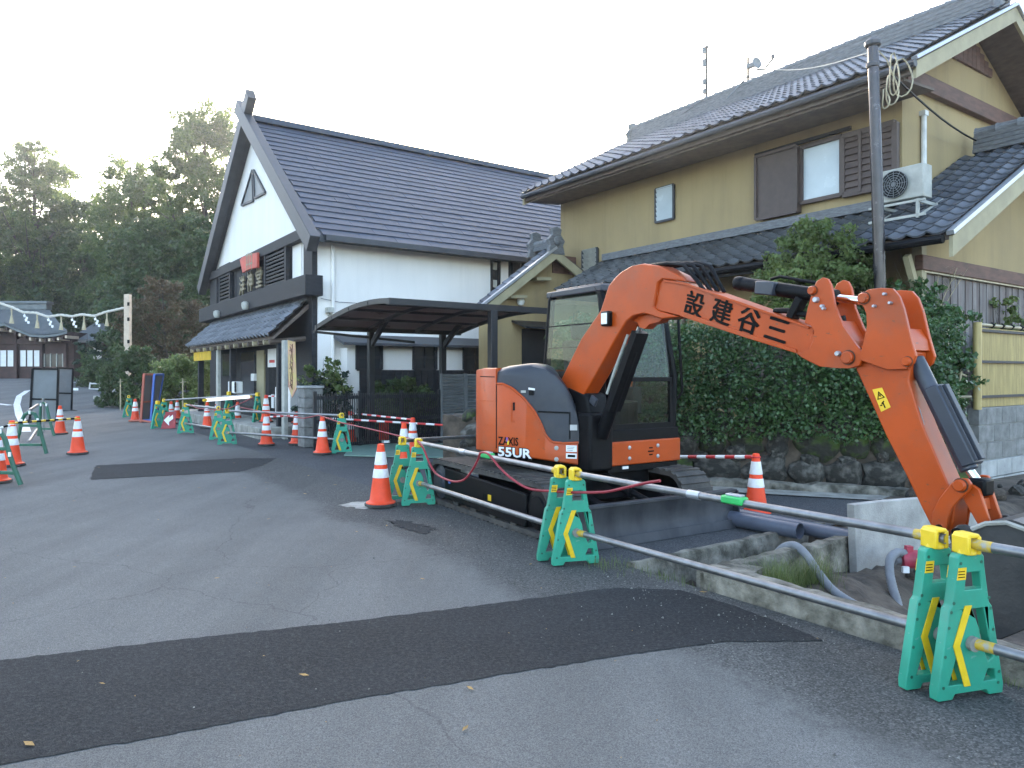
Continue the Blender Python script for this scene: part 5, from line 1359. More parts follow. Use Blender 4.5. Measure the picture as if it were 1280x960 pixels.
mb = MB(STREET); mb.tube([(b.x, b.y - .25, z - .15), (b.x, b.y - .45, z - .22), (b.x, b.y - .68, z - .05)], 0.024, 5); mb.box((b.x, b.y - .68, z), (0.06, 0.06, 0.1)); mb.build('feed_arm', K['barge'], an)
# steel pole with coiled wires in the garden
pb = at(1106, 440, 10.45); pb.z = 0.5; pt_ = at(1091, 57, 10.3)
sp = thing('steel_pole', 'tall dark steel pole with coiled wires near its top, leaning slightly', 'pole', tuple(pb))
mb = MB(); mb.tube([pb, pb.lerp(pt_, .7), pt_], [0.085, 0.08, 0.072], 18); mb.build('shaft', mat('pole_paint', (0.05, 0.046, 0.05), 0.25, 0.5, var=0.2), sp, smooth=True)
mb = MB(); mb.lathe([(0.09, -0.02), (0.11, 0.0), (0.11, 0.05), (0.06, 0.1), (0.0, 0.1)], 18, pt_); mb.build('cap', K['barge'], sp, smooth=True)
mb = MB(); q = pt_ - Vector((0, 0, 0.28)); mb.lathe([(0.085, -.03), (0.09, 0), (0.085, .03)], 16, q); mb.build('collar', K['barge'], sp)
wire = K['bamboo_pole']; mb = MB()
for cx, cy, rx, rz in ((0.27, -.62, .09, .22), (0.42, -.45, .14, .27), (0.18, -.75, .05, .14), (0.3, -.4, .07, .3)):
    mb.tube([pt_ + Vector((cx + rx * math.sin(a / 14 * 6.283), 0.03 * math.sin(a), cy + rz * math.cos(a / 14 * 6.283))) for a in range(15)], 0.011, 5, cap=False)
mb.tube([pt_ + Vector((0.06, 0, -.05)), pt_ + Vector((0.2, 0, -.2)), pt_ + Vector((0.3, 0, -.45))], 0.011, 5)
mb.build('wire_coil', wire, sp)
p2 = W(*pt_s(1245, 187, HS0 - .1)); p1 = pt_ + Vector((0.3, 0.02, -.42)); mb = MB()
mb.tube([p1.lerp(p2, i / 10) - Vector((0, 0, 0.14 * math.sin(math.pi * i / 10))) for i in range(11)], 0.016, 6)
lone(mb, 'overhead_cable', K['mblack'], 'dark cable sagging from the steel pole to the wing roof', 'cable', tuple(p1))
p2 = W(RT, 10.2, RZ + .5); p1 = pt_ - Vector((0, 0, .08)); mb = MB()
mb.tube([p1.lerp(p2, i / 8) - Vector((0, 0, 0.1 * math.sin(math.pi * i / 8))) for i in range(9)], 0.008, 5)
lone(mb, 'roof_wire', K['ac'], 'thin pale wire from the pole top along the tiled roof', 'cable', tuple(p1))

# ------------------------------------------------------------------ garden wall of boulders
gw = thing('stone_garden_wall', 'old garden wall of dark mossy boulders below the hedge', 'wall', hw(0, 0, 0))
def boulder(seed):
    rng = np.random.default_rng(seed); import bmesh
    b = bmesh.new(); bmesh.ops.create_icosphere(b, subdivisions=2, radius=0.5)
    ph = rng.uniform(0, 6, 6)
    for v in b.verts:
        d = v.co.normalized()
        # squared-off lump
        m_ = max(abs(d.x), abs(d.y), abs(d.z)); k = 0.5 * (0.62 + 0.38 / max(m_, .5) * .8)
        k *= 1 + 0.10 * math.sin(3 * d.x + ph[0]) * math.sin(3 * d.y + ph[1]) + 0.09 * math.sin(5 * d.z + ph[2]) + .05 * math.sin(7 * d.x + ph[3]) * math.sin(6 * d.z + ph[4])
        v.co = d * k
    me = bpy.data.meshes.new('stone'); b.to_mesh(me); b.free()
    me.polygons.foreach_set('use_smooth', [True] * len(me.polygons)); me.set_sharp_from_angle(angle=R(45))
    return me
BM = [boulder(i) for i in range(5)]
BMm = []
for me in BM:
    me.materials.append(K['stone']); c2 = me.copy(); c2.materials[0] = K['moss']; BMm.append(c2)
rng = np.random.default_rng(21)
def stone(k, back, z, sx, sy, sz, moss=False):
    o = bpy.data.objects.new('stone', (BMm if moss else BM)[rng.integers(0, 5)]); COL.objects.link(o); o.parent = gw
    p = hw(k, back, z) - Vector(gw.location); o.location = p
    o.rotation_euler = (rng.uniform(-.25, .25), rng.uniform(-.3, .3), math.atan2(HD.y, HD.x) + rng.uniform(-.25, .25)); o.scale = (sx * 1.15, sy, sz * 1.15)
k = -3.4
while k < 3.25:
    w = rng.uniform(0.42, 0.7); stone(k + w / 2, 0.2, 0.20, w, 0.5, rng.uniform(0.4, 0.5), rng.uniform() < .35); k += w * 0.96
k = -3.3
while k < 3.2:
    w = rng.uniform(0.32, 0.6); stone(k + w / 2, 0.22, 0.56, w, 0.46, rng.uniform(0.32, 0.44), rng.uniform() < .5); k += w * 0.95
k = -3.3
while k < 3.2:
    w = rng.uniform(0.22, 0.42); stone(k + w / 2, 0.25, 0.83, w, 0.4, rng.uniform(0.2, 0.3), rng.uniform() < .5); k += w * 0.97
k = -3.3
while k < 3.2:
    w = rng.uniform(0.14, 0.28); stone(k + w / 2, 0.1, 0.38 + rng.uniform(-.04, .1), w, 0.2, rng.uniform(0.14, 0.24), False); k += w * 2.0
mb = MB(); a, b = hw(-3.6, 0.32, 0), hw(3.4, 0.32, 0); rough_block(mb, a, b, 0.42, -0.4, 0.85, 40, 0.03, 11)
mb.build('core', K['soil'], gw)
fb = MB(); rough_block(fb, hw(-3.4, -0.14, 0), hw(3.45, -0.14, 0), 0.2, -0.5, 0.1, 50, 0.03, 12)
lone(fb, 'footing_course', K['concrete_old'], 'broken concrete footing course along the foot of the boulder wall', 'footing', hw(0, -.14, 0), smooth=True, fixn=True)
gb = MB(); pts = [hw(-3.6, 0.5, 0), hw(3.3, 0.5, 0), W(10.8, 4.75, 0), W(11.5, 5.4, 0), W(11.5, 13, 0), W(9.7, 13, 0)]
pts = [Vector((p.x, p.y, -0.2)) for p in pts]; gb.prism(pts, (0, 0, 0.78)); tag(gb.build('garden_bed', K['soil']), kind='structure')

# ------------------------------------------------------------------ bamboo screen on a block wall, bamboo trellis
BS = 4.5
p0 = pt_s(1224, 530, BS); bt0 = p0.x
bw = thing('block_wall', 'grey concrete block wall carrying the golden bamboo screen', 'wall', W(bt0 + 1, BS, 0), A35)
for r_ in range(5):
    z0, z1 = -0.2 + r_ * 0.245, -0.2 + (r_ + 1) * 0.245 - 0.012; off = 0.0 if r_ % 2 else -0.25
    mm = K['block_pale'] if r_ < 2 else K['block']
    for i in range(6):
        a = bt0 + max(0, off + i * 0.5); b = bt0 + off + (i + 1) * 0.5 - 0.012
        dd = 0.03 if r_ < 2 else 0
        mb = MB(STREET); mb.span((a, BS - dd, z0), (b, BS + 0.15, z1)); mb.build('block', mm, bw, bevel=0.006)
    for i in range(5):                                            # the leg that runs back
        mb = MB(STREET); mb.span((bt0 - (0.03 if r_ < 2 else 0.0) - .001, BS + 0.162 + i * .4, z0), (bt0 + .15, BS + .55 + i * .4, z1)); mb.build('block', mm, bw, bevel=0.006)
mb = MB(STREET); mb.span((bt0 + .02, BS + .02, -0.3), (bt0 + 2.9, BS + .13, 1.02)); mb.build('mortar', K['block_pale'], bw)
bf = thing('bamboo_screen', 'golden bamboo slat screen fence with dark horizontal bindings', 'fence', W(bt0 + 1, BS, 1.02), A35)
zt0, zb0 = pt_s(1230, 404, BS).z, 1.03
n = 90
mb = MB(STREET)
for i in range(n):
    t = bt0 + 0.1 + i * 0.029; ph = hash2(i, 3)
    mb.cyl((t, BS + .05, zb0), (t, BS + .05, zt0 - .06), 0.0152, 6)
    for q in range(2):
        z = zb0 + (zt0 - zb0) * ((ph + q * .45) % 1) * .93; mb.cyl((t, BS + .05, z), (t, BS + .05, z + .012), 0.0172, 6)
o = mb.build('bamboo_slats', K['bamboo'], bf, smooth=True)
for y in (413, 452, 496):
    z = pt_s(1230, y, BS).z; mb = MB(STREET); mb.bar((bt0 + .06, BS + .015, z), (bt0 + 2.8, BS + .015, z), 0.05, 0.035); mb.build('binding_rail', mat('black_binding', (0.02, 0.022, 0.03), .6), bf)
mb = MB(STREET); mb.cyl((bt0 + .04, BS + .04, zb0 - .03), (bt0 + .04, BS + .04, zt0 + .01), 0.055, 12); mb.build('end_post', K['bamboo'], bf, smooth=True)
mb = MB(STREET); mb.cyl((bt0 + .0, BS + .03, zt0 - .02), (bt0 + 2.8, BS + .03, zt0 - .02), 0.025, 10); mb.build('top_pole', K['bamboo_pole'], bf, smooth=True)
for i in range(6):
    mb = MB(STREET); t = bt0 + .45 + i * .33; mb.tube([(t, BS + .03, zt0 - .05), (t + .03, BS + .0, zt0 - .01), (t, BS + .03, zt0 + .012)], 0.02, 6); mb.build('rope_tie', K['mblack'], bf)
tr = thing('bamboo_trellis', 'loose trellis of pale bamboo poles beside the bamboo screen', 'trellis', tuple(at(1185, 520, 9.8)))
for (a, b, r_) in (((1171, 440), (1176, 500), .018), ((1182, 422), (1172, 505), .02), ((1198, 443), (1190, 525), .016), ((1203, 450), (1193, 528), .016), ((1185, 470), (1187, 515), .015), ((1158, 455), (1202, 457), .016), ((1165, 455), (1208, 470), .015), ((1183, 486), (1212, 486), .014), ((1180, 496), (1214, 496), .018), ((1192, 520), (1207, 528), .014)):
    y0 = 9.8 + hash2(a[0], b[0]) * .2; mb = MB(); mb.tube([at(*a, y0), at(*b, y0)], r_, 7); mb.build('pole', K['bamboo_pole'], tr, smooth=True)
# ------------------------------------------------------------------ shrine at the end of the street
SY = 52.0
sb = P_at(50, SY); zS = sb[2]
sh = thing('shrine_building', 'dark red wooden shrine hall with curved blue grey copper roof', 'building', (sb[0], sb[1], zS))
def SX(px, py, d=0.0): return at(px, py, SY + d)
def sbox(name, x0, x1, y0, y1, d0, d1, mm, parent=sh, bev=0.0):
    a, b = SX(x0, y1), SX(x1, y0); mb = MB(); mb.span((a.x, SY + d0, a.z), (b.x, SY + d1, b.z)); return mb.build(name, mm, parent, bevel=bev)
sbox('wall', -160, 92, 415, 479, 0, 7, K['shrinewood'])
for (x0, x1) in ((-30, -6), (1, 19), (26, 51.5)):
    w = sbox('window', x0, x1, 438, 458, -0.1, -0.004, K['white'])
    n = 3 if x1 - x0 > 20 else 2
    for i in range(n + 1):
        x = x0 + (x1 - x0) * i / n; sbox('muntin', x - .5, x + .5, 437.5, 458.5, -0.16, -0.101, K['shrinewood'], w)
w = sbox('window', 57, 80, 443, 458, -0.1, -0.004, K['darkglass'])
for i in range(4):
    x = 57 + 23 * i / 3; sbox('muntin', x - .6, x + .6, 442, 458.5, -0.16, -0.101, K['ac'], w)
for x in (-3, 22.5, 54.5, 84): sbox('column', x - 1.7, x + 1.7, 418, 479, -0.3, 0.0, K['shrinewood'])
sbox('beam', -160, 92, 424, 430, -0.25, -0.01, K['shrinewood'])
# curved roof: eave line swept up at the right corner
ev = [(-170, 417), (-60, 418), (-20, 410), (5, 404), (20, 411), (38, 418), (55, 419), (70, 417.5), (84, 414)]
rd_ = [(-170, 386), (-60, 386), (-20, 386), (5, 386), (20, 386), (38, 386), (50, 386), (58, 387), (62, 388)]
rings = []
for (e, r_) in zip(ev, rd_):
    ring = []
    for k in [i / 8 for i in range(9)]:
        x = e[0] + (r_[0] - e[0]) * k; y = e[1] + (r_[1] - e[1]) * (0.62 * k + 0.38 * k * k); ring.append(SX(x, y, -1.6 + 5.0 * k))
    rings.append(ring)
mb = MB(); mb.loft(rings, closed=False)
th2 = MB(); rings2 = [[p - Vector((0, 0, 0.16)) for p in r_] for r_ in rings]; mb.loft(rings2, closed=False)
for r_, r2 in zip(rings[:-1], rings2[:-1]): pass
for i in range(len(rings) - 1): mb.add([rings[i][0], rings[i + 1][0], rings2[i + 1][0], rings2[i][0]], [(0, 1, 2, 3)])
for j in range(8): mb.add([rings[-1][j], rings[-1][j + 1], rings2[-1][j + 1], rings2[-1][j]], [(0, 1, 2, 3)])
ro = mb.build('roof', K['copper'], sh, smooth=True)
mb = MB()
for i in range(70):
    k = i / 69 * 7.999; a = int(k); f_ = k - a
    q = [rings[a][j].lerp(rings[a + 1][j], f_) + Vector((0, -.02, .03)) for j in range(9)]
    mb.tube(q, 0.035, 4, cap=False)
mb.build('roof_seams', K['copper'], ro)
for i in range(22):
    k = (i + .5) / 22 * 7.99; a = int(k); q = rings[a][0].lerp(rings[a + 1][0], k - a)
    mb = MB(); mb.span((q.x - .07, q.y + .1, q.z - .45), (q.x + .07, q.y + 1.5, q.z - .25)); mb.build('rafter_end', K['palewood'] if i % 2 else K['shrinewood'], sh)
a, b = SX(-170, 386, 3.4), SX(61, 382, 3.4)
mb = MB(); mb.span((a.x, SY + 3.1, a.z - .1), (b.x, SY + 3.8, b.z + .1)); mb.span((a.x, SY + 3.0, b.z + .1), (b.x + .1, SY + 3.9, b.z + .32)); mb.build('ridge', K['copper'], ro, bevel=0.05)
# white walled annex
an = thing('shrine_annex', 'low annex with white wall panels and grey roof beside the shrine', 'building', tuple(SX(112, 479, 2)))
def abox(name, x0, x1, y0, y1, d0, d1, mm, parent=an):
    a, b = at(x0, y1, SY + 2), at(x1, y0, SY + 2); mb = MB(); mb.span((a.x, SY + 2 + d0, a.z), (b.x, SY + 2 + d1, b.z)); return mb.build(name, mm, parent)
abox('wall', 90, 160, 425, 479, 0, 5, K['shrinewood'])
abox('white_panel', 97, 111, 428, 455, -0.08, -.003, K['plaster']); abox('white_panel', 117, 127, 433, 449, -0.08, -.003, K['plaster'])
abox('post', 90, 97, 427, 456, -0.1, -.003, K['bamboo_pole'])
w = abox('window', 130, 145, 440, 449, -0.06, -.003, K['darkglass'])
for i in range(7): abox('bar', 130 + i * 2.2, 131 + i * 2.2, 440, 449, -.1, -.061, K['ac'], w)
mb = MB(); q = [at(84, 424, SY + .5), at(168, 424, SY + .5), at(160, 404, SY + 4), at(118, 404, SY + 4)]
mb.prism(q, (0, 0, -0.25)); mb.build('roof', K['ridge'], an)
# paving step and rail in front
mb = MB(); a = at(-60, 481, 47); b = at(110, 472, 47); mb.span((a.x, 46.5, gz(45) - .3), (b.x, 51.5, zS - .02)); tag(mb.build('stone_terrace', K['concrete']), kind='structure')
# rope pillar and sacred rope
RYd = 33.0
pbz = P_at(160, RYd)
mb = MB(); a, b = at(156.5, 500, RYd), at(163, 368, RYd); mb.span((a.x, RYd - .13, pbz[2] - .1), (b.x, RYd + .13, b.z))
pill = thing('rope_pillar', 'tall pale wooden pillar carrying the sacred straw rope', 'pillar', pbz)
mb.build('shaft', K['palewood'], pill, bevel=0.02)
for y in (380, 399, 427):
    q = at(160.5, y, RYd - .14); mb = MB(); mb.box(q, (0.1, 0.02, 0.16)); mb.build('mark', K['ink'], pill)
rp = [(-60, 352), (-25, 368), (0, 379), (15, 384), (29, 390.5), (45, 391), (60, 396), (76, 393.5), (90, 395.5), (102, 393), (118, 395), (132, 390), (146, 387), (159, 384)]
mb = MB(); pts = [at(x, y, RYd) for x, y in rp]; fine = []
for i in range(len(pts) - 1):
    for k in range(4): fine.append(pts[i].lerp(pts[i + 1], k / 4))
fine.append(pts[-1])
for ph in (0, 2.1, 4.2):
    mb.tube([p + Vector((0, math.cos(i * 1.3 + ph) * .03, math.sin(i * 1.3 + ph) * .03)) for i, p in enumerate(fine)], 0.036, 6)
lone(mb, 'sacred_rope', K['rope'], 'thick twisted white straw rope sagging from the pale pillar past the shrine roof', 'rope', tuple(pts[0]), smooth=True)
G_T = 'straw tassels hanging from the sacred rope'
tas = ['leftmost straw tassel on the rope at the picture edge', 'straw tassel on the rope before the copper roof, second from left', 'middle straw tassel on the rope at the roof corner', 'straw tassel on the rope right of the shrine roof corner', 'straw tassel on the rope nearest the pale pillar']
for lb, (x, y0, y1) in zip(tas, ((14.5, 386, 406), (46.5, 392, 412), (76.5, 395, 414), (105, 394, 414), (133.5, 391, 409))):
    a = at(x, y0, RYd); L = (y1 - y0) / FPX * RYd; mb = MB(); mb.lathe([(0.02, 0.02), (0.035, -.02), (0.025, -L * .4), (0.045, -L * .46), (0.055, -L * .6), (0.1, -L * .92), (0.04, -L * .9)], 10, a)
    lone(mb, 'straw_tassel', K['straw'], lb, 'tassel', tuple(a - Vector((0, 0, L))), group=G_T, smooth=True)
G_S = 'white paper streamers on the sacred rope'
sts = ['leftmost white zigzag paper streamer on the rope', 'white paper streamer over the copper roof corner, second from left', 'white paper streamer between the two right hand tassels and roof, third from left', 'white paper streamer hanging nearest the pillar']
for lb, (x, y0) in zip(sts, ((30.5, 392), (60.5, 397), (90, 397), (119, 396))):
    a = at(x, y0, RYd); mb = MB()
    for i in range(4):
        mb.box(a + Vector((0.07 * (i % 2) + 0.03 * i, 0.01 * i, -0.1 - i * .1)), (0.1, 0.008, 0.11), Matrix.Rotation(0.2 * (1 if i % 2 else -1), 3, 'Y'))
    mb.bar(a + Vector((0, 0, .03)), a + Vector((0.02, 0, -.1)), 0.03, 0.01)
    lone(mb, 'paper_streamer', K['white'], lb, 'streamer', tuple(a - Vector((0, 0, .5))), group=G_S)
# hand rail, notice board, stakes
p = P_at(112, 40); rl = thing('step_handrail', 'white painted handrail on the steps before the shrine', 'handrail', p)
for (a, b) in (((110, 496), (113, 478)), ((124, 500), (125, 480)), ((113, 479.5), (133, 479.5)), ((112, 486.5), (133, 486.5)), ((112, 492.5), (131, 493))):
    mb = MB(); mb.tube([at(*a, 40), at(*b, 40.0)], 0.04, 6); mb.build('rail', K['white_paint'], rl)
q0, q1 = at(91, 489.5, 39), at(98, 485, 39); mb = MB(); mb.span((q0.x, 38.95, q0.z), (q1.x, 39, q1.z)); mb.bar((q0.x + .15, 38.99, q0.z), (q0.x + .15, 38.99, gz(st(Vector((q0.x, 39, 0))).y)), .04, .04, (1, 0, 0))
lone(mb, 'notice_board', K['white'], 'small white notice board on a post before the shrine steps', 'notice board', (q0.x, 39, 0.3))
for (x, y0, y1, Y, lb) in ((228.5, 473, 494, 26.0, 'thin bamboo stake standing in front of the bright green bush'), (150.5, 473, 500, 29, 'thin bamboo stake standing in front of the dark clipped shrub')):
    mb = MB(); a, b = at(x, y0, Y), at(x, y1, Y); b.z = gz(st(b).y); mb.tube([b, a], 0.025, 6); mb.tube([a + Vector((-.1, 0, -.15)), a + Vector((.1, 0, -.12))], .015, 5)
    lone(mb, 'garden_stake', K['bamboo_pole'], lb, 'stake', tuple(b))
mb = MB(); pts = [gp(x, y) for x, y in ((120, 506), (133, 508), (150, 500), (163, 497.5))]
for i in range(3):
    a, b = pts[i], pts[i + 1]; a.z = b.z = 0; mb.bar(a + Vector((0, 0, gz(st(a).y) + .06)), b + Vector((0, 0, gz(st(b).y) + .06)), 0.25, 0.16)
lone(mb, 'planting_kerb', K['kerb_conc'], 'pale kerb curving round the planting bed below the shrubs', 'kerb', tuple(pts[1]))
# ------------------------------------------------------------------ excavator
EC = Vector((0.53, 7.96, 0)); TH = R(34)
EX = Matrix.Translation(EC) @ Matrix.Rotation(TH - math.pi / 2, 4, 'Z')     # x forward, y to its left, z up
LX = Matrix.Translation(EC) @ Matrix.Rotation(R(31.5) - math.pi / 2, 4, 'Z')
EXI = EX.inverted()
EL = EX.to_3x3() @ Vector((0, 1, 0))
def ep(px, py, yl):
    return EXI @ hit(px, py, EC + EL * yl, EL)
ex = thing('excavator', 'orange compact excavator with black tracks and dozer blade parked behind the barricade line', 'excavator', tuple(EC), TH - math.pi / 2)
def pp(pts, y0, y1):                                  # plate in the boom plane
    return [Vector((q.x, y0, q.z)) for q in (ep(x, y, (y0 + y1) / 2 if False else -0.36) for x, y in pts)], Vector((0, y1 - y0, 0))
def plate(name, pts, y0, y1, mm, parent, bevel=0.008, yref=-0.36):
    mb = MB(EX); mb.prism([Vector((q.x, y0, q.z)) for q in (ep(x, y, yref) for x, y in pts)], (0, y1 - y0, 0))
    return mb.build(name, mm, parent, bevel=bevel)
def pin(parent, px, py, y, r=0.04, mm=None, yref=-0.36, name='pin', ln=0.03):
    if mm is None:
        q = ep(px, py, yref); mb = MB(EX); mb.lathe([(r * 1.22, 0), (r * 1.18, 0.003)], 16, (q.x, y, q.z), axis=(0, -1, 0)); mb.build('grease_ring', K['grease'], parent, smooth=True)
    q = ep(px, py, yref); mb = MB(EX); mb.lathe([(r, 0), (r, ln * .7), (r * .8, ln)], 16, (q.x, y, q.z), axis=(0, -1, 0)); return mb.build(name, mm or K['orange'], parent, smooth=True)
# tracks
for yc in (-0.8, 0.8):
    L2, rr, w = 1.02, 0.25, 0.4
    zc = rr + 0.01
    def loop(r_):
        pts = []
        for i in range(13):
            a = -math.pi / 2 + math.pi * i / 12; pts.append((L2 + r_ * math.cos(a), zc + r_ * math.sin(a) * (1.0)))
        for i in range(13):
            a = math.pi / 2 + math.pi * i / 12; pts.append((-L2 + r_ * math.cos(a), zc + r_ * math.sin(a)))
        return pts
    o_, i_ = loop(rr), loop(rr - 0.045)
    mb = MB(LX); mb.prism([(x, yc - w / 2, z) for x, z in o_], (0, w, 0), holes=[[(x, yc - w / 2, z) for x, z in reversed(i_)]])
    # lugs round the belt
    per = 0; ol = loop(rr); P = [Vector((x, z)) for x, z in ol]; P.append(P[0]); tot = sum((P[i + 1] - P[i]).length for i in range(len(P) - 1)); nl_ = 62
    for k in range(nl_):
        d = tot * k / nl_
        for i in range(len(P) - 1):
            l = (P[i + 1] - P[i]).length
            if d <= l:
                q = P[i].lerp(P[i + 1], d / l); tg = (P[i + 1] - P[i]).normalized(); break
            d -= l
        ang = math.atan2(tg.y, tg.x)
        for sg_ in (-1, 1):
            mb.box((q.x, yc + sg_ * w * .25, q.y), (0.045, w * .5, 0.03), Matrix.Rotation(-ang, 3, 'Y'))
    tk = mb.build('track', K['rubber'], ex, smooth=False)
    ys = yc - w / 2 - 0.0 if yc < 0 else yc + w / 2
    sgn = -1 if yc < 0 else 1
    mb = MB(LX); mb.prism([(-0.84, yc + sgn * (w / 2 - .05), 0.09), (0.84, yc + sgn * (w / 2 - .05), 0.07), (0.86, yc + sgn * (w / 2 - .05), 0.38), (-0.84, yc + sgn * (w / 2 - .05), 0.44)], (0, sgn * 0.045, 0)); mb.build('track_frame', K['mblack'], tk, bevel=0.01)
    for xx, nm in ((L2, 'idler'), (-L2, 'sprocket')):
        mb = MB(LX); mb.lathe([(0.19, 0), (0.19, 0.02), (0.13, 0.035), (0.12, 0.05), (0.0, 0.055)], 22, (xx, yc + sgn * (w / 2 - .06), zc), axis=(0, sgn, 0)); mb.build(nm, K['cover'] if nm == 'sprocket' else K['mblack'], tk, smooth=True)
    for xx in (-.6, -.2, .2, .6):
        mb = MB(LX); mb.lathe([(0.085, 0), (0.085, 0.03), (0.05, 0.04), (0.0, 0.042)], 14, (xx, yc + sgn * (w / 2 - .05), 0.125), axis=(0, sgn, 0)); mb.build('roller', K['rubber'], tk, smooth=True)
    if yc < 0:
        for (xx, z, mm, s_) in ((-.72, .3, K['bluepaint'], .045), (0.18, .25, K['sticker'], .06), (0.08, .25, K['ink'], .06)):
            mb = MB(LX); mb.box((xx, yc - w / 2 + .003, z), (s_, 0.006, s_)); mb.build('sticker', mm, tk)
mb = MB(LX); mb.span((-.75, -.62, .22), (.75, .62, .5)); mb.cyl((0, 0, .48), (0, 0, .63), .48, 32); mb.build('undercarriage', K['mblack'], ex, bevel=0.02)
# dozer blade: hollow curved face, cutting edge, end plates, arms
mb = MB(LX); prof = [(1.62, 0.03), (1.575, 0.1), (1.555, 0.18), (1.56, 0.26), (1.59, 0.345)]
rings = [[(x, y, z) for x, z in prof] + [(x - 0.035, y, z) for x, z in reversed(prof)] for y in (-1.0, 1.0)]
mb.loft(rings); bl = mb.build('dozer_blade', K['steelworn'], ex, smooth=True, fixn=True)
mb = MB(LX); mb.bar((1.625, -1.0, 0.035), (1.625, 1.0, 0.035), 0.03, 0.09, (-.4, 0, 1)); mb.build('cutting_edge', K['steelworn'], bl, bevel=0.005)
for y in (-1.0, 0.985):
    mb = MB(LX); mb.prism([(1.5, y, 0.02), (1.64, y, 0.0), (1.61, y, 0.355), (1.5, y, .33)], (0, 0.015, 0)); mb.build('end_plate', K['steelworn'], bl)
mb = MB(LX); mb.bar((1.56, -1, .35), (1.56, 1, .35), 0.07, 0.03); mb.build('top_flange', K['steelworn'], bl, bevel=0.005)
for y in (-.42, .42):
    mb = MB(LX); mb.bar((0.5, y, 0.38), (1.46, y, 0.19), 0.1, 0.14); mb.build('blade_arm', K['mblack'], bl, bevel=0.012)
mb = MB(LX); mb.cyl((0.6, 0, 0.5), (1.2, 0, .36), .055, 14); mb.cyl((1.2, 0, .36), (1.47, 0, .3), .03, 12); mb.build('blade_cylinder', K['mblack'], bl, smooth=True)

# house of the machine: a round plan, right side panel, hood, counterweight
def cyl_hit(px, py, rad):
    d = ray(px, py); r_ = d.x; a = 1 + r_ * r_; b = -2 * (EC.x * r_ + EC.y); c = EC.x ** 2 + EC.y ** 2 - rad ** 2
    disc = b * b - 4 * a * c
    Y = (-b - math.sqrt(max(0, disc))) / (2 * a); p = EYE + d * Y
    return math.atan2(p.y - EC.y, p.x - EC.x), p.z
def interp(tab, x):
    if x <= tab[0][0]: return tab[0][1]
    for (a, ya), (b, yb) in zip(tab, tab[1:]):
        if x <= b: return ya + (yb - ya) * (x - a) / (b - a)
    return tab[-1][1]
def onR(ph, rad, z): return Vector((EC.x + rad * math.cos(ph), EC.y + rad * math.sin(ph), z))
RB = 0.925
left_px = 640 + FPX * math.tan(math.atan2(EC.x, EC.y) - math.asin(RB / EC.length)) + 0.3
otop = [(598, 470), (604, 463), (612, 461.5), (620, 462), (620.5, 478), (628, 478.5), (640, 484), (655, 497), (668, 513), (676, 528), (682, 543), (690, 551.5), (705, 553), (724, 552)]
obot = [(598, 563), (724, 581.5)]
def shell(cols, top, bot, rad, thick, mm, name, parent, tail=0, T=None):
    rings = []
    for px in cols:
        ph, zt_ = cyl_hit(px, interp(top, px), rad); _, zb_ = cyl_hit(px, interp(bot, px), rad)
        rings.append((ph, zb_, zt_))
    if tail:
        ph, zb_, zt_ = rings[0]
        if ph > 0: ph -= 2 * math.pi
        rings = [(ph - tail * k / 12, zb_, zt_) for k in range(12, 0, -1)] + rings
    mb = MB(); R_ = []
    for ph, zb_, zt_ in rings:
        R_.append([onR(ph, rad - .012, zb_), onR(ph, rad, zb_ + .012), onR(ph, rad, zt_ - .02), onR(ph, rad - .008, zt_ - .005), onR(ph, rad - .025, zt_), onR(ph, rad - thick, zt_), onR(ph, rad - thick, zb_)])
    mb.loft(R_)
    return mb.build(name, mm, parent, smooth=True, fixn=True)
colsA = [left_px + .01] + [left_px + 0.15 + (619.6 - left_px) * i / 10 for i in range(11)]
colsA = [min(c, 619.7) for c in colsA]
cw_top = [(590, 461), (597, 462), (603, 460), (621, 460)]
cwt = shell(sorted(set(colsA)), cw_top, [(590, 562), (598, 563), (724, 581.5)], RB, 0.3, K['orange'], 'counterweight', ex, tail=R(165))
colsB = [620.4 + (722.5 - 620.4) * i / 34 for i in range(35)]
side = shell(colsB, otop[5:], obot, RB + 0.004, 0.08, K['orange'], 'side_panel', ex)
# hood above it
htop = [(620.4, 463), (632, 460), (650, 458), (664, 457.5), (680, 461), (695, 470), (708, 484), (716, 498), (721, 512), (724, 530)]
rings = []
for px in [620.4 + (723.5 - 620.4) * i / 30 for i in range(31)]:
    ph, zt_ = cyl_hit(px, interp(htop, px), RB - .03); _, zb_ = cyl_hit(px, interp(otop[5:], px) + 3, RB - .015)
    ring = [onR(ph, RB - .015, zb_)]
    for k in (.3, .6, .85): ring.append(onR(ph, RB - .015 - .012 * k * k, zb_ + (zt_ - zb_) * k))
    ring += [onR(ph, RB - .045, zt_ - .005), onR(ph, RB - .09, zt_ + .022), onR(ph, RB - .2, zt_ + .03), onR(ph, RB - .5, zt_ + .02), onR(ph, RB - .5, zb_)]
    rings.append(ring)
mb = MB(); mb.loft(rings); hood = mb.build('hood', K['cover'], ex, smooth=True, fixn=True)
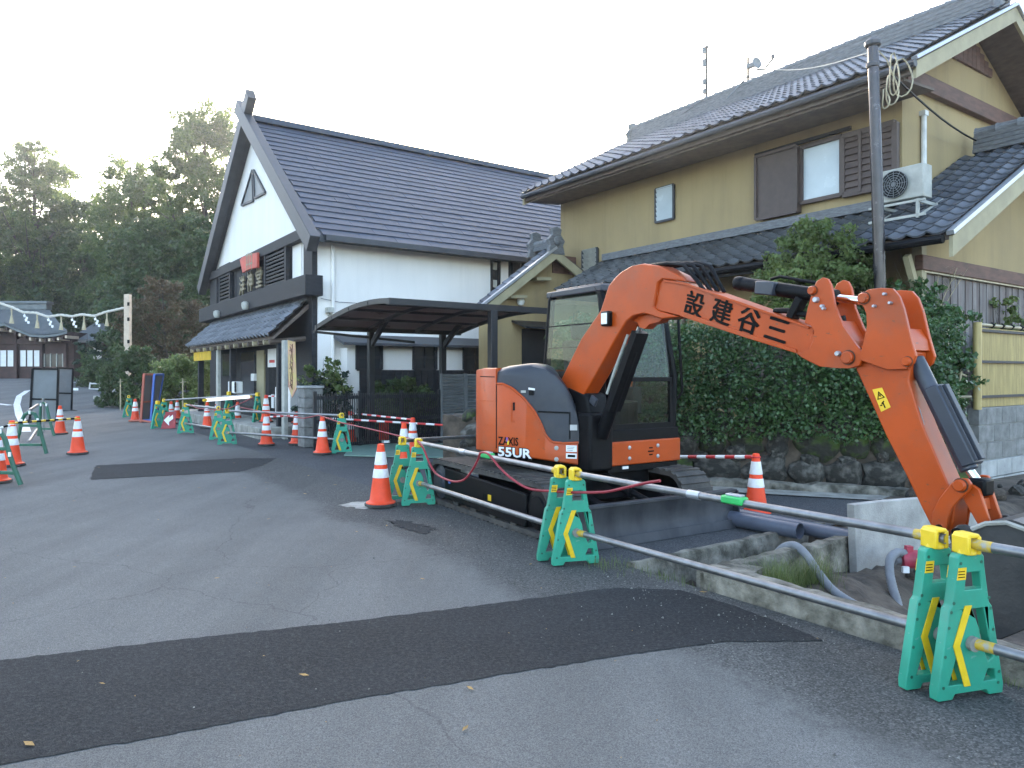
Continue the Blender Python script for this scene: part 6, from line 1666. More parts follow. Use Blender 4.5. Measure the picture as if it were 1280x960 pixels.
# seam, latch, handle slot, bolts, stickers on the side
def patch(name, px0, px1, py0, py1, rad, mm, parent, n=6, th=0.006, skew=0.0):
    mb = MB(); R_ = []
    for i in range(n + 1):
        px = px0 + (px1 - px0) * i / n; ph, zt_ = cyl_hit(px, py0 + skew * i / n, rad); _, zb_ = cyl_hit(px, py1 + skew * i / n, rad)
        R_.append([onR(ph, rad - th, zb_), onR(ph, rad, zb_), onR(ph, rad, zt_), onR(ph, rad - th, zt_)])
    mb.loft(R_); return mb.build(name, mm, parent, fixn=True)
patch('hood_seam', 672, 711, 513.5, 515.5, RB - .008, K['mblack'], hood, skew=1.5)
patch('hood_edge', 711.5, 713, 515, 549, RB - .008, K['mblack'], hood, n=1)
patch('latch', 661, 667, 488, 494, RB - .006, K['mblack'], hood, n=2)
patch('latch_mark', 660.5, 668.5, 484.5, 487, RB - .006, K['white'], hood, n=3, skew=1.0); patch('latch_label', 651, 657, 488, 491, RB - .006, K['ac'], hood, n=2)
patch('panel_gap', 620.0, 620.9, 479, 560, RB + .006, K['mblack'], side, n=1, skew=.5)
patch('handle_slot', 641, 643.5, 503, 513, RB + .007, K['ink'], side, n=1); patch('handle_rim', 638.5, 640, 503, 528, RB + .008, K['orange'], side, n=1); patch('handle_rim', 638.5, 643, 526, 528, RB + .008, K['orange'], side, n=2)
patch('data_label', 707.5, 721, 556.5, 564.5, RB + .007, K['white'], side, n=3, skew=.6); patch('data_label', 707.5, 721, 566.5, 573, RB + .007, K['white'], side, n=3, skew=.6)
patch('print', 709.5, 719, 568.3, 571.3, RB + .009, K['ink'], side, n=3, skew=.4)
for i in range(3): patch('print', 709, 718 - i, 558.3 + i * 2, 558.9 + i * 2, RB + .009, K['louvre'], side, n=2, skew=.4)
for y in (560, 574):
    ph, z = cyl_hit(695.5, y, RB); mb = MB(); dd = Vector((math.cos(ph), math.sin(ph), 0)); mb.lathe([(0.022, -.004), (0.022, 0.006), (0.012, .012), (0.0, .012)], 12, onR(ph, RB + .004, z), axis=dd); mb.build('bolt', K['ac'], side, smooth=True)
patch('hood_bracket', 712.5, 721.5, 531, 538, RB - .004, K['alu'], hood, n=2)
def cyl_text(body, x0, x1, y0, y1, skew, rad, mm, parent, bold=0.0, name='lettering'):
    o = text_mesh(body, mm, name, None, (0, 0, 0), (1, 0, 0), (0, 1, 0), 1.0, 0.0, bold=bold)
    me = o.data; n = len(me.vertices); co = np.zeros(n * 3, np.float32); me.vertices.foreach_get('co', co); co = co.reshape(-1, 3)
    lo, hi = co.min(0), co.max(0); XI = XF[parent.name].inverted()
    for i in range(n):
        u = (co[i, 0] - lo[0]) / (hi[0] - lo[0]); v_ = (co[i, 1] - lo[1]) / (hi[1] - lo[1])
        ph, z = cyl_hit(x0 + (x1 - x0) * u, y1 + (y0 - y1) * v_ + skew * u, rad); q = XI @ onR(ph, rad, z); co[i] = q
    me.vertices.foreach_set('co', co.ravel()); me.update(); o.parent = parent; XF[o.name] = XF[parent.name]
    return o
cyl_text('ZAXIS', 622.5, 648, 545.5, 556, 1.6, RB + .0085, K['ink'], side, 0.02)
cyl_text('55UR', 622, 665.5, 557.3, 571, 3.4, RB + .0075, K['ink'], side, 0.075)
cyl_text('55UR', 622.6, 664.5, 558.2, 570.2, 3.4, RB + .0095, K['white'], side, 0.03)
patch('print', 632.5, 634.5, 547, 552, RB + .0095, K['purple'], side, n=1); patch('print', 634, 636, 551, 556, RB + .0095, K['yellow'], side, n=1)
mb = MB(); rim = []
for i in range(40):
    px = 621 + (723 - 621) * i / 39; ph, z = cyl_hit(px, interp(otop[5:], px) + 1.2, RB + .004); rim.append(onR(ph, RB + .002, z))
mb.tube(rim, .012, 8); mb.build('rim', K['orange'], side, smooth=True)
ph, z = cyl_hit(610, 470, RB); 
for y in (470, 500, 530): patch('groove', 600, 618, y, y + 1.1, RB + .002, K['mblack'] if y == 470 else K['orange'], cwt, n=4, skew=.6)
# turntable deck and inner body
mb = MB(EX)
mb.lathe([(0.84, .64), (0.86, .68), (0.86, 1.2), (0.5, 1.22), (0.0, 1.22)], 40, (-.02, 0.0, 0)); mb.span((0.0, 0.0, .64), (.82, .9, .95)); mb.build('deck', K['mblack'], ex)
# cab
CX0, CX1, CY0, CY1, CZ0, CZ1 = -0.26, 0.84, -0.05, 0.92, 0.92, 2.41
cab = None
mb = MB(EX); mb.span((CX0, CY0 + .01, CZ0 - .1), (CX1, CY1 - .01, CZ0)); cab = mb.build('cab', K['mblack'], ex, bevel=0.02)
TX0, TX1 = CX0 + .06, CX1 - .14
cor = {(0, 0): ((CX0, CY0), (TX0, CY0 + .03)), (1, 0): ((CX1, CY0), (TX1, CY0 + .03)), (0, 1): ((CX0, CY1), (TX0, CY1 - .03)), (1, 1): ((CX1, CY1), (TX1, CY1 - .03))}
for kx, ((bx, by), (tx, ty)) in cor.items():
    mb = MB(EX); ix = 0.03 if kx[0] == 0 else -0.03; iy = .03 if kx[1] == 0 else -.03
    mb.tube([(bx + ix, by + iy, CZ0), (bx + ix + (0.02 if kx[0] else 0), by + iy, CZ0 + .55), (tx + ix, ty + iy, CZ1 - .1), (tx + ix * 3, ty + iy, CZ1 - .02)], 0.042, 8); mb.build('pillar', K['mblack'], cab, smooth=True)
mb = MB(EX); mb.span((TX0 - .02, CY0 + .02, CZ1 - .07), (TX1 + .02, CY1 - .02, CZ1)); mb.span((TX0 + .05, CY0 + .1, CZ1), (TX1 - .08, CY1 - .1, CZ1 + .03)); mb.build('cab_roof', K['cover'], cab, bevel=0.03, seg=3)
def pane(name, pts):
    mb = MB(EX); a = Vector(pts[1]) - Vector(pts[0]); b = Vector(pts[3]) - Vector(pts[0]); mb.prism(pts, a.cross(b).normalized() * 0.006); return mb.build(name, K['cabglass'], cab)
ZM = 1.44; fx = lambda z: CX1 + (TX1 - CX1) * max(0, (z - CZ0 - .5) / (CZ1 - CZ0 - .5)) - .01
pane('side_window', [(CX0 + .06, CY0 + .005, 1.52), (CX1 - .1, CY0 + .005, 1.52), (TX1 - .03, CY0 + .03, CZ1 - .1), (TX0 + .06, CY0 + .03, CZ1 - .1)])
pane('front_window', [(fx(ZM), CY0 + .07, ZM + .02), (fx(ZM), CY1 - .07, ZM + .02), (fx(CZ1 - .1), CY1 - .09, CZ1 - .1), (fx(CZ1 - .1), CY0 + .09, CZ1 - .1)])
pane('lower_window', [(fx(CZ0), CY0 + .1, CZ0 + .06), (fx(CZ0), CY1 - .1, CZ0 + .06), (fx(ZM), CY1 - .1, ZM - .03), (fx(ZM), CY0 + .1, ZM - .03)])
pane('door_window', [(CX0 + .08, CY1 - .01, CZ0 + .1), (CX1 - .1, CY1 - .01, CZ0 + .1), (TX1 - .04, CY1 - .03, CZ1 - .12), (TX0 + .08, CY1 - .03, CZ1 - .12)])
pane('rear_window', [(CX0 + .01, CY0 + .08, 1.5), (CX0 + .01, CY1 - .08, 1.5), (TX0 + .01, CY1 - .1, CZ1 - .12), (TX0 + .01, CY0 + .1, CZ1 - .12)])
mb = MB(EX)
mb.bar((fx(ZM), CY0 + .04, ZM), (fx(ZM), CY1 - .04, ZM), 0.04, 0.045); mb.bar((CX1 - .02, CY0 + .04, CZ0 + .03), (CX1 - .02, CY1 - .04, CZ0 + .03), .05, .07)
mb.bar((CX0 + .04, CY0 + .02, 1.5), (CX1 - .02, CY0 + .02, 1.5), .05, .05); mb.bar((CX0 + .04, CY0 + .02, 2.02), (TX1, CY0 + .02, 2.02), .02, .012); mb.bar((CX0 + .04, CY0 + .02, 1.78), (TX1, CY0 + .02, 1.78), .02, .012)
for y in (CY0 + .075, CY1 - .075): mb.bar((fx(CZ0), y, CZ0 + .04), (fx(ZM), y, ZM), .05, .035, (1, 0, 0))
mb.bar((CX1 - .02, CY0 + .05, CZ1 - .08), (CX1 - .12, CY1 - .05, CZ1 - .08), .04, .02)
mb.build('window_frame', K['mblack'], cab)
mb = MB(EX); mb.span((CX0 + .02, CY0 + .004, CZ0), (CX1 - .05, CY0 + .03, 1.48)); mb.build('side_skin', K['mblack'], cab)
mb = MB(EX); mb.span((0.81, CY0 - .04, 0.80), (0.855, CY1 + .02, .93)); mb.build('step_panel', K['mblack'], cab, bevel=0.008)
fp = None
mb = MB(EX); mb.span((0.80, CY0 - .06, .575), (0.885, CY1 + .02, .815)); fp = mb.build('front_panel', K['orange'], ex, bevel=0.012)
for y, z in ((.22, .75), (.62, .75), (.22, .64), (.62, .64)):
    mb = MB(EX); mb.lathe([(0.022, 0), (0.02, .006), (0.0, .01)], 10, (0.884, y - .02, z), axis=(1, 0, 0)); mb.build('bolt', K['alu'], fp, smooth=True)
for i in range(3):
    mb = MB(EX); w = (.05, .085, .05)[i]; mb.span((.882, .5 - w / 2, .725 - i * .035), (.888, .5 + w / 2, .738 - i * .035)); mb.build('vent_mark', K['ink'], fp)
mb = MB(EX); mb.span((0.74, CY0 - .02, .5), (.86, CY1, .574)); mb.build('skirt', K['mblack'], ex, bevel=.01)
mb = MB(EX); mb.span((.862, .12, .535), (.872, .2, .562)); mb.build('plate_label', K['white'], ex)
# side mirrors / hand rail at the cab's far corner, seat and levers
mb = MB(EX); mb.tube([(CX1 - .02, CY1 + .01, 1.2), (CX1 + .04, CY1 + .05, 1.3), (CX1 - .02, CY1 + .05, 2.15), (CX1 - .08, CY1, 2.2)], .015, 6); mb.build('hand_rail', K['mblack'], cab, smooth=True)
mb = MB(EX); mb.box((0.05, .45, 1.2), (.5, .5, .14)); mb.box((-.16, .45, 1.55), (.12, .48, .66), Matrix.Rotation(-.15, 3, 'Y')); mb.box((-.2, .45, 1.98), (.09, .26, .18), Matrix.Rotation(-.15, 3, 'Y')); mb.build('seat', K['seat'], cab, bevel=.04, seg=3)
for y in (.13, .77):
    mb = MB(EX); mb.box((.15, y, 1.2), (.5, .14, .3)); mb.tube([(.34, y, 1.33), (.37, y, 1.5), (.36, y, 1.56)], .018, 6); mb.build('lever_console', K['seat'], cab, bevel=.01)
mb = MB(EX); mb.span((.3, .02, 1.3), (.5, .04, 1.52)); mb.build('paper', K['ac'], cab)  # pale sheet standing in for a reflection in the cab glass
# boom
boom = plate('boom', [(815, 346), (829, 349.5), (858, 354), (890, 365.5), (965, 392), (1016, 410), (1014, 443), (995, 441.5), (930, 421), (850, 394.5), (812, 385)], -.35, -.15, K['orange'], ex, .008)
plate('boom_foot', [(690, 500), (728, 423), (752, 388), (762, 357), (769, 348), (777, 340.5), (790, 333), (806, 329.5), (824, 332), (853, 346), (857, 352), (829, 349), (824, 353), (818, 384), (824, 388.5), (848, 396), (828, 399), (812, 393.5), (804, 392), (794, 394), (784, 402), (770, 425), (745, 470), (722, 508), (700, 548)], -.375, -.19, K['orange'], boom, .012)
plate('cylinder_bracket', [(783, 400), (792, 393), (806, 392), (824, 396), (818, 402), (806, 405), (800, 411), (793, 409), (790, 403)], -.30, -.20, K['orange'], boom, .006)
plate('edge_rib', [(853, 389.5), (930, 415.5), (995, 436.5), (996, 441.8), (930, 421.5), (850, 395)], -.365, -.351, K['orange'], boom, .004)
plate('edge_rib', [(829, 349.2), (858, 353.6), (890, 365), (1012, 408), (1011, 411), (890, 368.5), (858, 357), (830, 352.5)], -.365, -.351, K['orange'], boom, .004)
ear = [(1008, 404), (1012, 385), (1019, 360), (1024, 351), (1031, 347), (1037, 349), (1041, 357), (1046, 383), (1056, 408), (1070, 428), (1079, 440), (1080, 449), (1077, 457), (1066, 460.5), (1045, 460), (1026, 458), (1006, 448), (997, 441), (1005, 441), (1014, 436), (1019, 424), (1020, 414), (1016, 407)]
for y0 in (-.385, -.145): plate('end_bracket', ear, y0, y0 + .03, K['orange'], boom, .005)
plate('bracket_web', [(1012, 420), (1046, 400), (1060, 425), (1060, 456), (1026, 454), (1008, 445)], -.354, -.146, K['orange'], boom, .004)
for i, (ch, (x, y)) in enumerate(zip('設建谷三', ((867, 383), (901, 392.5), (935, 403.5), (970, 415)))):
    c = EX @ (Vector((ep(x, y, -.35).x, -.3515, ep(x, y, -.35).z)))
    dx = EX @ ep(1000, 423, -.35) - EX @ ep(860, 378.5, -.35)
    for k, (ox, oz) in enumerate(((0, 0), (.008, 0), (0, .004), (.008, .005), (.004, .002), (.013, .002))):
        text_mesh(ch, K['ink'], 'lettering', boom, c + EX.to_3x3() @ Vector((-.0 + ox, -.0006 * k, oz)), dx, (0, 0, 1), 0.21, 0.0012)
pin(boom, 1063, 447, -.386, .042); pin(boom, 1019, 363.5, -.386, .03); pin(boom, 1051.5, 442, -.386, .018, K['alu']); pin(boom, 1024, 375, -.386, .02, K['alu']); pin(boom, 1032, 383, -.386, .012, K['alu']); pin(boom, 1034, 386, -.386, .01, K['alu'])
q = ep(761, 398.5, -.375); mb = MB(EX); mb.span((q.x - .055, -.43, q.z - .07), (q.x + .055, -.376, q.z + .07)); wl_ = mb.build('work_lamp', K['mblack'], boom, bevel=.012)
mb = MB(EX); mb.span((q.x - .04, -.437, q.z - .052), (q.x + .04, -.431, q.z + .052)); mb.build('lens', K['lamp'], wl_, bevel=.008)
# hydraulic hoses over the knuckle and along the boom
for i in range(4):
    y = -.33 + i * .05; mb = MB(EX); pts = [ep(x, yy, -.3) for x, yy in ((818 + i * 4, 332), (838 + i * 7, 329.5 - i), (858 + i * 6, 332), (872 + i * 4, 348), (884 + i * 3, 364))]
    mb.tube([Vector((p.x, y, p.z)) for p in pts], .017, 7); mb.build('hose', K['mblack'], boom, smooth=True)
mb = MB(EX); pts = [ep(x, yy, -.3) for x, yy in ((963, 388), (980, 388), (994, 392), (1006, 393))]; mb.tube([Vector((p.x, -.25, p.z)) for p in pts], .022, 7); mb.build('hose', K['mblack'], boom, smooth=True)
# boom cylinder and swing bracket
a, b = ep(752, 545, -.25), ep(800, 408, -.25); a.y = b.y = -.25; d = b - a
mb = MB(EX); mb.cyl(a, a + d * .8, .065, 16); mb.bar(a + d * .25 + Vector((.03, 0, .0)), a + d * .95 + Vector((.03, 0, 0)), .15, .07, (1, 0, 0)); bc = mb.build('boom_cylinder', K['mblack'], ex, smooth=True)
mb = MB(EX); mb.cyl(a + d * .8, b, .033, 12); mb.build('rod', K['chrome'], bc, smooth=True)
mb = MB(EX); mb.tube([a + d * .4 + Vector((-.075, -.05, 0)), a + d * .62 + Vector((-.08, -.05, .0)), a + d * .93 + Vector((-.07, -.05, 0))], .014, 6); mb.build('guard_spring', K['ac'], bc, smooth=True)
q = ep(740, 501, -.36); mb = MB(EX); mb.box((q.x, -.34, q.z), (.09, .03, .08), Matrix.Rotation(.5, 3, 'Y')); mb.build('valve_cover', K['cover'], bc, bevel=.008)
mb = MB(EX); mb.span((.5, -.4, .55), (.98, -.1, 1.12)); mb.prism([(.55, -.38, 1.1), (.95, -.38, 1.1), (.9, -.38, 1.3), (.6, -.38, 1.38)], (0, .26, 0)); mb.build('swing_bracket', K['mblack'], ex, bevel=.03, seg=3)
# arm
arm = plate('arm', [(1068, 461), (1069, 452), (1080, 440), (1110, 428), (1139, 440), (1136, 462), (1134, 476), (1151, 530), (1184, 606), (1192, 625), (1190, 655), (1184, 669), (1175, 673), (1167, 668), (1150, 634), (1131, 594), (1106, 545), (1086, 500)], -.345, -.17, K['orange'], ex, .008)
up_ = [(1076, 450), (1082, 425), (1086, 408), (1085, 392), (1078, 376), (1080, 367), (1088, 362), (1104, 360), (1118, 361), (1126, 370), (1132, 386), (1140, 420), (1147, 445), (1144, 454), (1136, 461), (1110, 462)]
for y0 in (-.385, -.155): plate('ear_plate', up_, y0, y0 + .03, K['orange'], arm, .005)
plate('cross_plate', [(1131, 410), (1139, 424), (1142, 438), (1134, 440)], -.355, -.156, K['orange'], arm, .004)
plate('rib', [(1075, 432), (1112, 432), (1116, 437), (1110, 435), (1076, 435.5)], -.352, -.344, K['orange'], arm, .003)
pin(arm, 1083, 373, -.386, .035); pin(arm, 1137, 452, -.386, .028); pin(arm, 1110, 368, -.386, .01, K['alu']); pin(arm, 1117, 379, -.386, .01, K['alu']); pin(arm, 1097, 383, -.386, .01, K['alu']); pin(arm, 1178, 659, -.386, .022, K['mblack'])
st_ = [(1089, 487), (1101, 484.5), (1112, 509), (1100, 515)]
wl2 = plate('warning_sticker', st_, -.347, -.3455, K['sticker'], arm, 0)
def spt(u, v): 
    a, b, c, d = [Vector(p) for p in st_]; return tuple(a.lerp(b, u).lerp(d.lerp(c, u), v))
tri = [spt(.5, .12), spt(.9, .48), spt(.1, .48)]; tri2 = [spt(.5, .22), spt(.76, .44), spt(.24, .44)]
mb = MB(EX); f3 = lambda p: Vector((ep(*p, -.36).x, -.3472, ep(*p, -.36).z))
mb.prism([f3(p) for p in tri], (0, -.0008, 0), holes=[[f3(p) for p in tri2]]); 
for a_, b_ in ((spt(.5, .28), spt(.5, .38)), (spt(.5, .68), spt(.5, .92)), (spt(.35, .7), spt(.65, .62)), (spt(.15, .75), spt(.35, .75))): mb.bar(f3(a_) - Vector((0, .0006, 0)), f3(b_) - Vector((0, .0006, 0)), .001, .008, (0, 0, 1))
mb.build('warning_symbol', K['ink'], wl2)
# arm cylinder on the boom
a, b, c = ep(923, 354, -.25), ep(1040, 372, -.25), ep(1084, 377, -.25)
for q in (a, b, c): q.y = -.25
mb = MB(EX); mb.cyl(a, b, .052, 18); mb.lathe([(.05, -.02), (.056, 0), (.056, .05), (.05, .06)], 18, a, axis=b - a); mb.lathe([(.05, -.06), (.06, -.05), (.06, .03), (.04, .04)], 18, b, axis=b - a); ac_ = mb.build('arm_cylinder', K['mblack'], ex, smooth=True)
mb = MB(EX); mb.cyl(b, c, .028, 16); mb.build('rod', K['chrome'], ac_, smooth=True)
q = ep(963, 361, -.25); mb = MB(EX); mb.box((q.x, -.285, q.z), (.16, .1, .1), Matrix.Rotation(.16, 3, 'Y')); mb.build('valve_block', K['cylnavy'], ac_, bevel=.01)
mb = MB(EX); pts = [ep(*p, -.25) for p in ((966, 349), (978, 346), (1000, 350), (1024, 354))]; mb.tube([Vector((p.x, -.27, p.z)) for p in pts], .012, 6); mb.build('hose', K['mblack'], ac_, smooth=True)
mb = MB(EX); p0, p1 = ep(1003, 372, -.25), ep(990, 398, -.25); mb.bar((p0.x, -.25, p0.z), (p1.x, -.25, p1.z), .09, .06); mb.build('cylinder_mount', K['mblack'], ac_, bevel=.008)
mb = MB(EX); pts = [ep(*p, -.25) for p in ((1052, 395), (1058, 425), (1066, 440), (1084, 436))]; mb.tube([Vector((p.x, -.24, p.z)) for p in pts], .02, 7); mb.build('hose', K['mblack'], arm, smooth=True)
# bucket cylinder with its guard
a, b, c = ep(1144, 448, -.26), ep(1212, 588, -.26), ep(1226, 608, -.26)
for q in (a, b, c): q.y = -.26
d = (b - a); n_ = Vector((d.z, 0, -d.x)).normalized(); 
if n_.x < 0: n_ = -n_
mb = MB(EX); mb.cyl(a, b, .05, 16); mb.bar(a + d * .28 + n_ * .03, a + d * .97 + n_ * .03, .12, .085, n_); bk = mb.build('bucket_cylinder', K['cylnavy'], ex, bevel=.01)
mb = MB(EX); mb.bar(a + d * .3 + n_ * .09, a + d * .95 + n_ * .09, .05, .03, n_); mb.bar(a + d * .3 + n_ * .075 + Vector((0, -.045, 0)), a + d * .95 + n_ * .075 + Vector((0, -.045, 0)), .015, .03, n_); mb.build('guard_rib', K['cover'], bk, bevel=.004)
mb = MB(EX); mb.cyl(b, c, .026, 14); mb.build('rod', K['chrome'], bk, smooth=True)
mb = MB(EX); mb.box(c, (.1, .12, .1)); mb.build('rod_end', K['mblack'], bk, bevel=.015)
pts = [ep(*p, -.3) for p in ((1136, 470), (1145, 500), (1150, 512), (1160, 545), (1170, 570))]; mb = MB(EX); mb.tube([Vector((p.x, -.32, p.z)) for p in pts], .011, 6); mb.build('hose', K['hose'], bk, smooth=True)
# links
lk = [(1176, 673), (1168, 658), (1169, 640), (1178, 622), (1192, 604), (1204, 597), (1213, 598), (1218, 605), (1215, 613), (1204, 623), (1194, 634), (1189, 648), (1186, 668)]
for y0 in (-.40, -.15): 
    l_ = plate('side_link', lk, y0, y0 + .03, K['orange'], arm, .006)
pin(arm, 1205, 606, -.402, .035); 
for y0 in (-.345, -.2): plate('bucket_link', [(1201, 622), (1213, 606), (1222, 612), (1235, 652), (1222, 659)], y0, y0 + .03, K['orange'], ex, .006)
plate('link_web', [(1216, 625), (1221, 625), (1223, 640), (1219, 640)], -.32, -.2, K['orange'], ex, .004)
# bucket
prof = [(1203, 668), (1206, 658), (1214, 652), (1224, 652), (1232, 657), (1250, 650), (1275, 649), (1298, 657), (1316, 676), (1326, 705), (1322, 745), (1302, 778), (1268, 792), (1238, 788), (1226, 760), (1222, 720), (1212, 690)]
bk_ = None
for y0 in (-.52, -.01):
    o = plate('bucket' if bk_ is None else 'side_plate', prof, y0, y0 + .022, K['bucket'], ex if bk_ is None else bk_, .006)
    if bk_ is None: bk_ = o
back = prof[4:14]
for (p, q_) in zip(back, back[1:]):
    a, b = ep(*p, -.36), ep(*q_, -.36); mb = MB(EX); mb.prism([(a.x, -.498, a.z), (b.x, -.498, b.z), (b.x, -.012, b.z), (a.x, -.012, a.z)], (0.015, 0, 0.015)); mb.build('back_plate', K['bucket'], bk_)
mb = MB(EX); rim = [ep(*p, -.36) for p in prof[4:9]]; mb.tube([Vector((p.x, -.525, p.z)) for p in rim], .014, 6); mb.build('rim', K['kerb_conc'], bk_, smooth=True)
for i in range(4):
    a, b = ep(1238, 788, -.36), ep(1228, 806, -.36); mb = MB(EX); y = -.46 + i * .14; mb.prism([(a.x - .04, y - .03, a.z), (a.x + .05, y - .03, a.z + .01), (b.x, y - .03, b.z)], (0, .06, 0)); mb.build('tooth', K['bucket'], bk_)
pin(bk_, 1213, 660, -.521, .02, K['ink'])
# ------------------------------------------------------------------ traffic cones
def make_cone(name, label, base=True):
    t = thing(name, label, 'traffic cone', (0, 0, 0))
    def rad(z): return 0.128 + (0.036 - 0.128) * (z - 0.05) / 0.65
    zs = [0.05, 0.07, 0.2, 0.32, 0.42, 0.465, 0.61, 0.66, 0.695, 0.7]
    mb = MB(); pr = [(0.165, 0.03), (0.165, 0.045), (0.14, 0.055)] + [(rad(z), z) for z in zs[1:]]
    pr[-1] = (0.024, 0.7); mb.lathe(pr + [(0.02, 0.69)], 26); mb.build('body', K['cone'], t, smooth=True)
    for a, b in ((0.32, 0.42), (0.465, 0.61)):
        mb = MB(); mb.lathe([(rad(a) + .0005, a), (rad(a) + .004, a + .004), (rad(b) + .004, b - .004), (rad(b) + .0005, b)], 26); mb.build('reflective_band', K['band'], t, smooth=True)
    mb = MB()
    for k in range(1):
        mb.prism([(0.17 * math.cos(a) * q, 0.17 * math.sin(a) * q, 0.0) for a, q in [(math.pi / 4 * i + math.pi / 8, 1.08) for i in range(8)]], (0, 0, 0.034))
    mb.build('weight_base', K['rubber'], t, bevel=0.008)
    return t
cone0 = make_cone('traffic_cone', '')
CG = 'orange and white traffic cones round the works'
cones = [
    (476, 633, 0.0, 1.0, 'large orange cone with two white bands right beside the nearest barricade at the machine tracks'),
    (403, 568, 0.0, 1.0, 'orange cone standing just left of the single barricade before the block pillar'),
    (438, 556, 0.0, 1.0, 'orange cone standing just right of the single barricade on the steel plate'),
    (97, 568, 0.0, 1.0, 'lone orange cone at the end of the black and yellow bar on the left'),
    (75, 543, 0.0, 1.0, 'orange cone in front of the grey mesh panels'),
    (15, 583, 0.0, 1.05, 'orange cone joined to the near end of the black and yellow bar'),
    (-3, 604, 0.0, 0.95, 'orange cone partly cut by the left picture edge behind the green pipe stand'),
    (169, 527, 0.0, 1.0, 'orange cone left of the red framed panel'),
    (214, 530, 0.0, 0.95, 'orange cone partly hidden behind the red arrow board'),
    (221.5, 524, 0.0, 0.9, 'small far cone just right of the arrow board'),
    (259, 535, 0.0, 1.0, 'orange cone between the single and the paired barricade in the middle distance'),
    (272, 524, 0.0, 1.05, 'cone under the white light tube in the second row'),
    (297, 534, 0.0, 1.0, 'cone just right of the paired barricade beyond the pipes'),
    (333, 557, 0.0, 0.98, 'front cone on the road before the shop door'),
    (371, 556, 0.0, 0.98, 'front cone with a dirty lower body before the block pillar'),
    (332.5, None, 18.4, 1.0, 'cone on the shop step behind the front cone at the door'),
    (373, None, 18.0, 1.0, 'cone on the shop step below the hanging banner'),
    (505, 584, 0.0, 1.0, 'cone hidden up to its tip behind the paired barricade by the tracks'),
    (541 - 25, 571, 0.0, 1.0, 'cone carrying a red and white bar left of the louvred gate'),
    (945, 645, 0.0, 0.93, 'orange cone by the grey plastic pipes in front of the stone wall'),
]
STEP = 0.26
mbs = MB(STREET); mbs.span((4.75, 16.9, -0.1), (5.995, 27.0, STEP)); tag(mbs.build('shop_step', K['kerb_conc'], bevel=0.02), kind='structure')
for i, (px, py, Y, sc_, lb) in enumerate(cones):
    if py is None:
        p = Vector(((px - 640) / FPX * Y, Y, STEP))
    else:
        p = gp(px, py); p.z = gz(st(p).y) + 0.009
    o = cone0 if i == 0 else dup(cone0)
    o.location = p; o.scale = (sc_,) * 3; o.rotation_euler = (0, 0, hash2(i, 4) * 6); o['label'] = lb; o['group'] = CG
cone_tip = {i: None for i in range(len(cones))}

# ------------------------------------------------------------------ barricade stands
def make_stand():
    t = thing('barricade_stand', 'x', 'barricade', (0, 0, 0))
    H, D = 0.655, 0.05
    outer = [(-.19, 0.0), (-.105, 0.0), (-.09, .025), (.09, .025), (.105, 0), (.19, 0.0), (.193, .04), (.125, .41), (.108, .43), (.096, .50), (.08, .60), (.077, .645), (.064, .66), (-.064, .66), (-.077, .645), (-.08, .60), (-.096, .50), (-.108, .43), (-.125, .41), (-.193, .04)]
    holes = [[(-.035, .495), (.062, .495), (.052, .575), (-.026, .575)],
             [(.008, .405), (.075, .405), (.128, .17), (.1, .155), (.06, .25), (.05, .31)],
             [(-.13, .065), (-.03, .065), (-.08, .2)], [(.075, .065), (.148, .065), (.138, .115), (.1, .12)]]
    mb = MB(); mb.prism([(x, -D / 2, z) for x, z in outer], (0, D, 0), holes=[[(x, -D / 2, z) for x, z in h] for h in holes])
    mb.build('body', K['green'], t, bevel=0.009, seg=2)
    for f in (-1, 1):
        y = -f * 0 + f * (D / 2 + .004) * -1 if f > 0 else (D / 2 + .004)
        mb = MB(); s_ = -1 if f > 0 else 1
        yy = s_ * (D / 2 + .001)
        ch_ = [(.0, .425), (-.04, .425), (-.108, .245), (-.045, .055), (-.008, .055), (-.07, .245)]
        mb.prism([(x, yy, z) for x, z in ch_], (0, s_ * .005, 0)); mb.build('chevron', K['chev'], t, bevel=0.001)
        mb = MB(); mb.prism([(-.085, yy, .545), (-.036, yy, .545), (-.03, yy, .60), (-.076, yy, .60)], (0, s_ * .003, 0)); lb_ = mb.build('sticker', K['sticker'], t)
        mb = MB()
        for k in range(3): mb.prism([(-.08, yy + s_ * .0035, .556 + k * .013), (-.042, yy + s_ * .0035, .556 + k * .013), (-.042, yy + s_ * .0035, .56 + k * .013), (-.08, yy + s_ * .0035, .56 + k * .013)], (0, s_ * .001, 0))
        mb.build('print', K['ink'], lb_)
        mb = MB()
        for (x, z) in ((-.1, .44), (-.115, .40), (-.128, .33), (-.15, .2), (.105, .45), (.115, .40), (.13, .3), (.15, .18), (-.16, .06), (.16, .05), (-.06, .62), (.06, .62), (.165, .1)):
            mb.lathe([(.008, 0), (.008, .002), (.0, .002)], 8, (x, s_ * (D / 2 - .0005), z), axis=(0, s_, 0))
        mb.build('dimples', K['darkgreen'], t)
    mb = MB(); mb.lathe([(.045, 0), (.04, .03), (.036, .035)], 14, (0, 0, .655)); mb.bar((-.03, -.045, .7), (-.03, .045, .7), .022, .085); mb.bar((.03, -.045, .7), (.03, .045, .7), .022, .085); mb.prism([(-.04, -.045, .735), (-.026, -.045, .755), (.026, -.045, .755), (.04, -.045, .735)], (0, .09, 0)); mb.build('pipe_clamp', K['yellow'], t, bevel=.01, seg=2)
    mb = MB(); mb.box((.0, -.01, .662), (.06, .05, .012)); mb.build('metal_plate', K['alu'], t)
    mb = MB(); mb.lathe([(.034, -.05), (.034, .05), (.026, .05)], 14, (0.0, 0, .25), axis=(0, 1, 0)); mb.build('pipe_sleeve', K['kerb_conc'], t, smooth=True)
    return t
stand0 = make_stand()
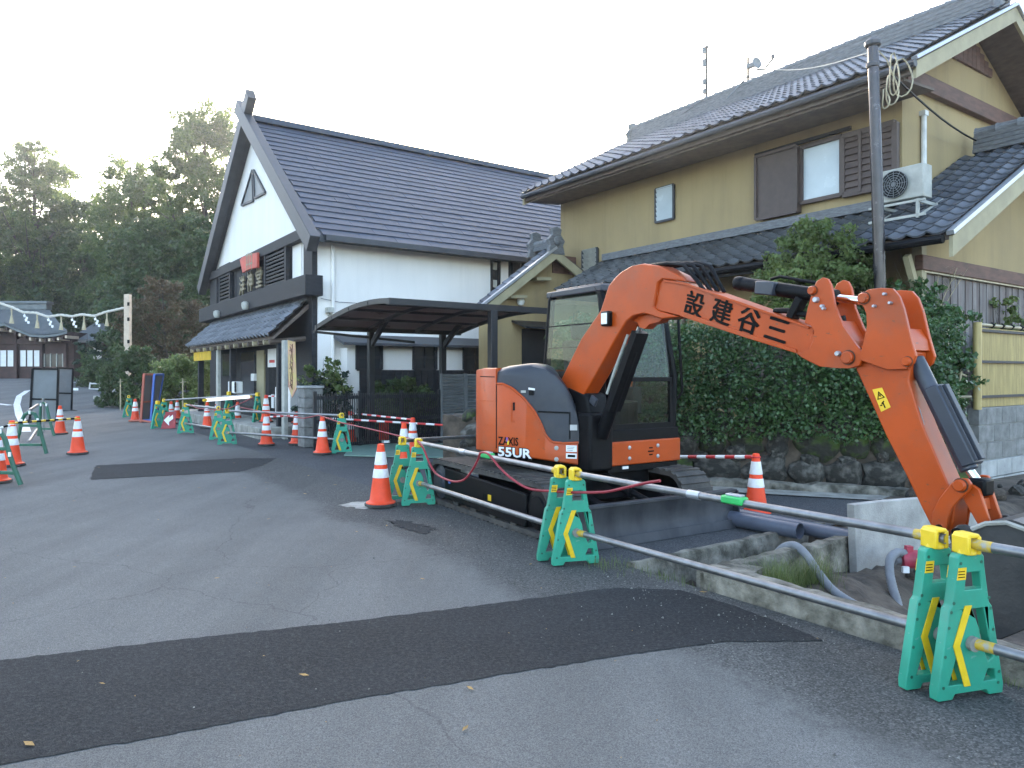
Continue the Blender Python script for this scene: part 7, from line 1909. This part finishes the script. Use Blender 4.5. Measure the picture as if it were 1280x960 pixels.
SG = 'green barricade stands carrying the steel pipes'
stands = [  # px, py at the base centre, yaw, label
    (1208, 871, 16, 'nearest green barricade stand at the lower right with a pipe leaving the picture'),
    (1168, 857, 16, 'green stand tucked just behind the nearest stand at the lower right'),
    (719, 706, 15, 'green stand with yellow chevron in front of the dozer blade'),
    (700, 700, 15, 'green stand tucked behind the stand in front of the dozer blade'),
    (523, 632, 17, 'green stand by the rear end of the near track'),
    (503, 627, 17, 'green stand between the large cone and the stand by the tracks'),
    (427, 567, 20, 'single green stand between two cones before the black fence'),
    (284, 556, 20, 'front green stand of the pair in the middle distance'),
    (273, 550, 20, 'rear green stand of the pair in the middle distance'),
    (232, 542, 22, 'single green stand with wide yellow chevron right of the arrow board'),
    (197, 536, 60, 'green stand just right of the blue framed panel seen edge on'),
    (205, 531, 40, 'green stand behind the red arrow board'),
    (161, 522, 35, 'farthest green stand left of the red framed panel'),
    (322, 528, 70, 'narrow green stand on the shop step by the door'),
    (286, 526, 60, 'green stand in the back row behind the light tube'),
]
SP = []
for i, (px, py, yaw, lb) in enumerate(stands):
    p = gp(px, py); p.z = gz(st(p).y) + 0.009
    if i in (13, 14):
        Y = 18.6 if i == 13 else 19.6; p = Vector(((px - 640) / FPX * Y, Y, STEP))
    o = stand0 if i == 0 else dup(stand0)
    o.location = p; o.rotation_euler = (0, 0, R(yaw)); o['label'] = lb; o['group'] = SG
    SP.append((p, R(yaw)))
def cap(i, z=0.705): return SP[i][0] + Vector((0, 0, z))
PG = 'galvanised pipes of the barricade line'
def pipe_thing(a, b, lb, r=0.0243, over=0.05, couple=None):
    d = (b - a).normalized(); a, b = a - d * over, b + d * over
    t = thing('steel_pipe', lb, 'pipe', tuple(a), 0, PG)
    mb = MB(); mb.pipe(a, b, r, r - .004, 16); mb.build('tube', K['steel'], t, smooth=True)
    for q, dd in ((a, d), (b, -d)):
        mb = MB(); mb.pipe(q + dd * .02, q + dd * .14, r + .0012, r + .0004, 16); mb.build('paint_band', K['wornyellow'], t, smooth=True)
    if couple is not None:
        q = a.lerp(b, couple); mb = MB(); mb.tube([q - d * .05, q + d * .05], r + .004, 14); mb.build('joint', K['alu'], t, smooth=True)
pipe_thing(cap(1), cap(2), 'upper galvanised pipe running from the lower right stand to the stand by the blade', couple=.55)
pipe_thing(cap(1, .25), cap(2, .25), 'lower galvanised pipe running from the lower right stand past the dozer blade', over=.02)
e = W(3.66, -1.2, 0)
pipe_thing(cap(0), Vector((e.x, e.y, .705)), 'upper galvanised pipe leaving the picture at the lower right', over=.03)
pipe_thing(cap(0, .25), Vector((e.x, e.y, .25)), 'lower galvanised pipe leaving the picture at the lower right', over=.02)
pipe_thing(cap(3), cap(4), 'upper galvanised pipe in front of the excavator side panel', couple=.6)
pipe_thing(cap(3, .25), cap(4, .25), 'lower galvanised pipe in front of the near track', over=.02)
pipe_thing(cap(5), at(600, 545, 11.4), 'galvanised pipe running back from the stand by the large cone to behind the machine')
pipe_thing(cap(6), cap(7), 'upper galvanised pipe between the block pillar stand and the middle pair')
pipe_thing(cap(6, .25), cap(7, .25), 'lower galvanised pipe between the block pillar stand and the middle pair')
pipe_thing(cap(8), cap(9), 'upper galvanised pipe between the middle pair and the wide chevron stand')
pipe_thing(cap(8, .25), cap(9, .25), 'lower galvanised pipe between the middle pair and the wide chevron stand')
pipe_thing(cap(13), cap(11), 'long pipe of the back row along the shop front')
# striped bars
def striped(a, b, r, m1, m2, n, name, lb, cat='bar'):
    t = thing(name, lb, cat, tuple(a)); d = (b - a) / n
    mb = MB(); mb.cyl(a, b, r, 10); mb.build('pole', m1, t, smooth=True)
    for i in range(0, n, 2):
        mb = MB(); mb.cyl(a + d * i, a + d * (i + 1), r + .001, 10); mb.build('stripe', m2, t, smooth=True)
    for q in (a, b):
        mb = MB(); mb.lathe([(.045, -.008), (.05, 0), (.045, .008)], 14, q); mb.build('end_ring', m2, t)
def tip(i, dz=0.66):
    px, py, Y, sc_, lb = cones[i]
    p = gp(px, py) if py is not None else Vector(((px - 640) / FPX * Y, Y, STEP)); p.z = (gz(st(p).y) if py is not None else STEP) + dz * sc_ + .009
    return p
striped(tip(5), tip(3), .018, K['ink'], K['chev'], 15, 'black_yellow_bar', 'black and yellow striped bar between two cones at the left')
striped(tip(5, .64), at(-40, 548, 11.0), .018, K['ink'], K['white'], 9, 'black_white_bar', 'pale striped bar running out of the picture from the left cone')
striped(tip(15), tip(16), .018, K['white'], K['red'], 11, 'red_white_bar', 'red and white bar between the two cones on the shop step')
striped(tip(14, .6), at(600, 534, 13.0), .02, K['white'], K['red'], 23, 'red_white_bar', 'long red and white bar in front of the black slat fence')
striped(tip(13, .6), tip(14, .62), .018, K['white'], K['red'], 9, 'red_white_bar', 'red and white bar between the two front cones before the shop')
striped(tip(18), tip(2), .018, K['white'], K['red'], 13, 'red_white_bar', 'red and white bar from the steel plate cone to the gate cone')
striped(tip(19), at(800, 571, 9.0), .02, K['white'], K['red'], 13, 'red_white_bar', 'red and white bar from the cone by the stone wall to behind the cab')
# red rope light along the pipes
def fence_pt(px, py, T=3.66): 
    return W(*pt_t(px, py, T))
cordpath = [(522, 551), (529, 560), (536, 577), (545, 592), (560, 600), (572, 602), (582, 598), (592, 585), (598, 573), (601, 566), (611, 568), (625, 585), (642, 600), (662, 611), (690, 614), (720, 615.5), (755, 615), (780, 610), (806, 604), (825, 601)]
mb = MB(); pts = [fence_pt(x, y, 3.62) for x, y in cordpath]
sm = []
for i in range(len(pts) - 1):
    p0, p1, p2, p3 = pts[max(0, i - 1)], pts[i], pts[i + 1], pts[min(len(pts) - 1, i + 2)]
    for k in range(4):
        u = k / 4; sm.append(0.5 * ((2 * p1) + (p2 - p0) * u + (2 * p0 - 5 * p1 + 4 * p2 - p3) * u * u + (3 * p1 - p0 - 3 * p2 + p3) * u ** 3))
sm.append(pts[-1])
mb.tube(sm, .0105, 8); lone(mb, 'rope_light', K['cord'], 'dark red rope light sagging along the pipe in front of the excavator', 'rope light', tuple(pts[0]), smooth=True)
mb = MB(); pts = [fence_pt(x, y, 4.3) for x, y in ((300, 509), (330, 515), (362, 521), (380, 523), (398, 519), (425, 528), (470, 538), (512, 548))]; mb.tube(pts, .01, 6)
lone(mb, 'rope_light', K['cord'], 'far red rope light looped over the pipes near the block pillar', 'rope light', tuple(pts[0]), smooth=True)
mb = MB(); pts = [fence_pt(x, y, 3.7) for x, y in ((236, 505), (246, 510), (262, 512), (285, 511), (306, 502), (316, 497))]; mb.tube(pts, .01, 6)
lone(mb, 'rope_light', K['cord'], 'short red rope light hanging below the white light tube', 'rope light', tuple(pts[0]), smooth=True)
for (x, y, lb) in ((610, 566, 'green clip light clamped on the pipe before the machine side panel'), (918, 632, 'green clip light clamped on the pipe beside the dozer blade')):
    a, b = cap(3), cap(4)
    if x > 800: a, b = cap(1), cap(2)
    best = min((a.lerp(b, k / 200) for k in range(201)), key=lambda q: (px_of(q)[0] - x) ** 2)
    d = (b - a).normalized(); t = thing('clip_light', lb, 'light', tuple(best), 0, 'green clip lights on the pipe')
    mb = MB(); mb.bar(best - d * .08 + Vector((0, 0, .012)), best + d * .08 + Vector((0, 0, .012)), .075, .05); mb.build('clamp', mat('clip_green', (.03, .4, .1), .4), t, bevel=.012)
    mb = MB(); mb.bar(best - d * .06 + Vector((0, 0, .042)), best + d * .05 + Vector((0, 0, .042)), .05, .014); mb.build('solar_cell', K['alu'], t, bevel=.004)
# white light tube
a, b = at(258, 500, 16.5), at(311, 496, 18.0); t = thing('light_tube', 'white light tube with orange ends lying along the far pipes', 'light', tuple(a))
mb = MB(); mb.cyl(a, b, .038, 12); mb.build('tube', K['tube'], t, smooth=True)
for q, s_ in ((a, -1), (b, 1)):
    d = (b - a).normalized() * s_; mb = MB(); mb.cyl(q, q + d * .1, .03, 12); mb.build('end_cap', K['chev'], t, smooth=True)
# framed panels
def panel(name, lb, quad, Y0, Y1, mm, fm, leg=0.0):
    pts = [at(x, y, Y) for (x, y), Y in zip(quad, (Y0, Y1, Y1, Y0))]; nrm = (pts[1] - pts[0]).cross(pts[3] - pts[0]).normalized()
    t = thing(name, lb, 'panel', tuple(pts[3]))
    mb = MB(); mb.prism(pts, nrm * .012); mb.build('sheet', mm, t)
    mb = MB()
    for i in range(4): mb.bar(pts[i], pts[(i + 1) % 4], .06, .06, nrm)
    mb.bar(pts[0].lerp(pts[3], .58), pts[1].lerp(pts[2], .58), .05, .05, nrm); mb.build('frame', fm, t)
    mb = MB()
    for k in (pts[2], pts[3]):
        mb.bar(k + Vector((0, 0, .05)), k + nrm * .35 + Vector((0, 0, .02)), .05, .05); mb.bar(k - nrm * .3 + Vector((0, 0, .02)), k + Vector((0, 0, .05)), .05, .05)
    mb.build('feet', fm, t)
    return t
panel('mesh_panel', 'tall grey mesh sheet in a dark frame nearest the left cones', ((41, 461), (73, 461.5), (71, 527), (37.5, 526)), 22.6, 22.8, K['meshgrey'], K['mblack'])
panel('mesh_panel', 'narrower grey mesh sheet behind the tall one, with a dark green lower half', ((71, 460), (91, 461), (89, 514), (71, 514)), 28.0, 28.6, K['meshgrey'], K['mblack'])
panel('mesh_panel', 'grey mesh panel with a red frame beside the far cone', ((180, 468), (191, 468), (188, 526), (176, 527.5)), 22.2, 22.9, K['meshgrey'], K['redpaint'])
panel('mesh_panel', 'grey mesh panel with a blue frame leaning beside the red one', ((193, 468.5), (204, 468), (194, 525), (188.5, 527)), 22.3, 22.9, K['meshgrey'], K['bluepaint'])
# red board with white arrow
qd = ((207, 515), (220, 514), (219, 535), (201, 536)); Ya = 19.6
pts = [at(x, y, Ya + (0.25 if i in (0, 1) else 0)) for i, (x, y) in enumerate(qd)]; nrm = (pts[1] - pts[0]).cross(pts[3] - pts[0]).normalized()
if nrm.y > 0: nrm = -nrm
ab = thing('arrow_board', 'dark red board with a white arrow leaning among the barricades', 'sign', tuple(pts[3])); mb = MB(); mb.prism(pts, -nrm * .02); mb.build('board', mat('arrow_board_red', (.3, .035, .035), .5), ab)
def bp_(u, v): return pts[0].lerp(pts[1], u).lerp(pts[3].lerp(pts[2], u), v) + nrm * .004
mb = MB(); mb.prism([bp_(u, v) for u, v in ((.05, .5), (.45, .2), (.45, .38), (.75, .2), (.8, .45), (.5, .62), (.55, .85))], nrm * .003); mb.build('arrow', K['white'], ab)
# green pipe stands at the left
def pipe_stand(lb, hoop, feet, bars, Y, cross, extra=()):
    t = thing('pipe_stand', lb, 'stand', tuple(at(*feet[0], Y)), 0, 'dark green pipe stands at the left')
    mb = MB(); mb.tube([at(x, y, Y) for x, y in hoop], .032, 8); mb.build('hoop', K['darkgreen'], t, smooth=True)
    for (a, b) in cross:
        mb = MB(); mb.bar(at(*a, Y), at(*b, Y), .05, .045); mb.build('rung', K['darkgreen'], t, bevel=.006)
    for i in range(1, len(hoop) - 1, 1):
        q = at(*hoop[i], Y - .03)
        if i % 2 == 0: mb = MB(); mb.box(q, (.03, .02, .06)); mb.build('reflector', K['white'], t)
    for (a, b, dy) in extra:
        mb = MB(); mb.tube([at(*a, Y), at(*b, Y + dy)], .025, 8); mb.build('pipe', K['steel'], t, smooth=True)
pipe_stand('dark green hooped pipe stand before the tall mesh panel', ((20, 556), (24, 541), (27, 526), (31, 518), (37, 515.5), (43, 517), (47, 525), (51, 541), (58, 567)), ((20, 556),), (), 12.8, (((21, 556), (52, 556)), ((26, 532), (49, 532))), (((36, 513), (47, 506), 1.2), ((36, 552), (46, 537), 1.0)))
pipe_stand('dark green hooped pipe stand cut by the left picture edge', ((-34, 604), (-26, 572), (-18, 547), (-9, 538), (0, 539), (6, 548), (12, 568), (18, 586), (26, 606)), ((-20, 600),), (), 9.6, (((-30, 590), (20, 591)), ((-22, 561), (11, 561))))
pipe_stand('smaller grey green pipe stand behind the nearer hooped one', ((48, 545), (50, 522), (51, 506), (54, 503), (58, 506), (62, 525), (68, 545)), ((50, 545),), (), 16.5, (((49, 536), (65, 536)),), (((54, 498), (54, 540), 0.0),))
# steel plate on the yard
pl_ = [gp(x, y) for x, y in ((430, 571), (440, 556.5), (600, 556), (612, 575))]; mb = MB(); mb.prism([Vector((p.x, p.y, 0.012)) for p in pl_], (0, 0, 0.022))
lone(mb, 'steel_road_plate', K['plate'], 'large greenish steel plate lying on the yard behind the cones', 'steel plate', (pl_[0].x, pl_[0].y, 0.012))
# orange bar fence pieces by the slat fence
ob = thing('orange_barrier', 'small orange plastic barrier with white feet before the slat fence', 'barrier', tuple(gp(480, 553)))
mb = MB()
for i in range(8):
    x = 475 + i * 1.5; mb.bar(at(x, 551, 15.2), at(x, 523 if i < 4 else 527, 15.2), .03, .012)
for y in (528, 536, 548): mb.bar(at(474, y, 15.2), at(487, y, 15.2), .03, .02)
mb.build('grid', K['cone'], ob)
mb = MB(); mb.bar(at(474, 552, 15.1), at(487, 552, 15.1), .1, .05); mb.build('foot', K['white'], ob)
# grey PVC pipes, hoses, pump
G_P = 'grey plastic pipes on the yard'
e1 = gp(1000, 664, .075); d1 = (gp(925, 650, .075) - e1).normalized(); mb = MB(); mb.pipe(e1, e1 + d1 * 1.35, .075, .066, 22)
lone(mb, 'plastic_pipe', K['pvc'], 'front grey plastic pipe with its open end showing', 'pipe', tuple(e1), G_P, smooth=True)
e2 = gp(1067, 672, .075) ; s2 = gp(915, 642, .065); mb = MB(); mb.pipe(e2, s2, .065, .057, 22)
lone(mb, 'plastic_pipe', K['pvc'], 'rear grey plastic pipe running behind the broken wall', 'pipe', tuple(e2), G_P, smooth=True)
def smooth_path(pts, n=5):
    out = []
    for i in range(len(pts) - 1):
        p0, p1, p2, p3 = pts[max(0, i - 1)], pts[i], pts[i + 1], pts[min(len(pts) - 1, i + 2)]
        for k in range(n):
            u = k / n; out.append(0.5 * ((2 * p1) + (p2 - p0) * u + (2 * p0 - 5 * p1 + 4 * p2 - p3) * u * u + (3 * p1 - p0 - 3 * p2 + p3) * u ** 3))
    return out + [pts[-1]]
def ribbed(path, r, pitch=.012):
    rs = [r * (1.0 if i % 2 else .93) for i in range(len(path))]
    mb = MB(); mb.tube(path, rs, 10); return mb
hp = smooth_path([at(970, 694, 5.95), at(980, 684, 5.9), at(993, 682, 5.85), at(1006, 692, 5.75), at(1020, 712, 5.6), at(1038, 735, 5.45), at(1058, 750, 5.35), at(1082, 763, 5.3)], 12)
lone(ribbed(hp, .035), 'drain_hose', K['hose'], 'grey hose arching over the broken wall into the trench grass', 'hose', tuple(hp[-1]), smooth=True)
hp = smooth_path([at(1131, 692, 6.0), at(1121, 691, 5.98), at(1113, 699, 5.93), at(1112, 715, 5.88), at(1116, 735, 5.8), at(1122, 755, 5.72), at(1124, 772, 5.65)], 12)
lone(ribbed(hp, .036), 'drain_hose', K['hose'], 'grey hose running from the red pump down into the trench', 'hose', tuple(hp[-1]), smooth=True)
c = at(1142, 699, 6.0); pu = thing('trench_pump', 'small faded red pump lying on the trench soil', 'pump', tuple(c - Vector((0, 0, .08))))
ax_ = Vector((1, -.2, .08)).normalized(); mb = MB(); mb.lathe([(.05, -.1), (.075, -.09), (.075, .05), (.062, .06), (.062, .1), (.03, .115)], 16, c, axis=ax_); mb.box(c + Vector((-.04, 0, .085)), (.05, .05, .05)); mb.build('housing', K['pinkpump'], pu, smooth=True)
mb = MB(); mb.cyl(c - ax_ * .14, c - ax_ * .09, .045, 12); mb.build('inlet', K['hose'], pu, smooth=True)
mb = MB(); mb.tube([c + ax_ * .1, c + ax_ * .18 + Vector((0, 0, .06)), c + ax_ * .24 + Vector((0, .05, -.05))], .016, 6); mb.build('handle', K['ink'], pu, smooth=True)
mb = MB(); mb.box(c + Vector((-.1, -.06, -.07)), (.05, .03, .05)); mb.build('tag', K['white'], pu)
# rocks on the trench bottom and under the block wall
rng = np.random.default_rng(4)
import bmesh
RM = []
for i in range(4):
    me = BM[i].copy(); me.name = 'rock'; me.materials[0] = K['soil'] if i == 3 else K['stone']; RM.append(me)
spots = []
for i in range(30):
    t, s = rng.uniform(4.6, 9.5), rng.uniform(-.6, 3.2); spots.append((t, s, rng.uniform(.04, .13)))
for i in range(22):
    t, s = rng.uniform(8.6, 10.9), rng.uniform(3.4, 4.4); spots.append((t, s, rng.uniform(.06, .24)))
for i, (t, s, d) in enumerate(spots):
    o = bpy.data.objects.new('rock', RM[i % 4]); COL.objects.link(o); p = W(t, s, soil_z(t, s) + d * .18); o.location = p; o.scale = (d * 1.2, d, d * .8); o.rotation_euler = (rng.uniform(0, 1), rng.uniform(0, 1), rng.uniform(0, 6))
    tag(o, 'loose earthy rock lying on the dug soil of the trench', 'rock', 'loose rocks on the dug soil')

# ------------------------------------------------------------------ thin haze, added to veil the far trees like glare
hm = bpy.data.materials.new('haze'); hm.use_nodes = True
hn = hm.node_tree; hn.nodes.clear()
ho = hn.nodes.new('ShaderNodeOutputMaterial'); hv = hn.nodes.new('ShaderNodeVolumePrincipled')
hv.inputs['Color'].default_value = (0.92, 0.95, 1.0, 1); hv.inputs['Density'].default_value = 0.0007; hv.inputs['Anisotropy'].default_value = 0.55
hn.links.new(hv.outputs[0], ho.inputs['Volume'])
mb = MB(STREET); mb.span((-640, -440, -2.0), (640, 940, 42.0)); hz = mb.build('haze', hm); hz['kind'] = 'stuff'
